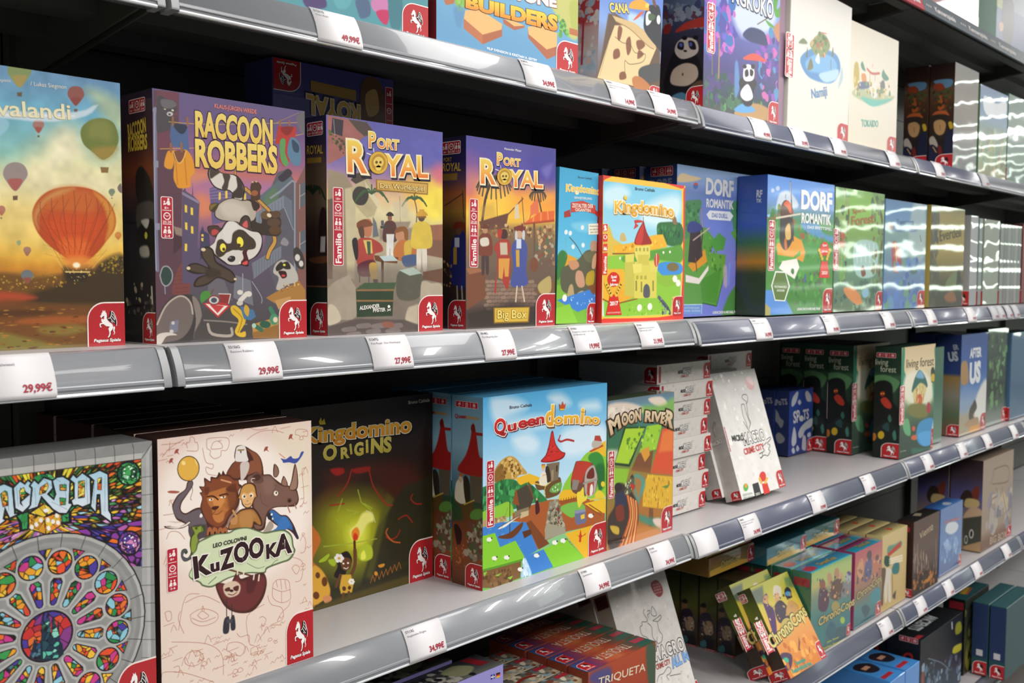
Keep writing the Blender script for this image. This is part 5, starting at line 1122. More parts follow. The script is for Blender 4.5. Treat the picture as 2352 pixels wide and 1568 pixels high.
  (C,[159,455,187,461,181,479,164,470],'a8c02c',2.1),(L,[315,560,325,538,332,559],2.7,'b86a28',0.8,0),(L,[332,557,342,535,350,556],2.7,'b86a28',0.8,0),
  (L,[350,554,360,532,367,553],2.7,'b86a28',0.8,0),(L,[367,551,377,529,384,550],2.7,'b86a28',0.8,0),(L,[384,548,395,526,402,547],2.7,'b86a28',0.8,0),
  (L,[402,545,412,523,420,544],2.7,'b86a28',0.8,0),(L,[420,542,430,519,438,541],2.7,'b86a28',0.8,0),(E,[337,535,7,2,0,7],'d8902a',1.6),(C,[346,511,371,511,368,520,352,520],'d8902a',1.6),
  (C,[94,360,115,360,132,390,120,415,104,448,136,483,158,543,163,563,119,571,91,582],'c8702a',2.7),(C,[101,466,136,483,158,524,164,554,141,571,100,571],'e0a83a',3.2),
  (E,[144,517,10,2,0,14],'6a3a14',1.6),(E,[120,493,8,2,0,9],'6a3a14',1.6),(E,[114,551,11,3,0,11],'6a3a14',1.6),(C,[138,561,163,563,169,578,146,582],'d89060',2.1),
  (L,[255,419,256,457],9,'5a2c14'),(C,[245,407,239,383,263,368,281,343,299,337,323,345,329,370,304,376,286,401,268,416],'f4f080',6),(C,[248,408,245,388,263,378,274,394,268,414],'f08a28',3.2),
  (C,[250,413,254,395,266,402,265,417],'d83a18',2.7),(L,[299,334,323,348,335,376],2.7,'e8e0d0',0.7),
  (C,[178,506,192,481,181,455,204,446,227,444,242,463,244,482,227,498,215,519,192,518],'201814',1.6),(C,[201,466,210,459,236,467,243,482,238,498,221,501,207,491],'6a4024',1.6),
  (L,[244,515,256,490,256,447],13,'6a4024'),(L,[201,511,186,540],10,'6a4024'),(P,[207,510,241,517,250,550,244,572,203,567,198,547],'d8a838',2.1),(L,[212,569,210,583],9,'6a4024'),
  (L,[232,569,235,584],9,'6a4024'),(E,[215,554,7,2,0,7],'5a3414',1.1),(E,[235,556,6,1,0,6],'5a3414',1.1),(E,[209,461,7,2,0,6],'f4f0e8',1.1),(E,[250,541,5,1,0,4],'f4f0e8',1.1),
  (E,[203,467,7,2,0,6],'f4f0e8',1.1),(E,[247,545,5,1,0,4],'f4f0e8',1.1),(E,[191,465,7,2,0,6],'f4f0e8',1.1),(E,[239,543,5,1,0,4],'f4f0e8',1.1),(E,[186,456,7,2,0,6],'f4f0e8',1.1),
  (E,[235,537,5,1,0,4],'f4f0e8',1.1),(E,[192,450,7,2,0,6],'f4f0e8',1.1),(E,[239,533,5,1,0,4],'f4f0e8',1.1),(E,[203,453,7,2,0,6],'f4f0e8',1.1),(E,[247,535,5,1,0,4],'f4f0e8',1.1),
  (E,[197,459,5,1,0,4],'e8a838'),(E,[213,478,4,1,0,3],'f4f0e8'),(E,[230,480,4,1,0,3],'f4f0e8'),(L,[214,491,224,496,231,493],2.7,'f4ece0'),
  (P,[100,584,261,576,570,566,570,597,99,598],'5a4c20',5,0.8),],
   'text':[('Kingdomino',[70,103,484,114,485,64,71,59],{'col': 'eeb830','bold': 0.03,'outline': 'd8d0b0','ow': 0.04,'col2': 'c8801c','shadow': '0c0a08'}),('O',[142,160,192,162,194,118,144,117],{'col': 'c0b45c','bold': 0.05,'col2': 'a8983c'}),('R',[205,163,235,163,234,130,205,131],{'col': 'c0b45c','bold': 0.05,'col2': 'a8983c'}),('i',[241,154,250,153,246,121,237,122],{'col': 'c0b45c','bold': 0.05,'col2': 'a8983c'}),('G',[256,161,293,161,293,123,256,123],{'col': 'c0b45c','bold': 0.05,'col2': 'a8983c'}),('i',[300,156,312,156,310,115,299,116],{'col': 'c0b45c','bold': 0.05,'col2': 'a8983c'}),('NS',[318,161,401,165,402,119,320,117],{'col': 'c0b45c','bold': 0.05,'col2': 'a8983c'}),('Bruno Cathala',[469.2,26.4,560.2,25.6,560.1,14.6,469.1,15.6],{'col': 'b8b4a8','bold': 0.02})],'icons':[('shape',[127,45,134,34,139,46,146,38,151,56,130,55],'d8c030',0.8,0),('badge',(470,463,102,133))]},
 },
 'queen': {'edge': '5aa8d8',
  'front': {'size':(624,599),'cell':0.8,'ops':[
  (V,[(-23,'4aa8de'),(66,'6ab8e4'),(209,'a8d4ee'),(304,'b8dcf0'),(667,'60b030')]),(C,[32,11,84,2,164,18,206,49,111,72,52,80],'dcecf6',15,0.8),
  (C,[131,139,207,129,263,168,235,198,166,184],'dcecf6',15,0.8),(C,[305,21,372,16,425,55,350,58],'dcecf6',15,0.8),(C,[381,148,505,132,611,153,612,214,459,236,382,216],'dcecf6',15,0.8),
  (C,[71,82,277,80,351,116,207,119],'dcecf6',15,0.8),(C,[472,59,568,58,585,90,496,86],'dcecf6',15,0.8),(P,[149,269,214,263,266,283,257,304,167,294],'e8b428',1.2),
  (C,[381,342,484,251,532,230,620,227,623,401,480,378],'8cc43c',1.6),(P,[527,233,548,222,620,203,621,262,587,247],'e8b830',1.6),(P,[524,229,603,215,606,222,537,234],'b84a2c',0.8),
  (C,[540,214,545,198,575,191,595,200,592,217,559,223],'b8b0a4',1.2),(P,[553,195,558,179,586,182,598,204],'b04038',0.8),
  (C,[522,259,532,240,576,239,610,274,611,350,584,374,560,291],'3a8a3a',2.5),(C,[560,291,610,288,617,358,584,374],'1f5a30',6,0.7),
  (C,[50,264,54,228,85,202,121,194,153,207,181,236,204,261,167,262,135,273],'c0984a',1.6),(S,[59,250,81,207,125,198,171,229,195,257,135,267],'8a6428,d8b468,6a4a1c,e0c078',6,60,1),
  (C,[50,267,54,234,81,216,99,250,90,270],'7a5424',3.3,0.8),(C,[-10,354,-10,282,46,272,99,265,149,275,172,294,214,294,286,347,301,369,219,362,135,367],'2f7a40',1.6),
  (S,[-10,282,99,268,172,298,219,298,291,354,135,361,-10,348],'1f5a34,3f9a50,2a6a3c,4aa85c',10,110,0.8),(C,[-10,354,68,343,117,339,140,368,136,386,55,387,-10,378],'8cc43c',2),
  (P,[-10,378,55,381,104,380,108,399,46,401,-10,400],'b89a68',1.6),(S,[51,380,104,383,104,399,51,392],'d8c890,8a7448',4,20,1),
  (P,[136,379,219,368,316,365,502,388,618,428,619,497,403,488,298,498,259,520,196,421,136,404],'a85a2c',2),
  (P,[-10,400,82,398,201,419,259,520,197,536,173,503,150,470,78,477,55,430,-10,427],'3f82d0',1.2),(S,[3,405,73,405,150,463,182,498,82,472],'6aa4e4,3470b8',3.3,20,2),
  (P,[201,422,224,417,297,492,317,512,264,521],'7a4424',1.6),(P,[182,447,224,446,229,463,192,471],'5a3420',0.8),(C,[366,360,391,344,459,358,464,382,376,378],'e8b428',1.2),
  (C,[371,400,459,395,508,423,460,442,423,442],'7ab84c',1.6),(P,[398,494,625,491,627,603,505,599],'e8b428',1.2),(P,[502,408,623,408,624,463,562,446],'e8bc30',1.2),
  (L,[371,380,459,381],3.7,'8a4a1c',1,0),(L,[376,388,459,386],3.7,'8a4a1c',1,0),(L,[513,417,596,465],3.7,'8a4a1c',1,0),(L,[529,416,599,456],3.7,'8a4a1c',1,0),
  (L,[403,512,494,594],3.7,'8a4a1c',1,0),(L,[409,526,478,594],3.7,'8a4a1c',1,0),(L,[376,373,376,388],3.3,'8a4a1c',1,0),(L,[411,513,411,530],3.3,'8a4a1c',1,0),
  (L,[389,373,390,388],3.3,'8a4a1c',1,0),(L,[424,526,424,543],3.3,'8a4a1c',1,0),(L,[403,373,403,388],3.3,'8a4a1c',1,0),(L,[436,538,437,555],3.3,'8a4a1c',1,0),
  (L,[416,373,416,388],3.3,'8a4a1c',1,0),(L,[449,551,449,568],3.3,'8a4a1c',1,0),(L,[430,374,430,389],3.3,'8a4a1c',1,0),(L,[462,564,462,580],3.3,'8a4a1c',1,0),
  (L,[443,374,443,389],3.3,'8a4a1c',1,0),(L,[475,576,475,593],3.3,'8a4a1c',1,0),(L,[457,374,457,389],3.3,'8a4a1c',1,0),(L,[488,589,488,606],3.3,'8a4a1c',1,0),
  (P,[-10,427,55,427,78,477,150,470,197,536,173,541,73,538,-9,536],'86cc34',1.6),(P,[288,525,403,512,505,599,328,596],'86cc34',1.6),(P,[192,532,288,525,338,595,183,597],'3f82d0',1.2),
  (P,[-9,536,73,538,178,542,174,595,47,600,-9,587],'7d5a34',1.6),(L,[-9,534,73,537,183,539],7,'5a9a2c',1,0),(S,[-9,548,137,555,137,599,30,593],'6a4826,8a6840,5a3c20',7,40,1),
  (P,[3,542,21,542,8,555],'8cc83c',0.8),(P,[56,562,87,560,69,568],'8cc83c',0.8),(P,[112,582,139,581,128,591],'8cc83c',0.8),(C,[178,596,183,565,192,535,206,547,230,597,202,596],'a8d0f0',1.6),
  (S,[183,539,202,537,226,596,183,593],'f0f8fc,d0e8f8',4,40,0.6),(C,[427,320,447,266,463,255,527,267,555,284,575,331,556,383,502,381,438,358],'6a4a3c',1.2),
  (C,[430,320,452,267,465,257,527,268,538,278,501,307,485,332],'b83c2c',1.2),(P,[437,315,474,323,459,354,433,350],'8a8078',1.2),
  (C,[501,337,511,295,549,281,566,306,572,334,556,383,512,383],'b0a49c',1.2),(C,[514,322,522,300,549,290,555,325],'6a2c24',1.2),(P,[517,340,555,339,551,382,515,384],'a04430',1.2),
  (L,[496,337,572,334],7,'9a9088',1,0),(C,[531,379,534,352,545,347,550,369,540,387],'e8e0dc',1.2),(C,[470,417,459,368,480,361,496,350,502,388,518,377,513,397,491,403],'e8d040',1.2),
  (C,[562,384,584,374,612,392,615,406,567,402],'e0c838',1.6),(E,[606,356,12,2,0,10],'e0c838',1.6),(L,[534,400,590,402],7,'e0c040'),
  (P,[449,423,508,431,514,468,508,477,460,476,452,461],'6a7090',1.2),(P,[447,424,510,429,508,438,452,435],'8a90ac',0.8),(P,[481,446,503,444,504,460,484,460],'e8c040',0.8),
  (C,[458,509,474,515,482,496,490,518,509,513,509,518,488,523,485,538,474,536,474,520],'c83c24',0.8),(P,[316,371,361,372,377,421,403,478,398,491,293,494,302,427],'8a8470',1.2),
  (S,[319,375,361,375,398,478,378,487,322,486,307,441],'b0aa94,5a5444,9c967e,6a6450',8,70,1),(S,[326,380,372,407,398,478,357,470],'8a2c28,4a5a30,6a3a30',3.7,40,1),
  (P,[292,461,302,440,393,470,403,492,297,495],'a09a84',1.6),(C,[242,299,257,294,296,313,335,300,370,298,376,328,366,353,321,359,296,355,291,329,257,323],'6a4a28',1.2),
  (C,[316,336,335,319,376,315,376,338,346,347],'6aa44c',1.6),(L,[242,299,296,316,335,301],3.7,'d8b850',1,0),(L,[296,316,289,335,296,349],3.3,'d8b850'),
  (P,[300,243,367,245,360,303,320,307],'7a6a54',1.6),(C,[298,301,295,255,310,254,320,281,320,304],'3a2c20',1.6),(P,[325,269,337,267,335,303,325,303],'9a8a6c',1.2),
  (P,[350,256,357,255,355,276,349,277],'2a2018'),(S,[320,320,371,318,371,338,331,341],'d8e8c0,4a8a3c',3.3,20,1),
  (C,[319,152,324,139,333,140,346,181,374,210,397,220,380,237,325,241,271,232,295,213,309,186],'7a1c18',1.2),
  (C,[322,152,333,144,343,182,372,212,392,221,375,233,325,237,278,231,300,214,314,187],'c82c28',1.6),(S,[309,189,344,187,374,220,295,226],'98201c,d84038',4,26,1.3),
  (L,[359,171,374,178,405,175,441,184],7,'b02c28'),(L,[369,157,361,171],6,'b02c28'),(C,[264,305,271,274,276,268,288,267,298,275,303,311,286,313],'e4dcc4',1.2),
  (E,[283,258,8,1,0,7],'e0b898',0.8),(C,[276,252,276,243,293,245,291,255],'d8a830',0.8),(L,[276,243,291,244],3.3,'b0402c'),(L,[281,279,295,278],3.3,'d0a888'),
  (P,[144,315,158,308,204,296,238,346,214,383,158,383],'4a4034',1.2),(P,[149,307,153,301,168,360,135,348],'8c4c28',1.2),(P,[207,293,219,298,238,349,233,348],'7a4828',1.2),
  (P,[145,375,214,371,215,396,145,397],'8a7a5c',1.2),(P,[175,383,212,383,212,399,172,403],'c8b48c',1.2),(C,[71,442,122,439,182,416,177,437,136,458,86,451],'6a3c20',1.2),
  (L,[123,340,123,440],3.7,'4a3020',1,0),(C,[68,417,117,404,177,390,136,404,100,417],'f0ece4',1.2),(L,[68,414,177,390],2,'5a4030',1,0),(L,[73,446,113,357],1.2,'5a4030',0.7,0),
  (C,[245,369,252,351,262,366,267,386,265,398,248,402],'4a1a20',1.2),(E,[252,353,4,1,0,4],'d8b090',0.8),(E,[29,443,12,2,0,7],'f0efe8',1.2),(E,[40,441,3,1,0,3],'3a3430',0.8),
  (L,[26,449,26,453],1.6,'3a3430',1,0),(E,[53,507,12,3,0,7],'f0efe8',1.2),(E,[64,505,3,1,0,3],'3a3430',0.8),(L,[50,512,50,517],1.6,'3a3430',1,0),(E,[109,516,13,3,0,7],'f0efe8',1.2),
  (E,[120,514,3,1,0,3],'3a3430',0.8),(L,[106,522,106,526],1.6,'3a3430',1,0),(E,[253,539,14,3,0,7],'f0efe8',1.2),(E,[265,537,3,1,0,3],'3a3430',0.8),(L,[249,545,249,550],1.6,'3a3430',1,0),
  (E,[345,514,14,3,0,8],'f0efe8',1.2),(E,[357,512,4,1,0,3],'3a3430',0.8),(L,[341,520,341,524],1.6,'3a3430',1,0),(E,[388,516,14,3,0,8],'f0efe8',1.2),(E,[401,513,4,1,0,3],'3a3430',0.8),
  (L,[384,521,384,526],1.6,'3a3430',1,0),(E,[538,457,15,3,0,8],'f0efe8',1.2),(E,[552,455,4,1,0,3],'3a3430',0.8),(L,[534,463,534,468],1.6,'3a3430',1,0),(E,[174,568,13,3,0,7],'f0efe8',1.2),
  (E,[185,566,3,1,0,3],'3a3430',0.8),(L,[170,573,170,578],1.6,'3a3430',1,0),],
   'text':[('Q',[52,120,108,115,103,68,48,71],{'col': 'd8302c','bold': 0.035,'outline': 'f6ece0','ow': 0.04,'col2': 'a81c20','shadow': '5a2030'}),('u',[111,116,158,112,156,80,108,84],{'col': 'd8302c','bold': 0.035,'outline': 'f6ece0','ow': 0.04,'col2': 'a81c20','shadow': '5a2030'}),('een',[162,111,292,106,290,72,160,75],{'col': 'd8302c','bold': 0.035,'outline': 'f6ece0','ow': 0.04,'col2': 'a81c20','shadow': '5a2030'}),('d',[293,115,337,117,340,50,296,49],{'col': 'f6c83a','bold': 0.035,'outline': 'f8f0d8','ow': 0.04,'col2': 'e09a20','shadow': '7a4a20'}),('o',[339,117,384,118,385,81,340,80],{'col': 'f6c83a','bold': 0.035,'outline': 'f8f0d8','ow': 0.04,'col2': 'e09a20','shadow': '7a4a20'}),('m',[387,118,471,125,475,86,390,80],{'col': 'f6c83a','bold': 0.035,'outline': 'f8f0d8','ow': 0.04,'col2': 'e09a20','shadow': '7a4a20'}),('i',[475,126,495,129,502,75,482,72],{'col': 'f6c83a','bold': 0.035,'outline': 'f8f0d8','ow': 0.04,'col2': 'e09a20','shadow': '7a4a20'}),('no',[498,129,582,141,586,107,503,94],{'col': 'f6c83a','bold': 0.035,'outline': 'f8f0d8','ow': 0.04,'col2': 'e09a20','shadow': '7a4a20'}),('Bruno Cathala',[118.7,44.9,225.6,45.6,225.6,35.3,118.8,34.9],{'col': '3a3c44','bold': 0.01})],'icons':[('shape',[359,49,372,58,378,42,386,57,396,51,389,72,366,71],'c8501c',1.2,0),('shape',[363,67,389,69,387,73,366,72],'e8c03a',1.3,0),('strip',(16,196,51,406),('8+','30-40','2-4'),True),('badge',(524,489,100,110))]},
  'left': {'size':(134,599),'cell':1.2,'ops':[  # sky and tower duller than the cover: side shade is painted in
  (V,[(-8,'6a9ab4'),(157,'8ab4c8'),(293,'4a6a7a'),(330,'2c4a34'),(384,'6a3a20'),(498,'8a4a28'),(613,'5a3420')]),
  (C,[90,88,97,85,107,118,119,179,136,190,136,239,98,247,25,236,60,186,79,139],'9c1f1e',2.7),(E,[92,97,9,-1,0,13],'7a1818',1.6),(P,[101,109,136,108,136,117,101,118],'9c1f1e',1.6),
  (C,[15,334,15,288,25,268,47,260,60,286,60,336],'d8d0b8',2.2),(E,[38,263,9,-1,0,11],'c8a890',1.6),(C,[31,253,34,246,47,244,47,254],'b06028',1.1),
  (C,[50,264,63,249,79,274,79,328,60,331],'2c241c',2.2),(P,[79,247,132,244,126,326,86,327],'5a5040',2.7),(C,[9,330,54,346,92,322,86,364,47,393,41,353],'5a4020',2.2),
  (C,[82,364,104,347,135,347,136,373,86,382],'5a8a3c',2.7),(L,[54,341,98,321],3.8,'c8a840',1,0),(S,[70,398,136,378,136,499,60,514],'8a8470,5a5444,a49c84,6a4038,4a5a30',11,90,1),
  (C,[9,418,25,410,44,435,35,473,22,471],'2c1418',2.7),(P,[-1,332,41,357,47,393,-1,401],'234a2c',4,0.8),(S,[2,479,60,468,61,537,2,549],'b87048,a05830',3.8,24,1),],
   'text':[('Queen',[13.5,72.1,64.7,69.8,64.2,57.3,13,59.4],{'col': 'a82028','bold': 0.03}),('domino',[64.7,69.8,119.2,69.9,119.2,58.3,64.7,58.1],{'col': 'c8902c','bold': 0.03})],'icons':[('strip',(17,17,114,37),('8+','30-40','2-4'),False),('badge',(59,519,75,80))]},
 },
 'moon': {'edge': '5a6a4a',
  'front': {'size':(418,534),'cell':0.9,'ops':[
  (V,[(-4,'62788c'),(36,'6a94a8'),(107,'3f7a6a'),(252,'7a8a3c'),(433,'a06a2c'),(564,'b8702c')]),(C,[-6,18,113,14,226,49,157,73,40,101,-5,106],'e0d0c0',8),
  (S,[-6,23,122,19,244,56,106,78,-1,97],'f0e4d4,c8bcb0,ece0d0',10,50,1.4),(C,[252,10,334,12,372,42,316,47,261,27],'e4d4c4',6),(C,[208,37,334,44,418,25,420,100,245,82],'8ac040',10,0.7),
  (C,[-5,96,183,96,91,167,-4,165],'2f6a4c',10,0.8),(C,[-3,175,66,184,100,218,-3,215],'d8dcd0',7,0.8),(P,[98,102,232,114,135,251,42,231],'1c3a1c',2.8),
  (P,[107,108,226,119,128,240,46,224],'a8d030',2.8),(P,[241,113,341,115,302,208,194,205],'9acc34',2.8),(P,[341,134,421,134,418,322,267,293],'d8502c',4),
  (P,[346,145,417,142,414,227,320,221],'e8843c',6,0.8),(P,[-2,235,135,259,102,330,3,330],'8cc030',3.5),(S,[107,108,336,118,284,211,117,231],'7ab028,b8dc48,5a8a20',7,40,1),
  (P,[186,209,284,211,267,293,144,265],'7a4a28',3.5),(P,[199,201,256,190,261,224,230,246],'d89830',2.1),(P,[135,264,285,295,416,325,424,607,123,548],'b0702c',21,0.7),
  (P,[249,295,417,327,415,456,218,410,223,333],'e0b02c',2.8),(S,[249,301,412,329,410,450,225,406],'b07a1c,f0cc48,c89424',6,60,0.6),(P,[261,423,288,430,290,501,258,493],'7a4a24',2.1),
  (P,[342,356,398,354,380,367],'5a8a30',2.1),(C,[199,438,271,461,421,498,422,553,272,493,200,459],'3f8a78',8,0.9),(C,[289,469,345,479,346,517,299,492],'e0c8b8',6),
  (C,[183,482,422,536,422,553,167,556],'c8803c',11,0.8),(C,[161,288,223,302,233,340,198,386,181,425],'4f9a98',6,0.8),(C,[170,299,205,310,206,330,189,374],'a8783c',4),
  (C,[15,526,5,424,45,381,52,322,77,301,128,324,163,360,190,405,183,482,81,529],'3a2c24',6),(E,[67,317,23,4,0,18],'241c1c',2.8),(C,[48,342,86,332,120,358,112,392,62,389],'2a2e4a',4),
  (C,[53,388,95,384,104,437,62,435],'7a2c1c',4),(C,[21,447,71,461,72,487,38,475],'c8a838',3.5),(C,[111,321,136,294,161,288,162,329,128,354,103,345],'5a5a44',2.8),
  (S,[110,311,153,297,154,338,111,347],'c8c8a0,3a3a2c',6,20,1),(C,[140,315,171,323,162,339,145,331],'b83420',2.8),(P,[136,289,153,279,162,298],'3a3a30',1.4),
  (L,[120,353,138,438,73,538],8,'c8541c',0.9),(L,[127,357,145,439,84,540],8,'e89a48',0.9),(L,[135,362,151,440,96,542],8,'a83c14',0.9),(L,[143,366,157,441,108,545],8,'f0c078',0.9),
  (L,[151,370,163,442,120,547],8,'c8541c',0.9),(L,[159,375,169,443,132,549],8,'e89a48',0.9),(L,[167,379,175,444,144,552],8,'a83c14',0.9),(L,[175,383,181,445,156,554],8,'f0c078',0.9),
  (L,[182,388,187,446,168,557],8,'c8541c',0.9),],
   'text':[('M',[17,121,85,96,69,51,-1,70],{'col': 'e6d2b0','bold': 0.045,'outline': '45301c','ow': 0.09,'col2': 'c8a880'}),('OON',[83,95,205,86,202,45,80,52],{'col': 'e6d2b0','bold': 0.045,'outline': '45301c','ow': 0.09,'col2': 'c8a880'}),('RIV',[223,93,329,106,333,69,228,54],{'col': 'e6d2b0','bold': 0.045,'outline': '45301c','ow': 0.09,'col2': 'c8a880'}),(E,[325,109,359,118,370,75,335,69],{'col': 'e6d2b0','bold': 0.045,'outline': '45301c','ow': 0.09,'col2': 'c8a880'}),('R',[347,116,407,137,426,81,365,64],{'col': 'e6d2b0','bold': 0.045,'outline': '45301c','ow': 0.09,'col2': 'c8a880'}),('Bruno Cathala &',[7.7,504.7,110,509.2,110.4,499,8.2,494.7],{'col': '2c1c10','bold': 0.02}),('Yohan Servais',[7.9,513.7,95.8,520.8,96.6,511.6,8.6,504.7],{'col': '2c1c10','bold': 0.02})],'icons':[('strip',(6,179,41,349),('8+','30','2-4'),True),('badge',(340,436,78,98))]},
 },
 'giants': {'edge': '2f8fc0',
  'front': {'size':(208,516),'cell':0.9,'ops':[
  (V,[(-7,'3fa8d4'),(189,'52b4dc'),(286,'6ac0e0'),(345,'6aa83a'),(510,'5a7a34')]),(C,[71,180,210,166,224,197,109,204],'8cd0ea',6,0.7),(P,[0,299,44,282,100,295,102,350,2,364],'e0a030',1.5),
  (C,[-9,311,20,272,51,293,5,372],'3a7a3a',3),(P,[-6,388,104,381,231,341,238,511,-1,514],'7ab838',3),
  (C,[17,372,22,333,52,320,107,299,156,265,215,274,224,341,206,382,143,412,80,417,31,406],'5a5a44',2.5),(C,[57,308,101,303,114,322,77,335],'c8906a',2),
  (C,[171,248,183,231,206,234,207,262,182,271],'b89478',2),(C,[137,277,214,266,203,302,158,304],'6a6a4c',2.5),(C,[102,338,134,341,148,384,117,392,97,369],'c8987a',2),
  (C,[159,344,198,334,193,383,154,380],'b89a2c',2.5),(C,[189,287,208,274,204,322,184,323],'c8a080',2),(C,[56,417,67,386,85,389,94,448,63,448],'b8a070',2),
  (C,[105,416,143,404,157,447,113,448],'b8a880',2),(P,[2,437,226,386,229,446,114,475],'3f80d0',2.5),(S,[8,437,220,394,222,438,114,467],'8ac0f0,c8e0f8',3.6,20,1),
  (P,[161,387,225,374,227,402,194,415],'7a5030',2),(P,[0,464,69,448,115,511,-1,514],'8cc83c',2),(E,[42,429,12,0,0,12],'f0efe8',1),(L,[60,227,98,252,131,286],3,'4a3a2c'),
  (L,[39,228,42,294],1,'8a8a7c',0.8),(E,[41,211,9,-1,0,8],'e4ecec',1.5),(E,[63,213,9,-1,0,8],'e4ecec',1.5),(E,[127,190,9,-1,0,8],'e4ecec',1.5),(E,[80,257,9,0,0,8],'e4ecec',1.5),
  (E,[133,249,9,0,0,8],'e4ecec',1.5),],
   'text':[('Kingdomino',[33,77,219,73,218,49,33,53],{'col': 'f0c84a','bold': 0.02,'outline': 'f4ecc8','ow': 0.05,'arc': 0.12}),('ERWEITERUNG',[78.5,97.9,174.2,93.3,173.9,85.4,78.1,90.1],{'col': 'e8f0f0','bold': 0.02}),('Bruno Cathala',[95.5,27.2,171.3,24.4,171,17.4,95.2,20.2],{'col': '3a4a5a'}),('ZEITALTER DER',[68.6,126.6,181.9,120.3,181.1,106.9,67.9,113.5],{'col': 'f4e8d8','bold': 0.02,'lift': 0.5}),('GIGANTEN',[84.5,138.1,169.6,135.2,169.2,124.2,84.1,127.2],{'col': 'f4e8d8','bold': 0.02,'lift': 0.5}),('Erweiterung',[166.6,184.9,215.7,180.7,215.3,175.5,166.1,179.8],{'col': '4a4a44'}),('zum Spiel des',[167,195.9,216.2,191.5,215.7,186.3,166.6,190.8],{'col': '4a4a44'}),('Jahre 2017',[171.3,205.2,214,201.6,213.6,196.4,170.9,200],{'col': '4a4a44'})],'icons':[('shape',[28,145,57,135,64,157,29,164],'a8342c',0.15,0),('shape',[219,153,186,136,188,120,212,134],'a8342c',0.15,0),('shape',[62,111,124,100,194,111,196,139,131,134,63,144],'c84434',0.3,0),('shape',[158,176,222,169,223,207,160,212],'f0ecd8',0.15,0),('badge',(162,443,46,73))]},
  'left': {'size':(90,516),'cell':1.5,'ops':[
  (V,[(0,'3fa0cc'),(309,'4aa8d0'),(361,'5a8a3a'),(516,'4a6a30')]),],
},
 },
 'kingd': {'edge': 'd8342c',
  'front': {'size':(512,506),'cell':0.8,'ops':[
  ('B','d83a2c'),(C,[7,15,486,13,499,23,497,420,434,426,428,490,10,490,0,483],'f0c040',1.1),(P,[2,19,487,19,493,416,434,420,424,485,13,486,3,479],'7cc8e4>c8e4ec',1.1),
  (C,[9,48,102,25,158,54,63,101,10,96],'d8eef4',14,0.8),(C,[274,80,455,39,481,103,381,160,231,149],'e0f0f4',17,0.8),(C,[2,191,38,174,65,213,120,236,163,293,3,295],'d8b84a',6),
  (P,[3,279,488,226,489,416,434,420,424,485,13,486],'8cc43c',3.4),(C,[327,158,372,143,490,147,488,226,351,217],'2f6a3a',3.4),(S,[327,158,486,140,488,217,351,217],'1f5230,3f8448',9,26,0.8),
  (P,[59,238,162,227,306,193,366,188,398,233,307,248,73,270],'e8b02c',2.3),(S,[66,241,366,195,390,233,80,265],'c88a1c,f4c850',6,24,1),
  (C,[121,273,398,237,488,226,490,288,308,282,163,301],'5a9a3a',5),(P,[4,319,122,318,180,417,5,431],'e8b030',2.9),(P,[95,387,165,392,187,417,96,441],'e8a82c',2.3),
  (C,[331,303,384,289,490,296,491,332,385,343,339,324],'3f8ed8',2.3),(E,[435,308,40,0,0,16],'7a6a44',2.3),(P,[332,341,491,336,492,367,386,384,332,367],'8cb83a',3.4),
  (L,[59,266,191,263],5,'8a5a24',1,0),(L,[96,439,208,424],5,'8a5a24',1,0),(L,[5,423,69,444],5,'8a5a24',1,0),(P,[131,277,184,267,194,417,130,412],'c4bc50',1.7),
  (P,[188,292,327,286,330,423,190,423],'d8cc5a',1.7),(P,[187,238,284,231,285,274,271,291,206,292,191,271],'e0d468',1.7),(P,[209,267,278,265,279,303,209,304],'ccc050',1.7),
  (P,[131,268,187,263,184,292,139,295],'dcd062',1.7),(P,[177,301,235,298,232,329,185,334],'e4d86c',1.7),(P,[286,299,338,296,331,328,290,329],'dcd062',1.7),
  (P,[199,342,214,340,214,354,200,355],'b0a840',1.1),(P,[225,342,239,340,239,354,225,355],'b0a840',1.1),(P,[250,342,265,340,265,354,250,355],'b0a840',1.1),
  (P,[196,359,205,359,206,396,197,396],'8a8430',1.1),(P,[302,359,311,359,312,397,303,397],'8a8430',1.1),(P,[229,363,237,363,238,401,229,401],'8a8430',1.1),
  (C,[248,418,247,384,265,371,284,384,285,418],'5a5a60',1.1),(L,[265,376,266,418],1.7,'3a3a40',1,0),(P,[194,242,205,242,206,254,194,255],'a8a040',0.6),
  (P,[215,242,227,241,227,254,216,254],'a8a040',0.6),(P,[241,241,252,241,253,253,241,254],'a8a040',0.6),(P,[262,240,274,240,274,253,263,253],'a8a040',0.6),
  (C,[186,226,203,188,232,154,242,145,261,182,295,221,270,228,219,231],'9a2822',1.7),(C,[194,224,211,188,235,158,243,166,233,224],'c43a30',2.3),(L,[240,132,240,149],3.4,'6a4a3a'),
  (C,[185,145,224,143,239,149,196,155,210,163,182,176,189,160],'c83830',1.1),(L,[345,421,395,454,420,481],15,'5a6068'),(S,[337,419,356,419,427,481,373,484],'8a9098,3a4048',5,26,1),
  (E,[223,457,15,0,0,13],'f2efe4',1.1),(E,[288,454,15,0,0,13],'f2efe4',1.1),(E,[450,352,16,0,0,13],'f2efe4',1.1),(E,[473,368,16,0,0,13],'f2efe4',1.1),(E,[102,281,5,0,0,5],'f2efe4',1.1),
  (E,[371,255,6,0,0,5],'f2efe4',1.1),(E,[414,252,6,0,0,5],'f2efe4',1.1),(C,[311,282,322,265,337,260,345,281,331,307,316,303],'c84438',1.7),(L,[326,260,327,303],3.4,'e8e0d8'),
  (C,[103,220,102,200,119,191,133,203,137,219],'c8b070',2.3),(C,[431,145,430,123,450,122,458,148],'8a6a4a',2.3),(S,[6,467,166,442,427,477,167,488],'6aa82c,a8d850',5,30,1),],
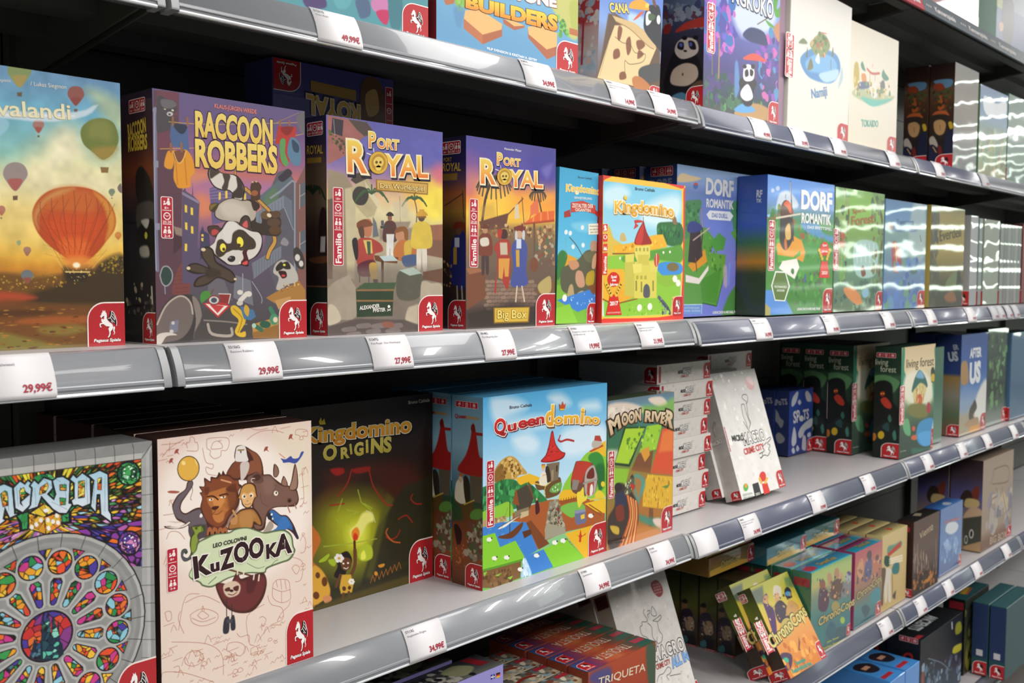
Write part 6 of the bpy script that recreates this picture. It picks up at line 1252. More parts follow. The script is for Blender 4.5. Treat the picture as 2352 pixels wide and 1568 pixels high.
   'text':[('Kingdomino',[64,124,438,123,438,77,63,82],{'col': 'f0c440','bold': 0.03,'outline': 'f6f0d8','ow': 0.05,'col2': 'd89a24','arc': 0.16,'shadow': 'b8902a'}),('Bruno Cathala',[186.2,38,309.6,36,309.4,24.2,186,26.5],{'col': '3a4650','bold': 0.01}),('Familie',[21.7,334.8,22,274.6,6.2,275.7,5.8,335.7],{'col': 'f6ece4','lift': 0.4,'bold': 0.03}),('Spiel',[48.6,350.8,82.4,349.9,82.2,340.1,48.4,341.1],{'col': 'f8efe8','bold': 0.03,'lift': 0.7}),('des',[54.2,362.1,78.6,361.3,78.2,352.3,53.9,353.2],{'col': 'f8efe8','bold': 0.03,'lift': 0.7}),('Jahres',[43.7,377.5,89.7,376.4,89.5,366.6,43.5,367.8],{'col': 'f8efe8','bold': 0.03,'lift': 0.7}),('2017',[44.9,445.5,91,444.6,90.7,430.7,44.6,431.7],{'col': 'f8efe8','bold': 0.04,'lift': 0.7}),('KRITIKERPREIS',[29.3,473.9,106.6,473.7,106.6,467.9,29.3,468.3],{'col': 'f8d8d0','lift': 0.7})],'icons':[('shape',[117,67,125,58,129,66,139,62,136,76,121,76],'e8c030',1.3,0),('shape',[-1,166,28,164,29,192,0,193],'f0d060',0.1,0),('shape',[0,167,27,165,27,190,1,192],'d83a2c',0.16,0),('shape',[0,199,29,197,29,226,0,228],'f0d060',0.1,0),('shape',[1,200,27,198,28,225,1,227],'d83a2c',0.16,0),('shape',[0,233,29,231,30,260,1,261],'f0d060',0.1,0),('shape',[2,234,28,232,28,258,2,260],'d83a2c',0.16,0),('shape',[-1,265,28,263,27,339,1,340],'d83a2c',0.16,0),('shape',[20,175,19,178,16,180,13,181,10,180,7,178,6,175,7,172,10,170,13,169,16,170,19,172],'f6ece4',0.3,1),('shape',[5,189,9,181,22,179,23,187],'f6ece4',0.3,0),('shape',[24,210,22,214,19,217,14,218,9,217,5,215,4,210,5,206,9,203,14,202,18,203,22,206],'f6ece4',0.3,1),('shape',[20,210,19,213,17,215,14,216,10,215,8,213,7,210,8,207,10,205,14,204,17,205,19,207],'d83a2c',0.35,1),('shape',[5,255,9,241,14,249,19,241,26,255],'f6ece4',0.3,0),('shape',[100,355,98,363,92,371,83,377,71,380,59,380,48,377,38,371,32,363,30,355,32,346,38,339,47,333,58,330,71,330,82,333,92,339,98,346],'d0281e',0.5,1),('shape',[45,407,89,408,114,480,21,479],'d0281e',0.5,0),('shape',[30,369,28,374,21,377,14,374,12,369,14,364,21,361,27,364],'e0b440',0.6,1),('shape',[38,379,35,384,29,386,22,384,19,379,22,373,28,371,35,373],'e0b440',0.6,1),('shape',[45,388,43,394,36,396,29,394,27,388,29,383,36,381,42,383],'e0b440',0.6,1),('shape',[53,398,50,404,44,406,37,403,34,398,37,393,43,390,50,393],'e0b440',0.6,1),('shape',[60,408,58,413,51,416,44,413,42,408,44,402,51,400,58,402],'e0b440',0.6,1),('shape',[120,369,117,375,110,377,103,375,101,369,103,364,110,361,117,364],'e0b440',0.6,1),('shape',[112,379,110,384,103,387,96,384,93,379,96,373,103,371,110,373],'e0b440',0.6,1),('shape',[105,389,102,394,96,396,89,394,86,389,89,383,95,381,102,383],'e0b440',0.6,1),('shape',[98,398,95,404,88,406,81,404,79,398,81,393,88,391,95,393],'e0b440',0.6,1),('shape',[90,408,88,414,81,416,74,414,71,408,74,403,81,400,87,403],'e0b440',0.6,1),('badge',(434,417,66,74))]},
 },
 'duel': {'edge': '3a5aa8',
  'front': {'size':(624,608),'cell':0.9,'ops':[
  (V,[(-34,'8ab8e4'),(66,'8aa8e0'),(105,'6a84c8'),(235,'7284d4'),(430,'7a7ad0'),(617,'6a78c8')]),(C,[11,45,40,33,100,38,179,43,118,60,7,70],'e8cc9c',4),
  (C,[520,60,590,55,638,83,550,78],'e8cc9c',4),(C,[50,106,128,106,199,108,208,115,51,127],'6a8ac0',3.5),(C,[52,157,120,135,182,136,166,193,177,260,55,292],'4a8a54',6),
  (C,[415,156,452,120,638,93,650,377,500,359,447,249],'4a8a5a',6),(S,[52,153,173,141,159,260,55,292],'3a7a48,5aa060,2f6a44',10,30,1),
  (S,[453,129,634,104,643,351,510,343],'3a7a48,68a868,2f6a50',10,40,1),(P,[56,301,212,239,286,285,261,344,383,351,376,430,314,568,203,552,183,460,60,470],'5a9a40',3.5),
  (P,[183,460,347,411,314,558,194,547],'4a8a34',4),(S,[212,258,373,356,347,430,208,407],'4a8838,6ab04c,3a7830',8,30,1),(P,[259,305,323,259,380,282,363,331,297,338],'4f9444',2.8),
  (L,[194,552,314,568,376,430],5,'2f5a2c',1,0),(C,[399,540,456,490,514,460,586,470,612,615,373,619],'4a8440',6),(P,[60,465,183,465,204,562,63,569],'5a9444',3.5),
  (C,[365,401,394,405,397,485,368,475],'c8b0b8',6,0.7),(C,[462,379,501,379,534,439,484,455],'d8c8d8',6,0.7),(P,[408,390,422,380,416,480,406,480],'6aa0e8',2.8,0.8),
  (P,[88,399,127,375,215,330,234,383,128,425],'d8942c',2.1),(P,[72,437,173,451,244,397,245,417,174,475,73,467],'e4dcd8',2.1),(P,[88,385,102,262,176,250,197,359,145,389],'3a2c30',2.8),
  (C,[80,263,88,230,131,219,185,235,185,254,133,266],'3a4488',2.8),(L,[183,164,195,268,180,364],8,'4a3a3c',1,0),(L,[183,164,192,240],3.5,'d8c0b0',1,0),(L,[125,297,248,242],6,'c0a8a0',1,0),
  (L,[144,370,155,422],7,'7a4a20',1,0),(C,[497,268,515,207,545,195,566,225,558,271],'8a8088',2.1),(C,[514,181,544,170,570,184,556,215,525,201],'c83c30',2.1),
  (P,[418,256,476,233,498,278,599,285,549,307,468,294],'5a9a44',2.1),(P,[482,273,547,266,599,280,538,299],'d8842c',2.1),(L,[467,259,483,288,539,307,579,296],5,'e8e4e4'),
  (E,[136,77,18,-1,0,13],'3f70b8',1.4),(C,[120,74,137,63,155,71],'d83c30',1.4),(E,[509,46,9,-1,0,9],'4a3c38',1.4),(P,[63,557,199,559,197,598,64,597],'6a90cc',1.4),
  (L,[63,558,199,559,197,598],2.8,'c8dcec',1,0),],
   'text':[('eine Erweiterung für',[63.1,573.4,178.8,576.5,179.1,567.9,63.4,564.9],{'col': 'c8dcf0'}),('Romantik - Das Brettspiel',[63.5,586.6,186.4,588.2,186.5,579.6,63.6,578.1],{'col': 'c8dcf0'}),('DORF',[212,101,437,103,438,36,213,37],{'col': 'eceef0','bold': 0.045}),('ROMANTIK',[218,157,436,155,436,118,218,122],{'col': 'eceef0','bold': 0.03}),('DAS DUELL',[263,197,392,196,392,177,263,179],{'col': '5a74b8','bold': 0.02,'lift': 0.4}),('LUKAS ZACH & MICHAEL PALM',[282.5,599.6,494.3,601.9,494.4,590.7,282.6,588.8],{'col': 'e8ece8','bold': 0.03})],'icons':[('shape',[221,188,246,170,410,167,437,183,414,206,243,207],'e8ecf2',0.2,0),('badge',(510,495,114,113))]},
  'left': {'size':(150,608),'cell':1.3,'ops':[
  (V,[(-6,'2f4478'),(77,'3a5490'),(198,'4a64a0'),(597,'3a4a68')]),],
   'text':[('DORF',[22,89,128,85,127,53,21,56],{'col': '8a98b8','bold': 0.045})],'icons':[('strip',(25,5,131,43),('8+','30-60','2-4'),False)]},
 },
 'dorf': {'edge': '3a6ac0',
  'front': {'size':(640,594),'cell':1.0,'ops':[
  (V,[(-29,'4a88dc'),(70,'6a9ce4'),(118,'6a90c8'),(192,'4a8a4a'),(470,'4a8a38'),(600,'3a7a34')]),(C,[80,125,110,72,186,57,266,94,268,125,102,144],'c8d4e4',8),
  (E,[45,64,15,-1,0,9],'c0d0e8',3.4),(E,[89,52,17,-1,0,10],'c0d0e8',3.4),(P,[-5,170,28,164,19,184,-4,185],'8ac0ec',2.5),(S,[-5,155,112,129,126,200,0,226],'3a7a40,5a9a50,8a6a34',14,30,1),
  (S,[237,190,547,215,653,290,332,266],'3a8a40,5aa04c,2f7038,9a5a30,6aa850',15,60,1),(C,[305,187,471,185,535,227,650,240,652,268,378,232],'5a94e0',8,0.8),
  (S,[0,246,118,262,628,302,561,471,18,419],'3f8a3a,68b04c,2f6c34',17,60,1),(P,[333,277,549,248,628,302,482,394,293,417],'4f9a44',8,0.6),
  (P,[87,289,239,248,321,267,358,319,337,363,244,343,100,341],'e09a2c',2.5),(P,[100,335,244,343,311,310,312,331,233,359,101,356],'5aa43c',2.5),
  (P,[113,392,144,361,278,348,303,385,260,439,191,418],'ece8e0',2.5),(C,[119,283,116,211,125,174,213,170,237,190,240,259,175,313],'3a3234',3.4),
  (C,[165,219,203,197,217,259,173,266],'d8b068',3.4),(C,[114,159,128,117,165,97,211,113,235,153,147,178],'5a3c34',2.5),(C,[144,116,177,99,211,113,235,153,201,150,178,130],'d8582c',2.5),
  (L,[201,17,224,154,240,269],10,'4a4440',1,0),(L,[201,19,210,92],5,'c8c4bc',1,0),(L,[82,179,303,150],8,'d8ccb8',1,0),(L,[160,90,162,74],4,'4a4444',1,0),
  (C,[157,272,173,261,186,307,164,308],'c86a28',2.5),(P,[-5,485,74,486,185,528,255,593,-1,592],'5a90d8',5),(P,[-3,541,45,563,46,594,-1,595],'a8a060',3.4),
  (S,[201,397,533,416,566,572,231,550],'2f7030,4f9840,5a6a4a',15,40,1),(L,[363,422,359,449],12,'4a5ab0'),],
   'text':[('DORF',[306,123,618,123,618,39,305,44],{'col': 'f0f0ee','bold': 0.05}),('ROMANTIK',[311,188,606,185,606,139,311,144],{'col': 'f0f0ee','bold': 0.035}),('DAS BRETTSPIEL',[370.6,211.1,622.8,212.3,622.9,198.9,370.6,198.2],{'col': 'dfe8ec','bold': 0.02}),('FACHHANDELS-',[75.6,476.2,189.3,478.2,189.5,468.7,75.7,466.9],{'col': 'e8ece0','bold': 0.02,'lift': 0.4}),('AUSGABE',[97.8,491.9,167.8,493.4,168,483.9,98,482.5],{'col': 'e8ece0','bold': 0.02,'lift': 0.4}),('Spiel',[525.9,286.9,570.9,285.7,570.6,275.6,525.6,276.9],{'col': 'f8efe8','bold': 0.03,'lift': 0.7}),('Jahres',[519.9,314.7,580,313.4,579.8,303.3,519.7,304.7],{'col': 'f8efe8','bold': 0.03,'lift': 0.7}),('2023',[525,416,585,415,585,401,525,401],{'col': 'f8efe8','bold': 0.03,'lift': 0.7}),('LUKAS ZACH & MICHAEL PALM',[289.1,576.9,516.5,579.8,516.6,568.7,289.2,566.1],{'col': 'e8ece8','bold': 0.03})],'icons':[('shape',[46,467,81,405,174,406,216,470,174,536,81,532],'e8ece4',0.2,0),('shape',[56,467,88,411,169,412,205,470,167,531,86,527],'5f7a3a',0.26,0),('shape',[593,297,590,310,581,321,567,328,549,331,532,329,517,322,507,312,503,300,506,287,515,277,529,269,546,266,563,268,578,275,589,285],'d83a34',0.5,1),('shape',[517,357,580,356,607,432,496,432],'d83a34',0.5,0),('shape',[506,305,503,311,494,314,485,311,481,306,485,300,493,297,502,299],'e0b440',0.6,1),('shape',[516,318,513,324,504,327,496,324,492,319,495,313,504,310,512,312],'e0b440',0.6,1),('shape',[527,331,524,337,515,340,506,337,502,332,506,326,514,323,523,325],'e0b440',0.6,1),('shape',[538,344,534,350,526,353,517,351,513,345,516,339,525,336,534,338],'e0b440',0.6,1),('shape',[616,302,613,308,604,311,595,309,591,303,594,297,603,294,612,297],'e0b440',0.6,1),('shape',[607,316,603,322,595,325,585,323,581,317,585,311,594,308,603,310],'e0b440',0.6,1),('shape',[597,330,594,336,585,338,576,336,572,330,575,324,584,322,593,324],'e0b440',0.6,1),('shape',[588,343,585,349,576,352,567,350,563,344,566,338,575,335,584,338],'e0b440',0.6,1),('strip',(14,190,70,404),('8+','30-60','1-6'),True),('badge',(540,481,100,113))]},
  'left': {'size':(140,594),'cell':1.4,'ops':[
  (V,[(-6,'2f4f9c'),(213,'355ab0'),(285,'3a6a4a'),(367,'b87a2c'),(418,'2c3a28'),(594,'2c3a30')]),],
   'text':[('RF',[89,93,117,94,118,64,90,62],{'col': 'c8d0e0','bold': 0.04}),('TIK',[89,115,114,116,114,101,90,99],{'col': 'c8d0e0','bold': 0.03})],},
 },
 'green': {'edge': '7a9a6a',
  'front': {'size':(286,296),'cell':0.6,'ops':[
  (V,[(-10,'5a8a40'),(42,'8cbc58'),(104,'7aa44a'),(175,'6a9a70'),(235,'5a8068'),(301,'6a7a60')]),(C,[43,-1,197,-6,202,60,74,66],'88c04c',10,0.8),
  (C,[113,129,243,125,254,174,226,211,124,206],'a8ccc4',3),(L,[50,4,74,60,52,148],9,'6a5a3c'),(L,[236,13,278,81,264,205],13,'5a5038'),
  (S,[-2,5,71,2,69,206,10,235],'4a7a38,6aa04c,3a5a38,8aa85a',12,50,1),(S,[206,8,289,6,291,267,218,205],'4a6a38,6a8a4c,7a6a48',11,40,1),
  (S,[9,206,288,220,285,298,7,295],'4a6a58,3a5a48,7a9a70',11,40,1),(C,[57,238,127,244,164,275,129,280,72,259],'d88a4c',3),(C,[152,193,166,184,182,205,160,211],'7a4a38',2),
  (C,[163,247,199,242,200,260,171,263],'8ab8d0',2.5),(E,[43,114,13,0,1,10],'b0583c',2.5),(C,[31,125,58,128,52,142,25,137],'a84a30',2.5),(L,[123,131,129,176],4,'e0ecec',0.8,0),
  (L,[148,131,154,175],4,'e0ecec',0.8,0),(L,[173,130,179,175],4,'e0ecec',0.8,0),(L,[199,129,205,175],4,'e0ecec',0.8,0),(L,[225,129,231,174],4,'e0ecec',0.8,0),],
   'text':[('Spirit',[94.6,59.1,171.7,49.3,170.2,37.5,93.1,47.6],{'col': 'a8603a','bold': 0.02}),('Forest',[89,89,225,74,222,50,87,65],{'col': 'a8603a','bold': 0.02})],'icons':[('strip',(-7,98,23,198),('8+','30','2-4'),True),('badge',(244,248,42,48),True)]},
 },
 'blue': {'edge': '5a80a8',
  'front': {'size':(286,286),'cell':0.7,'ops':[
  (V,[(-5,'4a7aa8'),(48,'5a8ab8'),(83,'7aa098'),(154,'6a8aa0'),(284,'5a7ab8')]),(C,[183,7,271,2,278,146,168,141],'a8bcbc',9,0.8),(C,[7,64,196,69,197,78,16,82],'4a6aa0',2.9,0.7),
  (C,[46,119,70,108,108,136,112,181,63,185],'a8444a',2.9),(L,[70,112,87,181],6,'d89a4a'),(C,[170,171,230,167,232,186,189,193],'4a6a68',3.5),(C,[22,60,51,65,51,77,28,78],'a8908c',2.9),
  (S,[-2,157,265,153,275,280,6,282],'5a84c8,6a94b8,4a6aa8,6a9a80',15,40,1),(C,[165,216,183,226,175,246],'3a4a5a',2.3),(L,[242,87,252,103],3.5,'2a3438'),],
   'text':[('Tavernen',[75,64,196,59,195,42,74,48],{'col': '4a6aa0','bold': 0.01})],'icons':[('badge',(231,237,55,49),True)]},
 },
 'everdell': {'edge': 'a8944a',
  'front': {'size':(272,288),'cell':0.7,'ops':[
  (V,[(-7,'6a6a3c'),(26,'94863c'),(123,'a08c38'),(176,'7a6c30'),(228,'3f4028'),(288,'38382a')]),(C,[-7,3,49,3,63,57,23,133,75,194,45,284,7,283],'4a4a38',5),
  (S,[-5,19,51,23,52,263,15,263],'3a3c30,5a5a3c',11,30,1),(C,[144,208,203,186,245,193,207,229,127,232],'6a7a4c',4),(P,[223,179,243,168,257,215,217,229],'2c2c22',2.7),
  (C,[119,257,188,243,221,272,150,275],'8a5a34',5),(L,[72,50,82,104],2.7,'2c2c1c'),],
   'text':[('Everdell',[67,101,250,80,246,46,63,69],{'col': '2e2c1c','bold': 0.005})],'icons':[('badge',(267,229,5,59),True)]},
 },
 'mm': {'edge': 'd2cdc6',
  'front': {'size':(394,77),'cell':1.6,'ops':[
  (V,[(0,'d6d1ca'),(77,'cdc8c1')]),(N,0.05,411),(S,[10,5,384,5,384,72,10,72],'c4bfb8,dedad4,c9c4be',6,40),],
   'text':[('MICRO',[150,43,186,43,186,31,150,31],{'col': '3a3838','bold': 0.05}),('MACRO',[186,46,250,46,250,22,186,22],{'col': 'f0eeea','bold': 0.02,'outline': '2a2828','ow': 0.06,'gap': 0.1}),('CRIME CITY',[172,60,228,60,228,51,172,51],{'col': 'b85048','lift': 0.3,'bold': 0.03})],'icons':[('badge',(342,8,52,67),True),('shape',[12,6,26,6,26,70,12,70],'a8303a',0.2,0)]},
  'left': {'size':(394,77),'cell':2.5,'ops':[
  (V,[(0,'c8c3bc'),(77,'c0bbb4')]),],
'icons':[('badge',(332,6,62,69),True)]},
 },
 'mmlean': {'edge': 'cfcac4',
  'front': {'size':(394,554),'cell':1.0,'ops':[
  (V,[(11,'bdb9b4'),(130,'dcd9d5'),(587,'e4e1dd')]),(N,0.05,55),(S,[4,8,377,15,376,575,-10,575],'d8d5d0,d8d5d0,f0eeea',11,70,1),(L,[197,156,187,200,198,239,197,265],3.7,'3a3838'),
  (L,[222,156,220,197,227,230,230,249],3.7,'3a3838'),(L,[197,156,211,153,222,156],3.7,'3a3838'),(L,[246,145,219,126,231,113,262,114,268,127,256,146,239,154],3.7,'3a3838'),
  (L,[244,154,228,217,236,237,209,266],3.7,'3a3838'),(L,[178,231,197,265,220,292],3.7,'3a3838'),
  (L,[332,331,369,323,371,332,333,347,350,359,328,376,339,384,307,402,279,395,241,406],3.7,'3a3838'),(L,[241,384,288,377,286,358,326,343],3.7,'3a3838'),
  (L,[237,402,258,399,266,384,240,385],3.7,'3a3838'),(C,[293,42,329,32,354,59,343,91,309,96,283,73],'d8a8a4',2.8),(C,[298,39,329,32,348,46,344,78,305,56],'e6ccc8',2.8),],
   'text':[('MICRO',[45,303,143,312,146,284,47,279],{'col': '2a2828','bold': 0.04}),('MACRO',[134,331,328,327,327,279,133,280],{'col': 'f4f2ee','bold': 0.02,'outline': '1c1a1a','ow': 0.055,'gap': 0.08}),('CRIME CITY',[115,373,293,368,293,341,114,346],{'col': 'c43a34','bold': 0.04}),('EDITION',[16.4,541.8,95.9,544.7,96.3,534.5,16.8,531.8],{'col': '6a8a7a'}),('SPIELWIESE',[12.3,554.4,94.2,557.3,94.5,548.4,12.6,545.7],{'col': '6a8a7a'}),('2021',[117.6,554.3,159.1,554.7,159.2,544.4,117.7,544],{'col': 'd8d8c8','lift': 0.4,'bold': 0.03})],'icons':[('shape',[75,511,68,518,58,523,47,524,38,520,34,513,35,505,42,497,52,493,63,492,72,496,76,503],'5aa84c',0.2,1),('shape',[68,503,65,506,60,509,54,509,50,507,48,504,49,500,52,496,57,493,63,493,67,495,69,498],'e8943c',0.3,1),('shape',[113,503,166,502,167,558,108,559],'2a2a28',0.2,0),('shape',[244,488,235,498,221,505,205,505,193,500,187,491,188,480,198,470,212,464,227,463,240,468,246,477],'d03028',0.3,1),('shape',[193,514,240,515,244,559,188,561],'d03028',0.3,0),('shape',[195,491,191,494,183,495,177,492,177,488,182,484,189,484,195,486],'e0b440',0.4,1),('shape',[198,500,193,504,186,504,180,502,180,497,184,493,192,493,197,495],'e0b440',0.4,1),('shape',[201,509,196,513,188,513,183,511,182,506,187,503,194,502,200,504],'e0b440',0.4,1),('shape',[256,500,251,503,244,504,238,501,237,497,242,493,250,492,256,495],'e0b440',0.4,1),('shape',[245,507,240,510,232,511,226,508,226,504,231,500,238,500,244,502],'e0b440',0.4,1),('shape',[233,514,228,518,221,518,215,516,215,511,219,507,227,507,233,509],'e0b440',0.4,1),('strip',(5,236,12,346),('8+','15-45','1-4'),False),('badge',(328,475,66,79))]},
  'left': {'size':(78,554),'cell':1.3,'ops':[
  (V,[(98,'a8a39e'),(562,'b8b3ae')]),(N,0.08,32),(L,[41,210,25,238,30,270],2.6,'6a6664'),(L,[44,223,45,208,38,210],2.6,'6a6664'),],
   'text':[('MACRO',[1,308,57,300,54,282,-2,290],{'col': 'd8d4d0','bold': 0.05,'outline': '4a4848','ow': 0.05})],'icons':[('badge',(28,513,50,41))]},
 },
 'spots': {'edge': '24346c',
  'front': {'size':(142,178),'cell':0.6,'ops':[
  (V,[(-3,'2c4690'),(180,'263c80')]),(C,[19,18,42,4,52,8,40,32,20,43,13,36],'b8bcc4',1),(C,[93,11,106,6,128,21,132,37,108,36,97,24],'b8bcc4',1),(C,[50,33,60,27,70,36,60,42],'b8bcc4',1),
  (C,[57,119,83,99,138,86,139,108,98,117,85,131,65,135],'b8bcc4',1),(C,[18,136,30,100,44,120,45,146,25,153],'b8bcc4',1),(C,[80,159,85,131,102,136,104,172,83,169],'b8bcc4',1),
  (C,[112,128,130,125,132,137,116,138],'b8bcc4',1),(C,[19,164,29,156,40,169,30,174],'b8bcc4',1),(C,[46,165,52,153,65,164,56,171],'b8bcc4',1),],
   'text':[('SP',[26,89,64,88,62,54,24,56],{'col': 'c4c8cc','bold': 0.03}),('TS',[83,86,119,85,118,56,82,57],{'col': 'c4c8cc','bold': 0.03})],'icons':[('shape',[86,82,84,86,80,89,73,89,66,87,61,84,59,79,60,75,65,73,72,72,79,74,84,78],'c4c8cc',0.4,1),('badge',(110,142,32,36),True)]},
  'left': {'size':(40,178),'cell':0.75,'ops':[
  (V,[(0,'28386c'),(173,'202c58')]),(C,[-7,48,7,59,14,74,25,83,18,102,8,91,-3,79],'8a8c94',1),(C,[2,126,12,115,29,129,23,142,9,144],'8a8c94',1),],
   'text':[('SPoTS',[-6,42,36,35,33,19,-9,26],{'col': 'a8acb8','bold': 0.03})],},
 },
 'forest': {'edge': '1e3a2c',
  'front': {'size':(247,301),'cell':0.5,'ops':[
  (V,[(-1,'d2bc94'),(61,'dcc9a4'),(131,'a8bc98'),(179,'5a7a58'),(227,'44564a'),(307,'3a4c40')]),(C,[4,0,21,7,21,62,34,81,13,123,-2,122],'3a8468',2.3),
  (C,[251,5,239,21,253,77,230,121,251,162,306,173,291,1],'4a8a68',2.3),(C,[26,81,106,68,210,94,233,160,131,171,31,143],'e8e4d0',9,0.9),
  (C,[78,125,92,95,115,74,139,70,175,91,195,118,169,123,110,125],'3a6a60',2.3),(C,[107,87,123,73,144,72,167,94],'7aa8c8',3.5),
  (C,[86,129,110,115,142,105,186,121,171,149,148,175,106,168],'d0c48a',2.9),(C,[112,144,145,137,155,160,139,174],'c85040',2.3),
  (S,[93,111,177,117,164,167,105,162],'efe6b8,b8a050,c8604a',5,30,0.5),(C,[72,159,181,169,201,203,133,203,58,182],'7a7a48',5),
  (C,[143,216,237,213,258,248,235,288,156,282,120,252],'4a90c0',2.9),(C,[137,247,250,254,235,288,165,283],'5aa4d8',2.3),(C,[19,203,59,198,79,244,38,236],'6aa87a',2.9),
  (C,[87,248,120,249,121,262,88,258],'c86a44',2.3),(C,[233,265,255,208,281,204,277,257],'b8ccd8',2.3),(E,[100,229,12,1,1,7],'d06048',1.7),(E,[208,181,16,1,1,16],'a8404c',2.3),
  (C,[90,283,209,295,261,281,263,308,125,310],'3f6c5a',3.5),(C,[217,75,234,66,249,83,246,109,224,108],'3a3f34',1.7),(E,[235,97,16,1,1,12],'c8a83a',1.7),],
   'text':[('living forest',[32,57,238,62,239,34,33,32],{'col': '3a4430','bold': 0.0}),('Aske Christiansen',[6.4,283.7,49.3,284.4,49.3,280.6,6.5,280],{'col': 'c8d0c0'})],'icons':[('strip',(-5,103,28,209),('8+','40','2-4'),True),('badge',(231,242,16,59),True)]},
  'left': {'size':(72,301),'cell':0.55,'ops':[  # greens deepened with painted shade
  (V,[(1,'1f3c2c'),(69,'1f3a2a'),(81,'3a5a40'),(93,'2c4a38'),(155,'26382c'),(217,'1c2420'),(303,'161a18')]),(C,[-6,84,30,76,66,89,66,104,50,124,46,99,21,95,-5,109],'5a8a5a',1.9),
  (C,[-5,122,2,99,30,91,49,105,53,148,68,168,69,214,33,202,-2,221],'151a17',2.5),(C,[18,145,32,137,48,155,45,167,29,162],'b83c28',1.2),(E,[23,128,7,-1,0,7],'9a3020',1.2),
  (E,[20,128,2,0,0,2],'e8a83a'),(E,[26,127,2,0,0,2],'e8a83a'),(E,[22,241,9,-1,0,11],'c8a828',1.2),(E,[2,248,7,-1,0,11],'b06a20',1.2),(C,[39,192,45,183,50,197,44,204],'3a6a58',1.2),
  (C,[53,234,60,224,64,245,58,252],'3f7a68',1.2),(C,[24,219,40,205,43,229],'2a4a4a',1.5),],
   'text':[('living',[1,50,37,49,37,32,1,33],{'col': 'c8ccb0','bold': 0.0}),('forest',[16,68,59,68,59,51,16,51],{'col': 'c8ccb0','bold': 0.0})],'icons':[('strip',(4,16,57,29),('10+','40','1-4'),False),('badge',(23,260,49,41))]},
 },
 'after': {'edge': '2a4478',
  'front': {'size':(248,314),'cell':0.6,'ops':[
  (V,[(-2,'2f4f94'),(115,'3a64ac'),(181,'6a90c4'),(210,'a8b8c4'),(261,'a09880'),(320,'a89878')]),(C,[151,205,245,154,258,274,148,278],'e4e4e0',10),
  (C,[12,172,73,163,151,198,80,242,-2,234],'7a9ac4',10,0.7),(C,[4,88,55,87,71,149,10,151],'b08a58',4),(C,[91,240,121,221,141,212,160,239,125,261,159,279,94,272],'3a2c24',2.9),
  (C,[63,276,168,269,171,295,64,291],'a8845c',3.6),(C,[107,295,193,297,195,319,108,313],'d8942c',3.6),],
   'text':[('AFTER',[80,74,184,75,184,45,80,45],{'col': 'e8ecf0','bold': 0.05}),('US',[82,154,184,153,184,89,82,91],{'col': 'e8ecf0','bold': 0.06})],'icons':[('badge',(195,260,53,54),True)]},
  'left': {'size':(75,314),'cell':0.7,'ops':[
  (V,[(0,'28386c'),(119,'2c4078'),(131,'9a7a48'),(188,'8a8478'),(251,'5a6a50'),(314,'7a4a38')]),],
   'text':[('ER',[52,46,67,44,64,29,49,31],{'col': 'a8b0c0','bold': 0.05}),('US',[39,82,68,78,63,50,35,55],{'col': 'b8c0cc','bold': 0.05})],'icons':[('badge',(38,278,37,36))]},
 },
 'ape': {'edge': '2c3a34',
  'front': {'size':(212,321),'cell':0.8,'ops':[
  (V,[(0,'4a5c4c'),(96,'33443a'),(224,'26342e'),(288,'6a7a70'),(321,'7a827a')]),(S,[4,22,194,22,223,274,29,264],'3f5a40,2a3c30,5a7a50,6a9a60',16,60,1),],
   'text':[('Jungle',[13,112,142,104,141,85,12,93],{'col': '6a7a68'})],'icons':[('badge',(161,272,51,49),True)]},
 },
 'clinic': {'edge': '4a8a94',
  'front': {'size':(300,300),'cell':0.6,'ops':[
  (V,[(137,'3f7f8a'),(275,'4f929c'),(319,'4a8a94')]),(C,[91,280,120,274,125,287,97,293],'4a3a6a',1.6),(C,[173,268,194,264,197,282,182,290,176,282],'4a6080',1.3),
  (C,[200,262,226,257,226,272,203,276],'c078a8',1.1),(C,[207,276,229,271,226,289,216,288],'b8285a',1.1),(C,[229,249,252,247,249,290,232,290],'3a7480',1.3),
  (C,[137,266,167,262,160,280,143,284],'5aa0a8',2.1),],
'icons':[('badge',(252,252,48,48))]},
 },
 'builders': {'edge': '6a9ab0',
  'front': {'size':(316,300),'cell':0.5,'ops':[
  (V,[(43,'78b8d8'),(209,'6aa4c8'),(302,'5f94bc')]),(C,[232,180,315,163,316,235,282,233,263,211],'b8b86a',3.8),(C,[294,185,315,179,315,223,301,226],'a8b058',2.4),
  (C,[36,231,59,227,54,239,44,244],'8ab048',1.9),(P,[14,236,36,230,34,237,19,242],'b0683c',0.7),(P,[57,242,135,247,135,265,93,284,54,266,54,254],'a86040',0.5),
  (P,[54,254,93,270,93,284,54,268],'b46c46',0.5),(P,[57,242,85,234,135,247,134,255,93,270,54,254],'dcb070',0.5),(P,[136,239,165,241,185,239,185,243,162,251,139,246],'a86040',0.5),
  (P,[139,238,164,237,185,240,162,245],'dcb070',0.5),(P,[193,240,238,239,262,258,260,273,239,282,194,257],'a86040',0.5),(P,[193,240,223,232,263,237,263,258,238,267,195,251],'dcb070',0.5),
  (P,[294,223,315,223,316,233,294,233],'b0683c',0.5),(S,[263,211,278,206,295,237,266,240],'5a9a44,7ab858,4a8438',4,30,1),(S,[41,232,54,228,54,240,44,244],'6aa84c,8ac060',3.3,10,1),
  (C,[34,243,54,239,49,266,39,266],'5a88b0',2.4,0.7),],
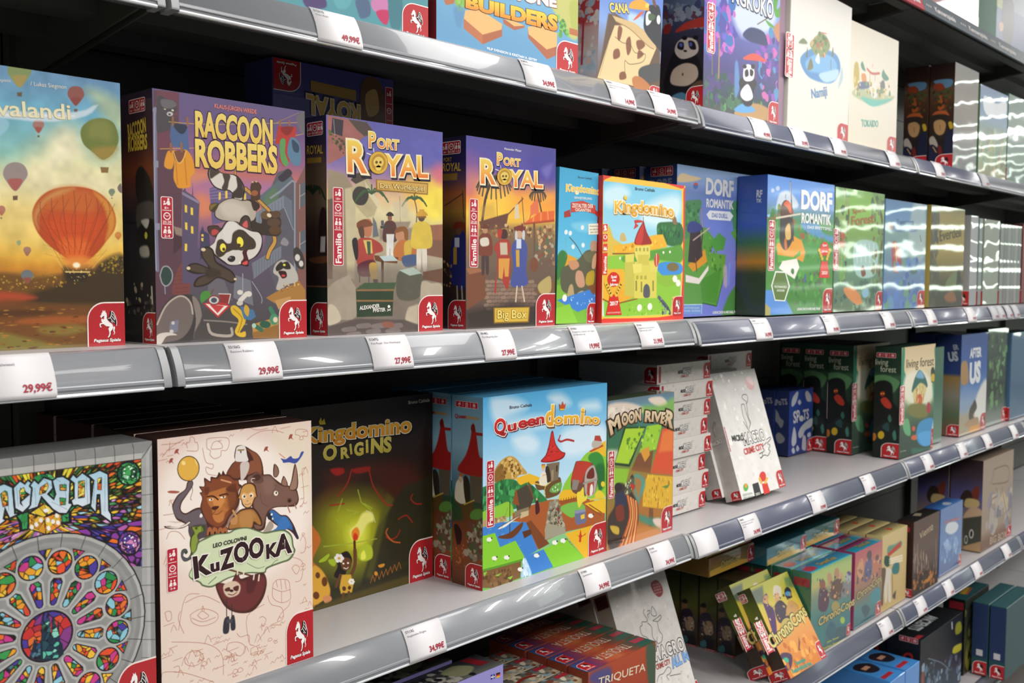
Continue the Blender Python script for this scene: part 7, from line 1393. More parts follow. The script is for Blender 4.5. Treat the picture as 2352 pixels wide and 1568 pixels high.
   'text':[('BUILDERS',[58,237,264,233,264,210,58,221],{'col': 'f0c83c','bold': 0.06,'col2': 'e08a28','outline': '6a3c1c','ow': 0.025}),('STONE',[145,206,262,197,261,180,143,189],{'col': 'f0e4dc','bold': 0.05,'outline': 'a05848','ow': 0.03}),('FILIP SVENSSON & KRISTIAN A. ØSTBY',[101.8,289.8,214.5,289.7,214.5,285.9,101.8,286.1],{'col': 'e8f0f4','bold': 0.03})],'icons':[('badge',(261,245,55,55))]},
  'left': {'size':(75,300),'cell':1.0,'ops':[
  (V,[(0,'6a9a50'),(225,'8a9a40'),(240,'8c1f24'),(300,'8c1f24')]),],
},
 },
 'tucana': {'edge': 'c0a8a0',
  'front': {'size':(185,270),'cell':0.5,'ops':[
  (V,[(-34,'4a6ab8'),(113,'5a7cc4'),(167,'7a9ad0'),(264,'6a4a34')]),(C,[86,136,139,136,133,155,87,157],'b8d0e8',4,0.8),(P,[25,153,46,148,173,166,182,184,187,251,2,272],'5a4430',2.4),
  (P,[58,162,149,160,173,168,159,198,105,197],'7a5a3c',2.4),(P,[44,168,73,161,170,178,132,244,121,258,2,266,29,199],'d4bc8c',1.2),
  (P,[36,153,102,150,173,166,166,181,142,180,88,164,47,161],'c4a878',1.2),(L,[47,161,88,164,142,180,162,182],1.5,'8a6a44'),(C,[55,167,66,169,60,190,53,187],'7a4a30',1.2),
  (C,[78,188,89,177,94,197,84,210],'7a4a30',1.2),(C,[108,181,123,175,135,182,116,194],'7a4a30',1.2),(C,[116,194,132,198,114,210],'7a4a30',1.2),(C,[44,211,58,205,62,217,45,225],'7a4a30',1.2),
  (C,[64,245,78,240,83,250,65,256],'7a4a30',1.2),(L,[46,187,68,192,90,190,106,201,136,197,129,212,92,224,77,221,79,242],1.2,'5a4430',0.9),(L,[29,201,8,261],0.9,'8a6a44',0.8,0),
  (C,[119,229,137,217,184,204,190,228,155,244,124,242],'3f4040',1.5),(C,[101,246,124,239,155,249,148,257,110,262],'b0703c',1.2),
  (C,[137,114,156,105,177,109,186,177,174,177,133,158,128,137],'20242c',1.2),(C,[134,126,146,119,151,135,136,146],'e4e8ec',1.2),
  (C,[82,128,92,115,121,105,137,108,142,118,123,122,96,127],'e8982c',1.2),(C,[96,147,115,129,127,124,112,138],'c8502c',0.9),(E,[136,111,6,-2,0,4],'f0c050',0.6),
  (C,[152,102,155,90,165,107],'6a3c2c',1.2),(E,[173,127,6,-2,1,8],'d8dcdc',0.9),(C,[142,124,162,122,158,131,143,135],'3f5a3a',1.2),],
   'text':[('CANA',[29,149,82,138,79,122,25,134],{'col': 'e8c860','bold': 0.03,'outline': '2c2c38','ow': 0.04})],'icons':[('badge',(153,246,32,24))]},
  'left': {'size':(100,540),'cell':1.3,'ops':[
  (V,[(0,'8a2c2c'),(334,'c84040'),(356,'d8a8a0'),(432,'d0bcb4'),(496,'b8c0c8'),(540,'c0a098')]),(S,[5,180,95,180,95,500,5,500],'d8b0a4,c09890,e4d0c8,a8b4bc',12,70),
  (P,[30,330,38,330,38,480,30,480],'b83038'),],
},
 },
 'panda': {'edge': '40305c',
  'front': {'size':(299,330),'cell':0.5,'ops':[
  (V,[(19,'b0c0e0'),(98,'8aa0d0'),(161,'5a60a8'),(241,'3f3a78'),(289,'2f3f54'),(340,'4a4a40')]),(C,[112,110,271,91,259,140,140,168],'c8d4e8',10,0.9),
  (S,[-1,127,112,104,116,198,2,235],'8a4aa8,6a5ac0,b868b8,4a4a9c,3a6ab0',13,70,1),(S,[9,271,142,238,119,305,5,320],'2a3c4c,3a5a54,4a3a78,244a44',10,50,1),
  (S,[206,182,314,96,322,265,224,292],'5a3a98,8a4ab0,3a3a78,c060a8,4a88b8',12,60,1),(S,[4,308,210,277,280,305,22,324],'3a6a4c,2a4a3c,5a8a58',9,40,1),(L,[57,189,56,264],5,'9a7a54',1,0),
  (L,[30,200,32,261],2.9,'7a6a50',1,0),(C,[146,164,178,145,232,145,246,169,206,173,166,173],'2c3460',1.9),(C,[117,229,129,224,137,271,119,293],'5a8ac0',2.9,0.9),
  (C,[270,62,291,60,285,88,320,65,314,93,279,103],'5a9c44',1.4),(C,[237,118,272,124,280,130,252,128],'5a9c44',1.4),(L,[204,134,271,101],2.4,'6a5a40'),
  (C,[273,131,307,108,309,138,295,154],'b8805c',2.9),(C,[140,335,120,321,197,295,266,300,295,317,212,328],'b08a58',2.4),(C,[120,315,158,300,204,308,171,318,126,321],'5a9cd0',1.9),
  (C,[134,262,149,250,195,246,206,255,196,269,190,296,171,305,151,301,144,280],'201e26',1.9),(C,[144,276,169,260,188,274,189,287,164,295,143,289],'e8e4e4',1.4),
  (C,[150,240,155,226,174,220,194,227,192,247,169,255,153,253],'ece8e8',1.4),(C,[157,236,168,231,172,242,159,247],'201e26',1.4),(C,[178,229,191,231,188,241,178,241],'201e26',1.4),
  (E,[156,227,8,-1,0,4],'201e26',1.4),(E,[189,222,8,-1,0,5],'201e26',1.4),(C,[149,213,167,202,200,194,241,200,244,203,194,209],'d84c3c',1.4),(L,[197,208,202,242],2.4,'6a4a34',1,0),],
   'text':[('NGKOKO',[100,109,272,111,272,71,100,80],{'col': 'e8ecf0','bold': 0.02,'outline': '2a3040','ow': 0.05})],'icons':[('strip',(10,127,39,222),('8+','45','2-4'),True),('badge',(255,281,44,49))]},
  'left': {'size':(115,330),'cell':0.6,'ops':[  # panda whites and sky toned down, shade mixed into the side colours
  (V,[(39,'4a5a80'),(128,'5a6a88'),(165,'3a3c58'),(224,'2a2430'),(314,'2c2824')]),(S,[19,115,122,134,122,179,19,162],'7a8498,3a4468,8a94a8,5a3a4a',8,60,1),
  (C,[50,177,68,164,93,159,118,159,121,176,90,175],'a83830',1.4),(C,[25,160,40,159,38,175,23,175],'8a2c2c',1.4),(C,[25,286,36,237,54,208,72,205,102,231,113,266,107,295,56,302],'15141a',2.1),
  (C,[40,269,47,248,73,239,99,248,103,270,81,283,51,279],'b8a898',1.7),(C,[50,214,56,196,76,191,98,199,104,219,91,229,65,230],'c0b6ae',1.4),(C,[56,208,59,197,70,200,69,213],'1a1820',1.4),
  (C,[81,198,94,202,98,216,85,213],'1a1820',1.4),(E,[64,203,4,1,0,4],'4a5aa0',0.7),(E,[86,205,4,1,0,4],'4a5aa0',0.7),(E,[74,216,4,1,0,2],'1a1820',0.7),(E,[69,260,2,0,0,3],'5a5048'),
  (E,[72,191,6,1,0,4],'15141a',1),(E,[97,194,6,1,0,4],'15141a',1),(C,[44,300,67,294,81,305,63,312],'4a7a94',2.1),(C,[85,287,114,278,114,321,78,317],'5a4434',2.1),],
'icons':[('badge',(77,286,38,44))]},
 },
 'island': {'edge': 'd0ccc4',
  'front': {'size':(305,322),'cell':0.55,'ops':[
  (V,[(20,'dcdad4'),(162,'e0d8cc'),(324,'d8d4c8')]),(C,[55,179,58,158,115,132,222,122,254,150,227,185,177,199,96,200],'4a84b8',2.9),
  (C,[78,168,139,138,214,135,233,157,159,178,95,186],'6aa4d0',3.5),(C,[143,185,191,169,242,156,235,179,177,197],'a8c8dc',2.9),
  (C,[94,126,121,106,144,90,177,94,195,113,164,141,124,145],'7a8a58',2.9),(S,[98,121,144,89,195,109,164,141,123,138],'5a7a44,9a8460,b8a070,4a6a3c,a86048',6,36,1),
  (C,[41,135,62,120,83,128],'6a7a58',2.4),(C,[80,146,83,135,86,156,77,157],'5a6a50',1.8),(C,[205,133,210,110,215,127],'6a6a50',1.8),(C,[87,184,101,156,114,175],'6a6a48',2.4),
  (L,[202,141,203,163],2.9,'5a6a50'),(C,[124,155,139,138,145,159,133,161],'e8ecf0',1.8),(L,[152,89,176,87],1.8,'c85a4a'),(C,[252,173,262,145,269,173,245,200],'8ab0c0',2.9,0.7),],
   'text':[('Namiji',[111,244,192,224,186,202,106,223],{'col': '4a84b8','bold': 0.02})],'icons':[('strip',(-18,121,20,217),('8+','45','2-5'),True),('badge',(247,275,58,47))]},
 },
 'village': {'edge': 'ccc2ae',
  'front': {'size':(293,293),'cell':0.6,'ops':[
  (V,[(-13,'d2cab8'),(163,'d8d2c2'),(302,'d4cbb6')]),(C,[16,172,57,151,143,147,224,148,276,145,225,168,145,183,68,181],'a8b088',4),(C,[67,173,164,168,266,151,145,187],'5ab0a0',2.8),
  (C,[26,102,49,96,56,140,29,155],'b09a3c',2.8),(C,[69,118,92,115,98,134,75,137],'c8823c',2.1),(C,[56,140,112,131,113,145,57,155],'4a5a78',2.8),
  (C,[63,96,73,87,86,100,92,107,73,106],'3a7a60',2.1),(C,[199,87,210,93,236,105,211,113,190,104],'3a7a60',2.1),(C,[183,146,186,121,206,114,213,141],'5a5c5c',2.8),
  (C,[123,142,161,128,164,160,134,164],'d8d4cc',2.8),(S,[19,137,242,117,245,157,30,174],'8a7a4c,c8b870,6a8a5c,d8c8a0',7,40,1),(L,[101,100,130,107,175,100],6,'b8503c'),
  (L,[116,103,120,123],2.1,'8a6a5a'),(L,[150,104,149,122],2.1,'8a6a5a'),(L,[134,83,131,93],2.1,'c87868'),],
   'text':[('TOKAIDO',[76,244,178,233,177,217,74,226],{'col': '4aa89a','bold': 0.02})],'icons':[('badge',(233,247,60,46))]},
 },
 'hat': {'edge': '3a2c24',
  'front': {'size':(410,610),'cell':2.0,'ops':[
  (V,[(0,'3a2a20'),(244,'5a4430'),(610,'2c2c3a')]),],
},
  'left': {'size':(70,305),'cell':0.6,'ops':[
  (V,[(-3,'241410'),(42,'2c1a14'),(70,'5a4434'),(112,'4a3020'),(149,'3a2418'),(217,'241c1a'),(294,'14141a')]),(C,[9,49,36,45,63,50,61,67,37,71],'5a80a0',1.8),
  (C,[12,58,30,56,40,65,40,77,13,71],'8a3a20',1.2),(C,[23,112,30,85,38,113,46,126,27,134],'a05024',1.5),(S,[10,70,76,78,75,142,12,135],'3a2c1c,6a3c20,44502c',5,40,1),
  (C,[6,150,18,137,45,137,57,152,39,147,15,149],'a8542c',1.2),(C,[6,159,9,147,45,148,55,164,47,206,29,214,10,199],'2c2420',1.8),
  (C,[14,184,15,166,34,162,48,175,44,200,32,207,20,200],'b08a5c',1.5),(L,[31,177,33,192],1.8,'7a5434'),(C,[55,173,64,171,69,187,61,192],'b89a2c',1.2),
  (C,[2,214,14,209,27,235,18,246,5,236],'a8a094',1.5),(C,[5,233,27,247,22,281,0,279],'20203a',1.8),(L,[13,240,23,256],2.4,'c89a5c'),(C,[27,241,36,239,40,264,31,272],'6a2020',1.2),
  (C,[47,206,69,196,68,266,46,264],'1c2038',1.8),],
'icons':[('badge',(21,263,49,42),True)]},
 },
 'coast': {'edge': '5a7a58',
  'front': {'size':(540,548),'cell':1.8,'ops':[
  (V,[(0,'3a68a0'),(191,'5a84a8'),(274,'5a7a6a'),(411,'6a8a58'),(548,'8a8048')]),(S,[20,250,520,250,520,530,20,530],'4a7a54,8a9a58,6a5a44,a8905a',30,50),
  (C,[70,60,300,80,500,40,480,150,120,170],'e8eef4',6),],
},
 },
 'cyan': {'edge': '2a9a98',
  'front': {'size':(220,202),'cell':0.6,'ops':[
  (V,[(-12,'6aa868'),(34,'b8b068'),(61,'7a8a70'),(115,'3a7a78'),(223,'2a5a68')]),(C,[18,1,239,16,241,55,148,56,25,28],'a8bc6c',5,0.8),(C,[40,93,43,48,60,46,83,57,97,86,80,109],'4a2440',2.2),
  (C,[42,32,53,27,71,34,71,49,49,46],'8a4a30',1.8),(C,[96,76,118,44,160,50,174,83,145,98],'5a3a2c',2.2),(C,[120,28,128,15,146,21,148,40,130,41],'b0805c',1.8),
  (C,[82,30,87,18,105,25,112,48,95,49],'b88a64',1.8),(C,[147,34,165,33,172,50,161,59],'c09a74',1.8),(C,[163,91,179,65,204,63,218,82,206,102],'7a7a80',2.2),(E,[204,55,17,4,1,11],'a0a4ac',1.8),
  (C,[193,40,206,39,219,48,210,51],'5a3a78',1.3),(S,[30,19,216,49,207,107,45,79],'3a3040,8a6a4c,c89a6c,5a5a60',5,40,1),(C,[83,162,106,141,136,160,138,187,102,183],'1f5a6c',2.2),
  (C,[154,162,184,140,216,158,218,186,174,183],'25707c',2.2),(E,[175,155,13,3,1,9],'a0c040',1.8),(C,[28,137,65,141,79,187,39,181],'2a7a78',2.6),
  (C,[143,167,211,182,200,209,145,200],'23505c',2.2),],
   'text':[('ChronoCops',[42,136,243,131,242,110,41,116],{'col': 'c0b06a','bold': 0.03,'outline': '2c2c24','ow': 0.05}),('John Turner',[90.6,189.9,156.3,194.1,156.7,188.7,91,184.5],{'col': 'd8d840','bold': 0.01}),('Zeitdieb-Paradoxon',[62.3,199.7,190.9,209.4,191.4,203.3,62.7,193.9],{'col': 'd8d840','bold': 0.01})],'icons':[('shape',[157,117,154,123,145,126,133,125,121,120,112,113,108,105,111,99,120,96,132,97,144,102,153,109],'a09050',0.2,1),('badge',(197,173,23,29))]},
  'left': {'size':(96,404),'cell':1.5,'ops':[
  (V,[(0,'1f6a5c'),(202,'3a6a50'),(222,'6a5038'),(323,'3a3a34'),(404,'2a2c2c')]),(P,[8,30,88,30,88,70,8,70],'9a2a34'),(S,[5,180,90,180,90,330,5,330],'8a6a50,5a4034,b08a68',10,24),],
},
  'top': {'size':(440,96),'cell':1.5,'ops':[
  (V,[(0,'2a6a88'),(96,'3a9ac0')]),(P,[0,90,440,90,440,96,0,96],'6ae0d8'),(C,[20,40,90,30,110,70,30,80],'b83a4c',3),],
   'text':[('ChronoCops',[150,70,330,70,330,38,150,38],{'col': 'b8a868','lift': 0.3,'bold': 0.03,'outline': '3a3a2c','ow': 0.05})],},
 },
 'pink': {'edge': 'a83a68',
  'front': {'size':(168,198),'cell':0.65,'ops':[
  (V,[(-16,'b04058'),(55,'b8705a'),(112,'8a6a50'),(155,'3a7a7c'),(216,'2a5a64')]),(C,[14,58,25,27,45,25,53,55,41,75],'c89068',2),(C,[55,84,65,38,91,29,107,52,95,87],'4a4a7c',2.5),
  (C,[71,25,77,12,97,15,99,34],'3a2c34',2),(C,[122,81,126,42,147,41,157,77,144,92],'b8684c',2.5),(C,[126,42,133,32,147,37,146,49],'5a2c24',1.5),
  (S,[9,24,161,38,166,108,15,80],'3a3040,c8946c,8a5a48',6,40,1),(C,[98,133,138,120,168,138,155,164,113,154],'2a808c',3),(C,[46,155,72,150,100,168,74,184],'1f4a58',3),],
   'text':[('ChronoCops',[15,126,169,108,167,87,13,106],{'col': 'b0a068','bold': 0.03,'outline': '2c2c24','ow': 0.05})],'icons':[('badge',(134,160,34,38),True)]},
  'top': {'size':(336,96),'cell':1.8,'ops':[
  (V,[(0,'3a2c4a'),(33,'a8305c'),(43,'2a8aa0'),(96,'2a9ab8')]),],
   'text':[('ChronoCops',[110,70,250,70,250,38,110,38],{'col': 'b8a868','lift': 0.3,'bold': 0.03,'outline': '3a3a2c','ow': 0.05})],},
 },
 'cream': {'edge': 'd8c888',
  'front': {'size':(170,206),'cell':0.65,'ops':[
  (V,[(-12,'cdb888'),(101,'c8b07c'),(216,'c0a46c')]),(C,[35,53,40,34,84,37,129,36,131,52,71,58],'4a8a80',2.7,0.8),(P,[35,53,126,36,127,51,42,64],'b84838',1.6),
  (C,[67,104,88,88,119,97,117,121,83,119],'3a7474',2.7),(C,[25,177,17,105,30,90,67,104,61,127,69,188,51,183,44,134,40,181],'d0c8b8',2.1),
  (C,[0,180,3,120,-6,88,23,89,27,107,16,152,15,186],'6a5444',2.1),(C,[15,75,20,56,50,65,58,85,37,89],'2a4a3c',2.7),(L,[72,117,80,184],3.8,'6a5a48'),(C,[80,178,101,168,96,191],'5a4a44',2.1),
  (L,[50,71,140,79],5,'ece4cc',0.8,0),(L,[51,77,141,86],5,'ece4cc',0.8,0),(L,[51,83,141,93],5,'ece4cc',0.8,0),],
},
  'top': {'size':(340,90),'cell':2.0,'ops':[
  (V,[(0,'5a5038'),(90,'c8b87c')]),(P,[160,40,200,30,210,60,170,70],'b84434',2),],
},
 },
 'city': {'edge': '3a2a24',
  'front': {'size':(198,212),'cell':0.65,'ops':[
  (V,[(9,'5a4840'),(85,'5f4f48'),(133,'54443e'),(168,'3a2820'),(226,'2c1c14')]),(S,[0,85,195,144,198,177,4,135],'8a7464,6a5448,a89080',6,40,0.5),(L,[7,68,15,143],6,'8a7666',0.8,0),
  (L,[30,67,39,149],6,'8a7666',0.8,0),(L,[61,91,68,155],6,'8a7666',0.8,0),(L,[173,82,184,180],6,'8a7666',0.8,0),(L,[118,134,123,167],6,'8a7666',0.8,0),
  (C,[23,176,37,154,61,154,72,187],'241814',2.9),(C,[81,189,121,179,155,177,148,191,106,195],'b8782c',2.9),(S,[4,141,198,170,201,216,9,197],'3a2418,7a4a24,a8682c,241410',8,50,1),],
   'text':[('Vienna',[46,56,148,46,146,20,44,37],{'col': 'c8b498','bold': 0.0})],},
  'left': {'size':(45,212),'cell':0.75,'ops':[
  (V,[(0,'3a2020'),(127,'2c1a16'),(212,'241410')]),],
'icons':[('badge',(14,190,31,22)),('shape',[35,22,34,26,33,29,31,30,29,30,27,27,27,23,27,19,28,16,30,15,33,15,34,18],'a83838',0.15,1)]},
  'top': {'size':(396,90),'cell':2.5,'ops':[
  (V,[(0,'141210'),(90,'1c1814')]),(P,[150,25,230,10,250,40,180,60],'8a7e6c',2),],
},
 },
 'azure': {'edge': '2a58a0',
  'front': {'size':(190,204),'cell':0.8,'ops':[
  (V,[(27,'3a68a8'),(128,'4a78b4'),(209,'2a4a84')]),(C,[45,72,62,52,127,58,157,76,139,90,93,91],'c8d0d8',2.6),(C,[41,124,57,101,95,122,97,142],'7aa0cc',3.3),
  (C,[116,139,131,105,162,128,155,150],'7098c8',3.3),(S,[9,76,189,109,197,189,17,159],'5a88c0,3a60a0,8ab0d8',10,40,1),],
   'text':[('LAS VEGAS',[33.9,47.5,165.1,57.6,165.8,48.6,34.5,38.8],{'col': 'c86a5a','bold': 0.03})],'icons':[('badge',(166,166,24,38),True)]},
  'top': {'size':(380,100),'cell':2.5,'ops':[
  (V,[(0,'2a4a88'),(100,'4a88d0')]),(C,[150,60,220,40,240,80,170,90],'b8c8d8',3),],
},
 },
 'beige': {'edge': '8a7868',
  'front': {'size':(320,300),'cell':0.8,'ops':[
  (V,[(1,'a09080'),(238,'988878'),(272,'7a5a4a'),(341,'6a4a3c')]),(S,[54,121,317,140,314,266,50,240],'a8a098,8a8490,b8a890,7a7880',30,30,1),(L,[112,42,253,50,268,104,101,90],5,'7a6a5c'),
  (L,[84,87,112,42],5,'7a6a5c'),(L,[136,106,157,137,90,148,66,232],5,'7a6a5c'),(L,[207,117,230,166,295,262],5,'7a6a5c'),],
   'text':[('BIG BOX',[88,291,272,301,273,276,90,267],{'col': 'c8b8a0','bold': 0.0})],'icons':[('badge',(268,263,52,37),True)]},
  'left': {'size':(100,300),'cell':0.75,'ops':[
  (V,[(1,'3a2c2c'),(55,'4a3c48'),(119,'5a5890'),(195,'8a7868'),(238,'6a6050'),(346,'a89070')]),(C,[31,134,45,104,66,107,72,143,42,159],'3a2a24',2.1),
  (C,[66,107,85,82,91,103,82,142],'7a3828',2.1),(C,[51,130,87,130,88,152,47,158],'c8b078',2.1),(C,[43,197,67,155,98,161,101,187],'c8a888',2.1),
  (P,[43,197,101,179,101,273,46,294],'4a4a40',2.1),(E,[54,266,5,-1,0,14],'d8d4c8',1.1),(E,[70,244,7,-1,0,15],'d8d4c8',1.1),(E,[54,266,3,-1,0,10],'2a2a28',1.1),
  (E,[70,244,4,-1,0,11],'2a2a28',1.1),(P,[46,289,101,263,103,316,45,349],'b09068',2.1),],
},
 },
 'cops': {'edge': '8a7838',
  'front': {'size':(175,206),'cell':0.5,'ops':[
  (V,[(16,'a8a838'),(54,'c4b440'),(88,'d0a84a'),(133,'d08c48'),(209,'c8742c')]),(P,[-11,7,52,7,30,43,-5,35],'4a5a60',3.9,0.8),(P,[150,11,194,13,176,39,143,31],'3a6a5a',3.9,0.6),
  (C,[25,37,42,27,55,27,43,47,53,66,28,106,11,107,19,68],'4a2a5c',1.6),(C,[25,39,41,28,53,32,41,46],'b88a5c',1.6),(C,[82,28,98,17,119,25,108,43,86,49,74,43],'c8c0ac',1.6),
  (C,[81,36,94,34,101,38,87,52,73,51],'c09468',1.2),(C,[58,61,84,51,102,56,113,81,91,98,51,93],'3a3040',1.6),(C,[129,36,147,32,155,42,142,57,123,52],'1e2430',1.6),
  (E,[138,46,12,3,-4,5],'4a90b8',1.2),(C,[117,65,137,61,158,83,119,94,93,84],'b88c4c',1.6),(L,[-3,44,-6,84],3.5,'a06a34',1,0),
  (S,[31,24,163,47,112,100,11,77],'5a3a4c,a8845c,3a2c34,d0a86c',3.9,40,1),(P,[76,163,101,139,92,170],'7a4a38',1.2),(P,[121,139,128,138,139,164,106,149],'d89a4c',1.2),
  (P,[113,178,130,164,117,180],'7a4a38',0.8),(C,[1,153,27,155,43,167,19,187,-9,187,-12,173],'4a3450',1.6),(E,[10,170,12,3,-7,7],'3aa884',1.6),
  (S,[-98,117,184,161,127,229,-63,194],'e0a04c,b8682c,d88c3c',9,50,1),],
   'text':[('ChronoCops',[-18,135,179,105,175,77,-22,108],{'col': 'ccbc70','bold': 0.03,'outline': '2c2820','ow': 0.05}),('Einsteins',[42.5,188.5,86.5,190.3,86.8,181.3,42.9,179.8],{'col': '3a9a88','bold': 0.03}),('Relativitätskrise',[15.5,199.3,101.9,204.2,102.5,194.1,16.1,189.6],{'col': '3a9a88','bold': 0.03})],'icons':[('shape',[96,116,84,124,69,128,56,127,46,122,44,113,49,103,60,95,75,91,89,92,98,97,101,106],'b0a058',0.2,1),('strip',(-12,73,-44,138),('8+','30','1-4'),True),('badge',(147,167,28,39))]},
  'left': {'size':(36,206),'cell':0.6,'ops':[  # yellows darkened to carry the shade of this side
  (V,[(8,'4a4a28'),(41,'5a6a28'),(87,'6a7a2c'),(123,'3a2c24'),(195,'3a2c20')]),(C,[-23,81,-9,67,1,75,-10,99,-17,94],'a0744c',1.1),(C,[-15,73,-4,65,2,72,-4,79],'2a1c20',1.1),
  (C,[-14,120,2,108,14,117,3,138,-14,139],'b89a78',1.1),(C,[-23,112,-4,101,-23,136,-29,135],'3a2440',1.4),(C,[-32,153,-6,141,5,163,-14,179,-34,168],'2a2428',1.4),
  (E,[-21,156,8,2,-2,3],'4a8088',0.8),],
'icons':[('strip',(-9,7,18,27),('8+','30','1-4'),False),('badge',(-16,181,52,25))]},
 },
 'copspine': {'edge': '4a3824',
  'front': {'size':(100,178),'cell':0.9,'ops':[
  (V,[(0,'2c2c1c'),(89,'3a3420'),(178,'5a4028')]),],
},
  'left': {'size':(47,178),'cell':0.6,'ops':[  # spine colours include painted shade
  (V,[(0,'2c2c1c'),(43,'4a5024'),(85,'5a5c24'),(128,'3a2c24'),(222,'4a3424')]),(C,[2,91,8,72,17,73,18,90,8,98],'8a6444',1.2),(C,[1,79,11,69,19,75,14,81],'1c1418',1.2),
  (C,[-1,115,8,95,30,96,38,139,6,147],'2c1c34',1.8),(C,[12,129,18,113,34,112,38,137,25,148,15,142],'a88a6c',1.2),(S,[5,116,40,107,41,139,6,153],'c8b89c,6a4a3c,8a6a50',2.7,24,1),
  (C,[10,187,12,152,35,146,43,175,32,192],'221a20',1.5),(C,[3,168,16,159,21,172,7,182],'3f7880',1.2),],
'icons':[('badge',(18,192,29,-14))]},
 },
 'allin': {'edge': 'b8b3ac',
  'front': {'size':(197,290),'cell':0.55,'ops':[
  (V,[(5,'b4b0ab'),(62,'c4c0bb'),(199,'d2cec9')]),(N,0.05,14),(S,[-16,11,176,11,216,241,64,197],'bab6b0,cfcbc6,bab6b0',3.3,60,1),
  (L,[98,63,93,68,95,75,99,84,94,87,81,84,78,90,70,92,70,107,82,114,93,129],1.4,'4a4846'),(L,[106,69,114,69,111,74,104,75,104,81],1.4,'4a4846'),
  (L,[124,64,116,76,123,83,132,82,131,73,126,64],1.4,'4a4846'),(L,[115,90,131,88,144,86,144,91,130,95,115,90],1.4,'4a4846'),(L,[128,96,127,113,133,123,125,134,113,135],1.4,'4a4846'),
  (L,[97,90,106,101,101,119,113,135],1.4,'4a4846'),(L,[115,122,107,135,101,136],1.4,'4a4846'),(L,[77,200,89,191,104,191,123,184,131,191,124,197,112,198,115,207],1.4,'4a4846'),
  (L,[122,201,158,207],1.4,'4a4846'),(C,[139,24,149,18,164,19,174,32,172,47,156,52,143,41],'8a2c30',0.8),],
   'text':[('MICRO',[145.2,27,169.7,28.1,169.8,25,145.3,23.9],{'col': 'd8b0ac'}),('DIE GROSSE',[144.8,32.6,169.3,33.8,169.4,30.7,144.9,29.6],{'col': 'd8b0ac'}),('KRIMIBOX',[144.4,38.2,168.9,39.4,169,36.3,144.6,35.2],{'col': 'd8b0ac'}),('EDITION',[144,43.8,168.5,45.1,168.6,42,144.2,40.8],{'col': 'd8b0ac'}),('MACRO',[90,163,194,167,195,142,90,139],{'col': 'd8d4d0','bold': 0.03,'outline': '1c1a1a','ow': 0.05,'gap': 0.08}),('CRIME CITY',[85.8,179,134.3,179.9,134.5,169.9,86,169.1],{'col': 'a03430','bold': 0.03}),('ALL IN',[139,190,199,189,198,171,139,170],{'col': '7aa4d4','bold': 0.05,'outline': '2c4a78','ow': 0.03})],'icons':[('badge',(205,231,-8,59),True)]},
  'left': {'size':(78,580),'cell':2.0,'ops':[
  (V,[(0,'a39684'),(580,'b8b3ac')]),(N,0.06,77),(P,[6,30,70,20,72,70,8,80],'4a2024'),],
},
 },
 'triqueta': {'edge': '8a3a24',
  'top': {'size':(404,90),'cell':1.4,'ops':[
  ('B','7a3420'),(P,[-20,0,80,0,70,90,-30,90],'2a5a9c',20,0.9),(P,[30,0,131,0,121,90,20,90],'4a3a78',20,0.9),(P,[81,0,181,0,171,90,71,90],'8a3a50',20,0.9),
  (P,[131,0,232,0,222,90,121,90],'c05a34',20,0.9),(P,[182,0,282,0,272,90,172,90],'b8643a',20,0.9),(P,[232,0,333,0,323,90,222,90],'a0402c',20,0.9),
  (P,[283,0,383,0,373,90,273,90],'5a4a38',20,0.9),(P,[333,0,434,0,424,90,323,90],'1f5a4c',20,0.9),],
   'text':[('TRIQUETA',[300,18,110,18,110,62,300,62],{'col': 'd0b8a4','lift': 0.3,'bold': 0.0})],'icons':[('badge',(6,20,60,60),True),('shape',[330,20,395,20,395,48,330,48],'a83444',0.2,0)]},
  'front': {'size':(202,214),'cell':1.0,'ops':[
  (V,[(0,'a8482c'),(214,'8a3424')]),(C,[9,4,61,8,61,36,9,21],'3a4a90',5,0.8),(C,[171,4,199,5,201,78,180,72],'2a5a48',3.8,0.8),],
   'text':[('TRIQUETA',[27.6,30.4,169,45.2,170.5,30.1,29,17.2],{'col': 'dccab0','bold': 0.01})],},
 },
 'lilac': {'edge': '8a84c4',
  'top': {'size':(516,120),'cell':1.6,'ops':[
  (V,[(0,'2c2c30'),(48,'3a3a3e'),(120,'6a6860')]),(S,[100,20,396,20,396,110,100,110],'3a3a3c,8a867c,1c1c20,a8a498',14,80),(C,[326,40,396,20,436,70,366,100],'8a8a68',4),],
'icons':[('shape',[436,8,476,8,496,80,456,80],'8a1f28',0.2,0)]},
  'front': {'size':(258,283),'cell':1.0,'ops':[
  (V,[(0,'9a94d4'),(283,'7a74b4')]),],
'icons':[('shape',[230,9,239,10,239,17,230,17],'2a3a8c',0.2,0),('shape',[242,10,251,11,251,18,242,18],'1c1c1c',0.2,0),('shape',[242,13,251,13,251,16,242,15],'c82c24',0.26,0),('shape',[242,15,251,16,251,18,242,18],'e8b82c',0.26,0),('shape',[230,12,239,13,239,15,230,14],'e8e8f0',0.26,0),('shape',[234,10,235,10,235,17,234,17],'e8e8f0',0.26,0),('shape',[230,13,239,13,239,14,230,13],'c83040',0.3,0)]},
 },
 'lemur': {'edge': 'a89878',
  'top': {'size':(280,90),'cell':1.5,'ops':[
  (V,[(0,'4a4844'),(90,'b8a888')]),(S,[5,5,275,5,275,85,5,85],'8aa4a4,c8b89c,7a4434,d8ccb4,5a6a6c',12,70),(L,[60,60,120,40,170,50],14,'8a2c1c'),],
'icons':[('shape',[200,10,270,10,270,32,200,32],'a8303c',0.2,0)]},
 },
 'night': {'edge': '121418',
  'top': {'size':(720,200),'cell':2.0,'ops':[
  (V,[(0,'101214'),(200,'1a1c20')]),],
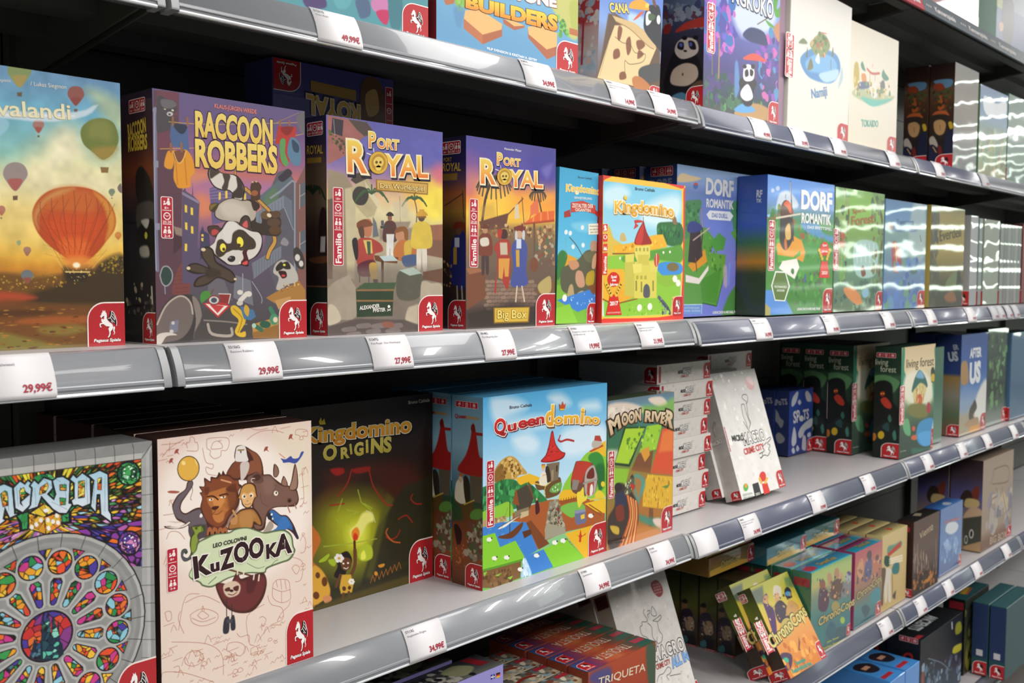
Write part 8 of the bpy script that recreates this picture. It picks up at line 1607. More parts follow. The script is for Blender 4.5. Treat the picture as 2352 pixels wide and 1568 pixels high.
   'text':[('ANCIENTS',[500,60,160,60,160,130,500,130],{'col': 'c4c8cc','lift': 0.3,'bold': 0.03})],'icons':[('shape',[20,150,90,150,110,180,30,180],'a82c34',0.2,0)]},
  'front': {'size':(360,228),'cell':0.9,'ops':[
  (V,[(-52,'14171c'),(85,'181c24'),(179,'2a3a4c')]),(C,[296,51,303,25,343,28,356,60,316,63],'8a8a24',3.3),(C,[277,112,290,95,360,103,362,122,312,122],'b8b02c',2.7),
  (S,[15,75,374,143,383,238,28,134],'3a4c60,5a7088,22303c,8aa0b0',13,50,1),(C,[17,102,34,104,37,137,15,130],'8a4a3c',3.3),(L,[66,70,178,115,257,162],3.3,'6a7a88'),
  (L,[263,11,267,30],7,'c8ccd0'),],
},
  'left': {'size':(100,228),'cell':0.9,'ops':[
  (V,[(0,'15171b'),(228,'1a1c20')]),],
'icons':[('strip',(37,-5,93,11),('12+','60','1-4'),False),('shape',[80,55,78,63,73,71,65,75,57,75,51,71,49,63,51,54,56,47,64,43,72,43,78,47],'a02824',0.2,1),('shape',[73,57,72,62,69,66,65,68,60,68,57,66,56,61,57,56,60,52,64,50,69,50,72,52],'1a1414',0.26,1)]},
 },
 'eye': {'edge': '2a2c24',
  'front': {'size':(235,250),'cell':0.8,'ops':[
  (V,[(-31,'1c2420'),(61,'2c3428'),(137,'4a4a30'),(312,'26261c')]),(C,[149,72,178,27,224,45,239,132,180,154],'a89a38',5),(C,[14,212,30,158,92,146,172,189,146,257,60,254],'8a8a3c',6),
  (E,[97,202,49,14,3,34],'c0b858',5),(C,[66,208,95,183,131,215,99,225],'3a3c24',3.8),(C,[127,66,197,106,192,165,137,165,166,128],'6a7a90',5),
  (S,[-3,34,224,45,238,283,29,259],'3a4030,6a6a38,1c2018',14,40,1),],
},
  'top': {'size':(470,140),'cell':2.5,'ops':[
  (V,[(0,'2a5a5c'),(140,'1f4448')]),(P,[120,60,300,40,310,70,130,95],'b8902c',4),(P,[130,95,310,75,312,85,132,108],'a84a2c',3),],
},
  'left': {'size':(140,500),'cell':2.5,'ops':[
  (V,[(0,'14161a'),(500,'14161a')]),],
'icons':[('shape',[40,20,130,20,130,70,40,70],'8a2430',0.2,0)]},
 },
}
C = scene.collection
BOXES = {
 'balloon': (0.326,1.075,'mid',0.205,0.289,0.07,0,0,0,0),
 'raccoon': (0.563,1.064,'mid',0.206,0.287,0.08,0,0,0,0),
 'prdice': (0.801,1.062,'mid',0.207,0.2865,0.08,0,0,0,0),
 'prbig': (1.054,1.06,'mid',0.206,0.287,0.08,0,0,0,0),
 'giants': (1.263,1.06,'mid',0.104,0.258,0.045,0,0,1.6,0),
 'kingd': (1.374,1.05,'mid',0.256,0.253,0.055,0,0,0,0),
 'duel': (1.693,1.11,'mid',0.312,0.304,0.075,0,0,0,0),
 'dorf': (1.925,1.037,'mid',0.32,0.297,0.07,0,0,0,0),
 'green': (2.27,1.045,'mid',0.286,0.296,0.07,0,0,0,0),
 'blue': (2.564,1.045,'mid',0.286,0.286,0.07,0,0,0,0),
 'everdell': (2.873,1.04,'mid',0.272,0.288,0.07,0,0,0,0),
 'sagrada': (0.347,1.02,'low',0.185,0.303,0.07,0,0,0,0),
 'kuzooka': (0.542,1.027,'low',0.206,0.3025,0.052,0,0,0,0),
 'origins': (0.8,1.168,'low',0.286,0.298,0.066,0,0,0,0),
 'queen': (1.087,1.056,'low',0.312,0.2995,0.067,0,0,0,0),
 'moon': (1.4005,1.055,'low',0.209,0.267,0.045,0,0,0,0),
 'mm': (1.643,1.117,'low',0.197,0.0385,0.197,0,0,0,0),
 'mmlean': (1.887,1.062,'low',0.197,0.277,0.039,0,18,0,0.0121),
 'spots': (2.502,1.27,'low',0.142,0.178,0.04,0,0,0,0),
 'forest': (2.674,1.035,'low',0.247,0.301,0.072,0,0,0,0),
 'after': (3.19,1.052,'low',0.248,0.314,0.075,0,0,0,0),
 'ape': (3.466,1.06,'low',0.212,0.321,0.07,0,0,0,0),
 'clinic': (0.664,1.045,'high',0.3,0.3,0.075,0,0,0,0),
 'builders': (0.98,1.045,'high',0.316,0.3,0.075,0,0,0,0),
 'tucana': (1.349,1.047,'high',0.185,0.27,0.05,0,0,3,0),
 'panda': (1.679,1.045,'high',0.299,0.33,0.115,0,0,0,0),
 'island': (2.02,1.045,'high',0.305,0.322,0.075,0,0,1.5,0),
 'village': (2.339,1.05,'high',0.293,0.293,0.075,0,0,0,0),
 'hat': (3.04,1.045,'high',0.205,0.305,0.07,0,0,0,0),
 'coast': (3.264,1.045,'high',0.27,0.274,0.06,0,0,0,0),
 'cyan': (2.158,1.03,'floorward',0.22,0.202,0.048,0,0,0,0),
 'pink': (2.4125,1.036,'floorward',0.168,0.198,0.048,0,0,0,0),
 'cream': (2.587,1.038,'floorward',0.17,0.206,0.045,0,0,0,0),
 'city': (2.776,1.027,'floorward',0.198,0.212,0.045,0,0,0,0),
 'azure': (3.02,1.04,'floorward',0.19,0.204,0.05,0,0,0,0),
 'beige': (3.396,1.04,'floorward',0.32,0.3,0.1,0,0,0,0),
 'cops': (1.975,0.985,'floorward',0.175,0.206,0.036,0,30,0,0.0185),
 'copspine': (2.05,1.165,'floorward',0.1,0.178,0.047,0,0,0,0),
 'allin': (1.523,1.048,'floorward',0.197,0.29,0.039,0,20,0,0.0133),
 'triqueta': (1.316,1.027,'floorward',0.202,0.214,0.045,0,0,0,0),
 'lilac': (0.859,1.04,'floorward',0.258,0.283,0.06,0,0,0,0),
 'lemur': (1.185,1.04,'floorward',0.14,0.2,0.045,0,0,0,0),
 'night': (2.945,1.06,'base',0.36,0.228,0.1,0,0,0,0),
 'eye': (3.36,1.07,'base',0.235,0.25,0.07,0,0,0,0),
 'teal': (3.4,0.955,'base',0.28,0.24,0.05,0,0,0,0),
 'prdown': (0.79,1.165,'mid',0.215,0.288,0.07,0,0,0,0.088),
}

# ------------------------------------------------------------------ shop shell
def struct(name, x0, x1, y0, y1, z0, z1, mat):
    v, f = box_vf(x0, x1, y0, y1, z0, z1)
    return tag(mesh_obj(name, v, f, mat), kind='structure')

M_FLOOR = paint_material('grey_floor', '6c6966', 0.45)
M_WALL = paint_material('pale_wall', 'c4d6cc', 0.6)
M_CEIL = paint_material('white_ceiling', 'd8d8d6', 0.8)
struct('floor', -6, 16, -5.2, 1.62, -0.1, 0.0, M_FLOOR)
struct('ceiling', -6, 16, -5.2, 1.62, 3.02, 3.1, M_CEIL)
struct('wall_back', -6, 16, 1.52, 1.62, 0.0, 3.02, M_WALL)

# ------------------------------------------------------------------ gondola shelving
Y0 = 1.024                     # front edge of every shelf
YB = 1.40                      # face of the back panel
PITCH = 1.055
XJ = [0.55 + PITCH * (k - 1) for k in range(7)]    # bay joints
LEVEL = {'top': 2.24, 'high': 1.828, 'mid': 1.424, 'low': 1.019, 'floorward': 0.617, 'base': 0.21}
RAIL = [(0.0, 0.0), (-0.004, -0.001), (-0.0075, -0.004), (-0.0125, -0.012), (-0.017, -0.021), (-0.0205, -0.031), (-0.0225, -0.040), (-0.0225, -0.043)]
LEVEL_WORD = {'top': 'topmost', 'high': 'second highest', 'mid': 'eye level', 'low': 'third lowest', 'floorward': 'second lowest', 'base': 'lowest'}
BAY_WORD = ['left end', 'near left', 'middle', 'right', 'far right', 'farthest']

def rail_at(s):
    """point on the rail profile at arc fraction s (0 top .. 1 bottom), with outward normal"""
    p = np.array(RAIL)
    d = np.r_[0, np.cumsum(np.hypot(*np.diff(p, axis=0).T))]
    t = s * d[-1]
    y = np.interp(t, d, p[:, 0]); z = np.interp(t, d, p[:, 1])
    t2 = np.interp(min(t + 0.002, d[-1]), d, p[:, 0]) - np.interp(max(t - 0.002, 0), d, p[:, 0])
    t3 = np.interp(min(t + 0.002, d[-1]), d, p[:, 1]) - np.interp(max(t - 0.002, 0), d, p[:, 1])
    n = np.array([t3, -t2]); n /= max(np.hypot(*n), 1e-9)
    return np.array([y, z]), n

def prism(profile, x0, x1):
    n = len(profile)
    v = [(x0, y, z) for y, z in profile] + [(x1, y, z) for y, z in profile]
    f = [(i, (i + 1) % n, n + (i + 1) % n, n + i) for i in range(n)]
    f += [tuple(range(n))[::-1], tuple(range(n, 2 * n))]
    return v, f

def shelf(lv, bay, dz=0.0):
    z = LEVEL[lv] + dz
    x0, x1 = XJ[bay] + 0.0025, XJ[bay + 1] - 0.0025
    r = empty('metal_shelf', ((x0 + x1) / 2, Y0, z))
    tag(r, f'grey metal shelf, {LEVEL_WORD[lv]} level in the {BAY_WORD[bay]} bay', 'shelf', 'grey metal shelves of the display rack')
    L = (x1 - x0) / 2
    D = YB - Y0
    v, f = box_vf(-L, L, 0.002, D, -0.0015, 0.0)
    mesh_obj('shelf_top', v, f, M_BOARD, r)
    v, f = box_vf(-L, L, 0.002, D, -0.004, -0.0015)
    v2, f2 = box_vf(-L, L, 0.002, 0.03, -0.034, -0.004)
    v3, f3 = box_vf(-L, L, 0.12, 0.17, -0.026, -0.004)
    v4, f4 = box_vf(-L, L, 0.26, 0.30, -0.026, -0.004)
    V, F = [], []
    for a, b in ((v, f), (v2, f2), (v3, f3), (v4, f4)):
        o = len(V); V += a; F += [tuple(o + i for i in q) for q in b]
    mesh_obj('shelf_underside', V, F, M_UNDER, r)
    for s in (-1, 1):
        pr = [(0.03, -0.006), (D, -0.006), (D, -0.075), (D - 0.03, -0.075), (0.05, -0.038), (0.03, -0.036)]
        xa = s * (L - 0.004)
        v, f = prism(pr, xa - 0.0015, xa + 0.0015)
        mesh_obj('bracket', v, f, M_DARK, r)
    if lv != 'top':
        p = smooth_pts(RAIL, False, 4)
        ins = [(y + 0.004, zz) for y, zz in p[::-1] if zz < -0.0035]
        prof = [(y, zz) for y, zz in p] + [(0.0, -0.043)] + [(0.0, 0.0)][:0]
        e = 0.010
        v, f = prism(prof, -L + e, L - e)
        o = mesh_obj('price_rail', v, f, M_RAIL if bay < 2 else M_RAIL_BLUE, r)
        o.data.polygons.foreach_set('use_smooth', [len(q.vertices) == 4 for q in o.data.polygons])
        for s in (-1, 1):
            xa, xb = sorted((s * (L - e), s * (L - 0.001)))
            v, f = prism([(y - 0.0012, zz) for y, zz in p] + [(0.001, -0.0445)], xa, xb)
            mesh_obj('rail_end_cap', v, f, M_CAP, r)
        # clear bead along the foot of the rail and the clear cover lip at its head
        a = np.arange(8) / 8 * 2 * np.pi
        v, f = prism([(-0.0215 + 0.0022 * math.cos(t), -0.0435 + 0.0022 * math.sin(t)) for t in a], -L + e, L - e)
        mesh_obj('rail_bead', v, f, M_CLEAR, r)
        v, f = prism([(-0.0222, -0.034), (-0.0230, -0.035), (-0.0234, -0.0375), (-0.0230, -0.0385), (-0.0225, -0.0385), (-0.0218, -0.034)], -L + e, L - e)
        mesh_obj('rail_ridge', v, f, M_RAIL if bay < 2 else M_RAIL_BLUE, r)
    return r

for bay in range(6):
    for lv in LEVEL:
        shelf(lv, bay, -0.004 if bay >= 2 and lv != 'top' else 0.0)

for k, xj in enumerate(XJ[:6]):
    v, f = box_vf(xj - 0.017, xj + 0.017, YB - 0.018, YB + 0.035, 0, 2.55)
    tag(mesh_obj('shelf_upright', v, f, M_DARK), f'dark steel upright behind the {["first","second","third","fourth","fifth","sixth"][k]} shelf joint from the left', 'upright', 'uprights of the display rack')
for k in range(6):
    V, F = [], []
    for j in range(19):
        za = 0.02 + j * 0.12
        v, f = box_vf(XJ[k] + 0.02, XJ[k + 1] - 0.02, YB + (0.002 if j % 2 else 0.0), YB + 0.02, za, za + 0.117)
        o = len(V); V += v; F += [tuple(o + i for i in q) for q in f]
    v, f = box_vf(XJ[k] + 0.02, XJ[k + 1] - 0.02, YB + 0.018, YB + 0.03, 0.02, 2.30)
    o = len(V); V += v; F += [tuple(o + i for i in q) for q in f]
    tag(mesh_obj('back_panel', V, F, M_DARK), f'dark back panel of the {BAY_WORD[k]} rack bay behind the boxes', 'back panel', 'back panels of the display rack')

# ------------------------------------------------------------------ price tags clipped to the rails
def price_tag(lv, x, w, code, lines, price, label, dim=False, dz=0.0):
    z = LEVEL[lv] + dz
    n = 10
    V, F, Cc = [], [], []
    white = srgb('dcdadc' if not dim else 'b9b9bd')
    for i in range(n + 1):
        p, nn = rail_at(0.10 + 0.90 * i / n)
        q = p + nn * 0.0024
        for xx in (-w / 2, w / 2):
            V.append((xx, q[0], q[1])); Cc.append(white)
    for i in range(n):
        F.append((2 * i, 2 * i + 2, 2 * i + 3, 2 * i + 1))
    r = mesh_obj('price_tag', V, F, M_PAPER, None, np.array(Cc), True, (x + w / 2, Y0, z))
    so = r.modifiers.new('thickness', 'SOLIDIFY'); so.thickness = 0.0004; so.offset = -1
    tag(r, label, 'price tag', 'price tags on the shelf rails')
    ink = Ink()
    W = w * 2000
    Hh = 100.0
    sy = 100 / 46.0
    def T(s, x0, y0, hgt, wid, col, bold):
        ink.text(s, [(x0, y0), (x0 + wid, y0), (x0 + wid, y0 - hgt), (x0, y0 - hgt)], col, 0, bold)
    def wd(s, h):
        return h / 0.727 * sum(advance(c) for c in s)
    if code:
        h = 7.0
        T(code, 7, 15, h, wd(code, h), '4a4a4e', 0.01)
    h = 6.2
    for i, s in enumerate(lines):
        ww = min(wd(s, h), W - 14)
        T(s, 9, 27 + 10 * i, h, ww, '6a6a70', 0.0)
    if price:
        h = 16.5
        ww = wd(price, h) * 0.86
        T(price, W - 8 - ww, 86, h, ww, 'a4283c', 0.03)
    if ink.v:
        v = np.array(ink.v)
        co = []
        for xx, yy, lf in v:
            p, nn = rail_at(0.10 + 0.90 * min(max(yy / Hh, 0), 1))
            q = p + nn * (0.0029 + 0.0001 * lf)
            co.append((-w / 2 + xx / 2000, q[0], q[1]))
        mesh_obj('printed_price', co, ink.f, M_PAPER, r, np.array(ink.c))
    return r

TAGS = [
 ('mid', .349, .074, '', ['(Edition Spielwiese)'], '29,99€', 'price tag reading 29,99€ on the rail below the balloon box'),
 ('mid', .620, .068, '52156G', ['Raccoon Robbers'], '29,99€', 'price tag reading 29,99€ below the raccoon box'),
 ('mid', .827, .069, '51247G', ['Port Royal - Das Würfelspiel'], '27,99€', 'price tag reading 27,99€ below the tavern harbour box'),
 ('mid', 1.034, .068, '18148G', ['Port Royal Big Box'], '27,99€', 'price tag reading 27,99€ below the sunset harbour market box'),
 ('mid', 1.241, .068, '57105G', ['Kingdomino, Zeitalter der Gigan-', 'ten (Erweiterung)'], '19,99€', 'price tag reading 19,99€ below the small light blue giants box'),
 ('mid', 1.422, .070, '57104G', ['Kingdomino, Revised Edition', '"Spiel des Jahres 2017"'], '21,99€', 'price tag reading 21,99€ below the red bordered castle box'),
 ('mid', 1.823, .069, '51240G', ['Dorfromantik - Das Duell'], '34,99€', 'price tag reading 34,99€ below the blue windmill box'),
 ('mid', 2.143, .068, '51240G', ['Dorfromantik -', 'Das Brettspiel'], '39,99€', 'price tag reading 39,99€ between windmill box and green forest box'),
 ('mid', 2.472, .066, '57804G', ['Die Legende'], '39,99€', 'price tag below the right end of the green forest box'),
 ('mid', 2.764, .068, '57600G', ['Everdell', 'Grundspiel'], '49,99€', 'price tag below the left edge of the olive green box'),
 ('mid', 3.084, .075, '57601G', ['Everdell'], '49,99€', 'price tag below the right edge of the olive green box'),
 ('mid', 3.304, .068, '', ['Set'], '29,99€', 'grey price tag below the glittering film wrapped boxes, leftmost of a row', True),
 ('mid', 3.375, .062, '', ['Set'], '29,99€', 'grey price tag, second of the row below the glittering boxes', True),
 ('mid', 3.455, .062, '', ['Set'], '19,99€', 'grey price tag, third of the row below the glittering boxes', True),
 ('mid', 3.530, .062, '', ['Set'], '19,99€', 'grey price tag, rightmost of the row below the glittering boxes', True),
 ('high', .743, .069, '51231G', ['Clinic Rush'], '49,99€', 'price tag reading 49,99€ on the glaring rail below the teal box'),
 ('high', 1.119, .071, '51891G', ['Stone Builders'], '34,99€', 'price tag reading 34,99€ below the box with stone tiles'),
 ('high', 1.329, .070, '57820G', ['Tucana Builders Die Bauten-Er-', 'weiterung'], '14,99€', 'price tag reading 14,99€ below the treasure map box'),
 ('high', 1.453, .071, '57819G', ['Tucana Builders'], '24,99€', 'price tag reading 24,99€ left of the top shelf joint'),
 ('high', 1.799, .070, '57823G', ['Takenoko'], '49,99€', 'price tag reading 49,99€ below the purple panda box'),
 ('high', 1.969, .066, '57824G', ['Takenoko Erweiterung'], '29,99€', 'price tag reading 29,99€ below the left edge of the white island box'),
 ('high', 2.160, .068, '57825G', ['Namiji'], '39,99€', 'price tag reading 39,99€ below the white island box'),
 ('high', 2.474, .069, '57826G', ['Tokaido Grundspiel'], '34,99€', 'price tag reading 34,99€ below the cream village box'),
 ('high', 2.790, .071, '57827G', [''], '39,99€', 'price tag below the dark boxes with a hatted figure'),
 ('high', 3.167, .071, '', [''], '29,99€', 'grey price tag at the shiny right end of the second highest rail', True),
 ('low', .888, .069, '57113G', ['Kingdomino Origins'], '34,99€', 'price tag reading 34,99€ on the rail below the dark cave box'),
 ('low', 1.273, .069, '57108G', ['Queendomino'], '34,99€', 'price tag reading 34,99€ below the bright red tower box'),
 ('low', 1.469, .071, '57110G', ['Moon River'], '34,99€', 'price tag reading 34,99€ below the orange fields box'),
 ('low', 1.618, .073, '', [], '', 'blank white card at the left end of the right low rail'),
 ('low', 1.790, .071, '59060G', ['MicroMacro: Crime City (Edi-', 'tion Spielwiese, Spiel des', 'Jahres)'], '24,99€', 'price tag reading 24,99€ below the leaning white box'),
 ('low', 2.096, .070, '59065G', ['Spots', 'Grundspiel'], '19,99€', 'price tag reading 19,99€ below the empty stretch of shelf'),
 ('low', 2.379, .066, '51234G', ['Living Forest'], '34,99€', 'price tag reading 34,99€ left of the right low joint'),
 ('low', 2.777, .068, '57801G', ['Living Forest'], '39,99€', 'price tag below the cream forest spirit box'),
 ('low', 3.055, .064, '57802G', [''], '39,99€', 'price tag left of the dark blue ape box'),
 ('low', 3.285, .067, '', [''], '39,99€', 'price tag below the dark blue ape box'),
 ('low', 3.560, .062, '', [''], '29,99€', 'price tag rightmost on the low rail'),
 ('floorward', 2.512, .073, '59070G', ['ChronoCops'], '14,99€', 'price tag reading 14,99€ left of the joint on the second lowest rail'),
 ('floorward', 2.757, .070, '59071G', ['ChronoCops'], '14,99€', 'price tag right of the joint on the second lowest rail'),
 ('floorward', 2.977, .067, '59072G', [''], '12,99€', 'price tag below the brown city box'),
 ('floorward', 3.226, .074, '', [''], '19,99€', 'price tag below the small blue box'),
 ('floorward', 3.522, .072, '', [''], '34,99€', 'price tag below the tall beige box'),
]
for t in TAGS:
    price_tag(*t, dz=-0.004 if t[1] > 1.605 else 0.0)

# ------------------------------------------------------------------ the game boxes
Z = LEVEL
def stock(key, label, group=None, art=None, mat=None, cell=1.55, **k):
    x, y, lv, W, H, D, rz, lean, roll, dz = BOXES[key]
    return game_box(art or key, label, group, x, y, Z[lv] + dz, W, H, D, rz, lean, roll, mat, cell, **k)

# eye level shelf
stock('balloon', 'painted box with a huge orange hot air balloon over dusky fields', mat=M_GLOSS)
G = 'purple raccoon boxes on the eye level shelf'
rac = stock('raccoon', 'purple box with a raccoon hanging upside down, front of its row', G, mat=M_GLOSS)
again(rac, 'purple raccoon box standing second, right behind the front raccoon box', G, -0.004, 0.083)
again(rac, 'purple raccoon box standing third and rearmost behind the front raccoon box', G, 0.002, 0.166)
stock('prdice', 'box with tavern guests round a table and a scroll below its gold lettering', mat=M_GLOSS)
stock('prbig', 'box with a blue coated figure in a harbour market at violet sunset', mat=M_GLOSS)
v, f = rounded_box_vf(-0.14, 0.14, 0, 0.2, 0, 0.085)
o = tag(mesh_obj('board_game_box', v, f, M_CARD, None, srgb('3a3040')), 'dark box lying flat under the upside down harbour box', 'game box')
o.location = (0.92, 1.16, Z['mid'])
W, H, D = .215, .2, .07
v, f = rounded_box_vf(-W / 2, W / 2, 0, D, 0, H)
o = tag(mesh_obj('board_game_box', v, f, M_GLOSS, None, srgb('4a4a90')), 'blue box standing upside down at the back above the tavern box', 'game box')
ink = Ink()
ink.shape([(310, 20), (370, 10), (400, 90), (420, 250), (330, 260), (300, 120)], '6a4a34', .1, True)
ink.shape([(320, 60), (360, 40), (370, 100), (330, 120)], 'c8a060', .15, True)
badge(ink, 92, 88, -90, -86)
ink.shape([(285, 52), (125, 46), (125, 76), (285, 82)], 'b08a3c', .1)
ink.text('ROYAL', [(300, 96), (110, 88), (110, 140), (300, 148)], 'e8b84a', .3, .03, 'f0e4c8', .05, shadow='20182c')
ink.text('PORT', [(240, 158), (160, 156), (160, 186), (240, 188)], 'e8b84a', .3, .03, 'f0e4c8', .05, shadow='20182c')
info_strip(ink, 395, 25, 425, 175, ('10+', '20-50', '2-5'), text=False)
ink.build('front_cover', face_frame('front', W, H, D), M_GLOSS, o)
o.location = (.8975, 1.165, Z['mid'] + .174)
v, f = rounded_box_vf(-0.14, 0.14, 0, 0.2, 0, 0.0875)
o = tag(mesh_obj('board_game_box', v, f, M_CARD, None, srgb('3a3040')), 'dark box lying on the hidden flat box behind the tavern box', 'game box')
o.location = (0.92, 1.16, Z['mid'] + .0855)
stock('giants', 'narrow light blue box with resting giants and a red banner', mat=M_GLOSS)
stock('kingd', 'red bordered square box with a yellow castle and red spire', mat=M_SOFT)
du = stock('duel', 'blue box with a dark windmill beside a violet river', 'blue river boxes', mat=M_GLOSS)
again(du, 'second blue river box, its dark side showing above the red bordered castle box', 'blue river boxes', -0.012, 0.082)
again(du, 'third blue river box, rearmost of the three in shadow', 'blue river boxes', -0.03, 0.164)
stock('dorf', 'blue box with a red capped windmill on orange hexagon fields', mat=M_SOFT)
stock('green', 'green forest box with a waterfall under glaring film', mat=M_WRAP)
stock('blue', 'blue sea box with a red figure under streaky film', mat=M_WRAP)
stock('everdell', 'olive green box with a misty forest and thin script title', mat=M_GLOSS)
def slim(x, y, lv, W, H, D, col, label, group=None, mat=None, lift=0.0):
    v, f = rounded_box_vf(-W / 2, W / 2, 0, D, 0, H)
    r = mesh_obj('board_game_box', v, f, mat or M_FOIL, None, srgb(col))
    tag(r, label, 'game box', group)
    fr = face_frame('left', W, H, D)
    ink = Ink()
    badge(ink, D * 2000 - 80, H * 2000 - 90, 80, 90, small=True)
    ink.build('printed_badges', fr, mat or M_FOIL, r)
    place(r, x, y, Z[lv] + lift, W, 0, 0, 0, H)
    return r
G = 'film wrapped boxes at the right end of the eye level shelf'
slim(3.205, 1.04, 'mid', .066, .275, .09, '9a9c9e', 'pale grey spined box in film, leftmost of the glittering row', G)
slim(3.284, 1.04, 'mid', .03, .27, .07, '7a8a86', 'thin grey green box in film beside the pale grey one', G)
slim(3.330, 1.04, 'mid', .15, .27, .07, '8a9484', 'silvery box with an orange brown side in crinkled film', G)
for i in range(6):
    slim(3.493 + i * .038, 1.04, 'mid', .036, .262, .18, ('7c8480', '6a706c', '848a84', '747c78', '8a8e88', '707874')[i],
         ['first', 'second', 'third', 'fourth', 'fifth', 'sixth'][i] + ' thin grey box from the left in the glittering upright set', 'thin glittering boxes set upright')
slim(3.735, 1.04, 'mid', .2, .27, .08, '6a2428', 'dark red box at the right picture edge on the eye level shelf', None, M_CARD)

# third lowest shelf
stock('sagrada', 'grey stone framed box with a stained glass rose window', mat=M_GLOSS)
G = 'cream zoo boxes on the third lowest shelf'
kz = stock('kuzooka', 'cream box with a lion, rhino and sloth, front of its row', G)
for i in range(5):
    again(kz, 'cream zoo box, ' + ['second', 'third', 'fourth', 'fifth', 'sixth'][i] + ' in the row, only its dark top showing', G, 0.002 * (i % 2), 0.0535 * (i + 1))
stock('origins', 'dark box with a torch lit cave and a child holding a flame')
G = 'blue red tower boxes on the third lowest shelf'
qd = stock('queen', 'bright blue box with a red roofed tower and queen, front of its row', G)
again(qd, 'second red tower box, its blue side showing left behind the front one', G, 0.003, 0.073)
again(qd, 'third red tower box, rearmost and in shadow', G, 0.0, 0.146)
stock('moon', 'small box with green and orange fields and a rider seen from behind', mat=M_GLOSS)
G = 'flat white boxes in the stacks'
x, y, lv, W, H, D, rz, lean, roll, dz = BOXES['mm']
ordn = ['lowest', 'second', 'third', 'fourth', 'fifth', 'sixth', 'seventh', 'topmost']
m0 = None
jit = [-.012, .004, -.006, .006, -.004, .012, .010, .004]
for i in range(8):
    lb = f'flat white box in the left stack beside the leaning box, {ordn[i]} from below' if 0 < i < 7 else f'flat white box, {ordn[i]} of the left stack'
    if m0 is None:
        m0 = game_box('mm', lb, G, x + jit[i], y, Z[lv], W, H, D)
    else:
        again(m0, lb, G, jit[i] - jit[0], (i % 3) * 0.003, 0.0389 * i)
for i in range(8):
    lb = f'flat white box in the right stack behind the leaning box, {ordn[i]} from below' if 0 < i < 7 else f'flat white box, {ordn[i]} of the right stack behind the leaning box'
    again(m0, lb, G, 1.965 - x - jit[0] + (0.002 * (i % 2)), 0.083, 0.0389 * i)
G = 'leaning white boxes with a line drawn runner'
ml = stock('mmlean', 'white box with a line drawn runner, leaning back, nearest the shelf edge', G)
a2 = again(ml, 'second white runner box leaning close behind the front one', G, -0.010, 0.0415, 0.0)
G = 'small dark blue boxes with white animals'
sp = stock('spots', 'small dark blue box with white animals, front of its row', G)
again(sp, 'second small dark blue animal box, side showing left of the front one', G, -0.004, 0.0425)
again(sp, 'third small dark blue animal box, half hidden by the leaning white box', G, -0.002, 0.085)
G = 'dark green forest spirit boxes'
fo = stock('forest', 'cream and green forest spirit box standing at the shelf edge', G)
x0 = BOXES['forest'][0]
for i in range(3):
    again(fo, 'dark green forest spirit box ' + ['third from the back wall', 'second from the back wall', 'nearest the back wall'][i] + ', set back in shadow', G, 2.648 - x0 + 0.004 * i, 0.121 + 0.074 * i)
v, f = rounded_box_vf(-.045, .045, 0, .07, 0, .285)
o = tag(mesh_obj('board_game_box', v, f, M_GLOSS, None, srgb('44705a')), 'narrow green box wedged right of the cream forest spirit box', 'game box')
o.location = (3.02, 1.06, Z['low'])
G = 'dark blue ape boxes'
af = stock('after', 'dark blue box with an ape on a rock and big white letters', G, mat=M_GLOSS)
again(af, 'second dark blue ape box behind the front one', G, -0.004, 0.08)
stock('ape', 'dark green jungle box right of the dark blue ape box', mat=M_GLOSS)
slim(3.686, 1.05, 'low', .28, .302, .07, '4a6a88', 'blue box with yellow flowers at the right picture edge', None, M_WRAP)

# second highest shelf
stock('clinic', 'teal box with clinic figures at the left of the second highest shelf')
stock('builders', 'light blue box with orange stone tiles and golden capitals')
G = 'treasure map boxes with a toucan'
tu = stock('tucana', 'box with a toucan over a parchment treasure map', G)
again(tu, 'second toucan map box leaning behind the front one, only its pink side showing', G, -0.003, 0.055)
stock('panda', 'purple box with a panda under a red umbrella, large panda on its side')
v, f = rounded_box_vf(-.016, .016, 0, .11, 0, .3)
o = tag(mesh_obj('board_game_box', v, f, M_CARD, None, srgb('8a6a80')), 'thin pink box squeezed between the purple panda and white island boxes', 'game box')
o.location = (1.997, 1.05, Z['high'])
stock('island', 'tall white box with a watercolour island in blue water')
stock('village', 'cream box with a watercolour village and red arch')
G = 'dark brown boxes with a hatted figure'
ha = stock('hat', 'dark brown box with a hatted figure on its side, front one beside its glaring film', G, mat=M_WRAP)
again(ha, 'second hatted figure box, left behind the front one in shadow', G, -0.004, 0.074)
stock('coast', 'blue box with a coast scene under bright streaks', mat=M_WRAP)
slim(3.545, 1.045, 'high', .26, .285, .08, '4a7060', 'green box at the right picture edge on the second highest shelf', None, M_WRAP)

# topmost shelf
v, f = rounded_box_vf(-.19, .19, 0, .08, 0, .29)
o = mesh_obj('board_game_box', v, f, M_GLOSS, None, srgb('a85a54'))
tag(o, 'red box at the topmost shelf end left of the dark fantasy box', 'game box')
ink = Ink()
for i in range(8):
    ink.shape([(40 + i * 85, 60), (110 + i * 85, 60), (110 + i * 85, 470), (40 + i * 85, 470)], ('c07a6c', '8a6a58', 'b0584c')[i % 3], .1)
ink.shape([(0, 480), (760, 480), (760, 580), (0, 580)], '8a2a28', .15)
ink.text('WAY', [(420, 560), (600, 560), (600, 500), (420, 500)], 'd8c878', .2, .03)
badge(ink, 640, 465, 120, 115, small=True)
ink.build('front_cover', face_frame('front', .38, .29, .08), M_GLOSS, o)
o.location = (3.048, 1.05, Z['top'])
v, f = rounded_box_vf(-.2, .2, 0, .08, 0, .3)
o = mesh_obj('board_game_box', v, f, M_CARD, None, srgb('a4c0b4'))
tag(o, 'grey blue fantasy box with a dark beast at the top right corner', 'game box')
ink = Ink()
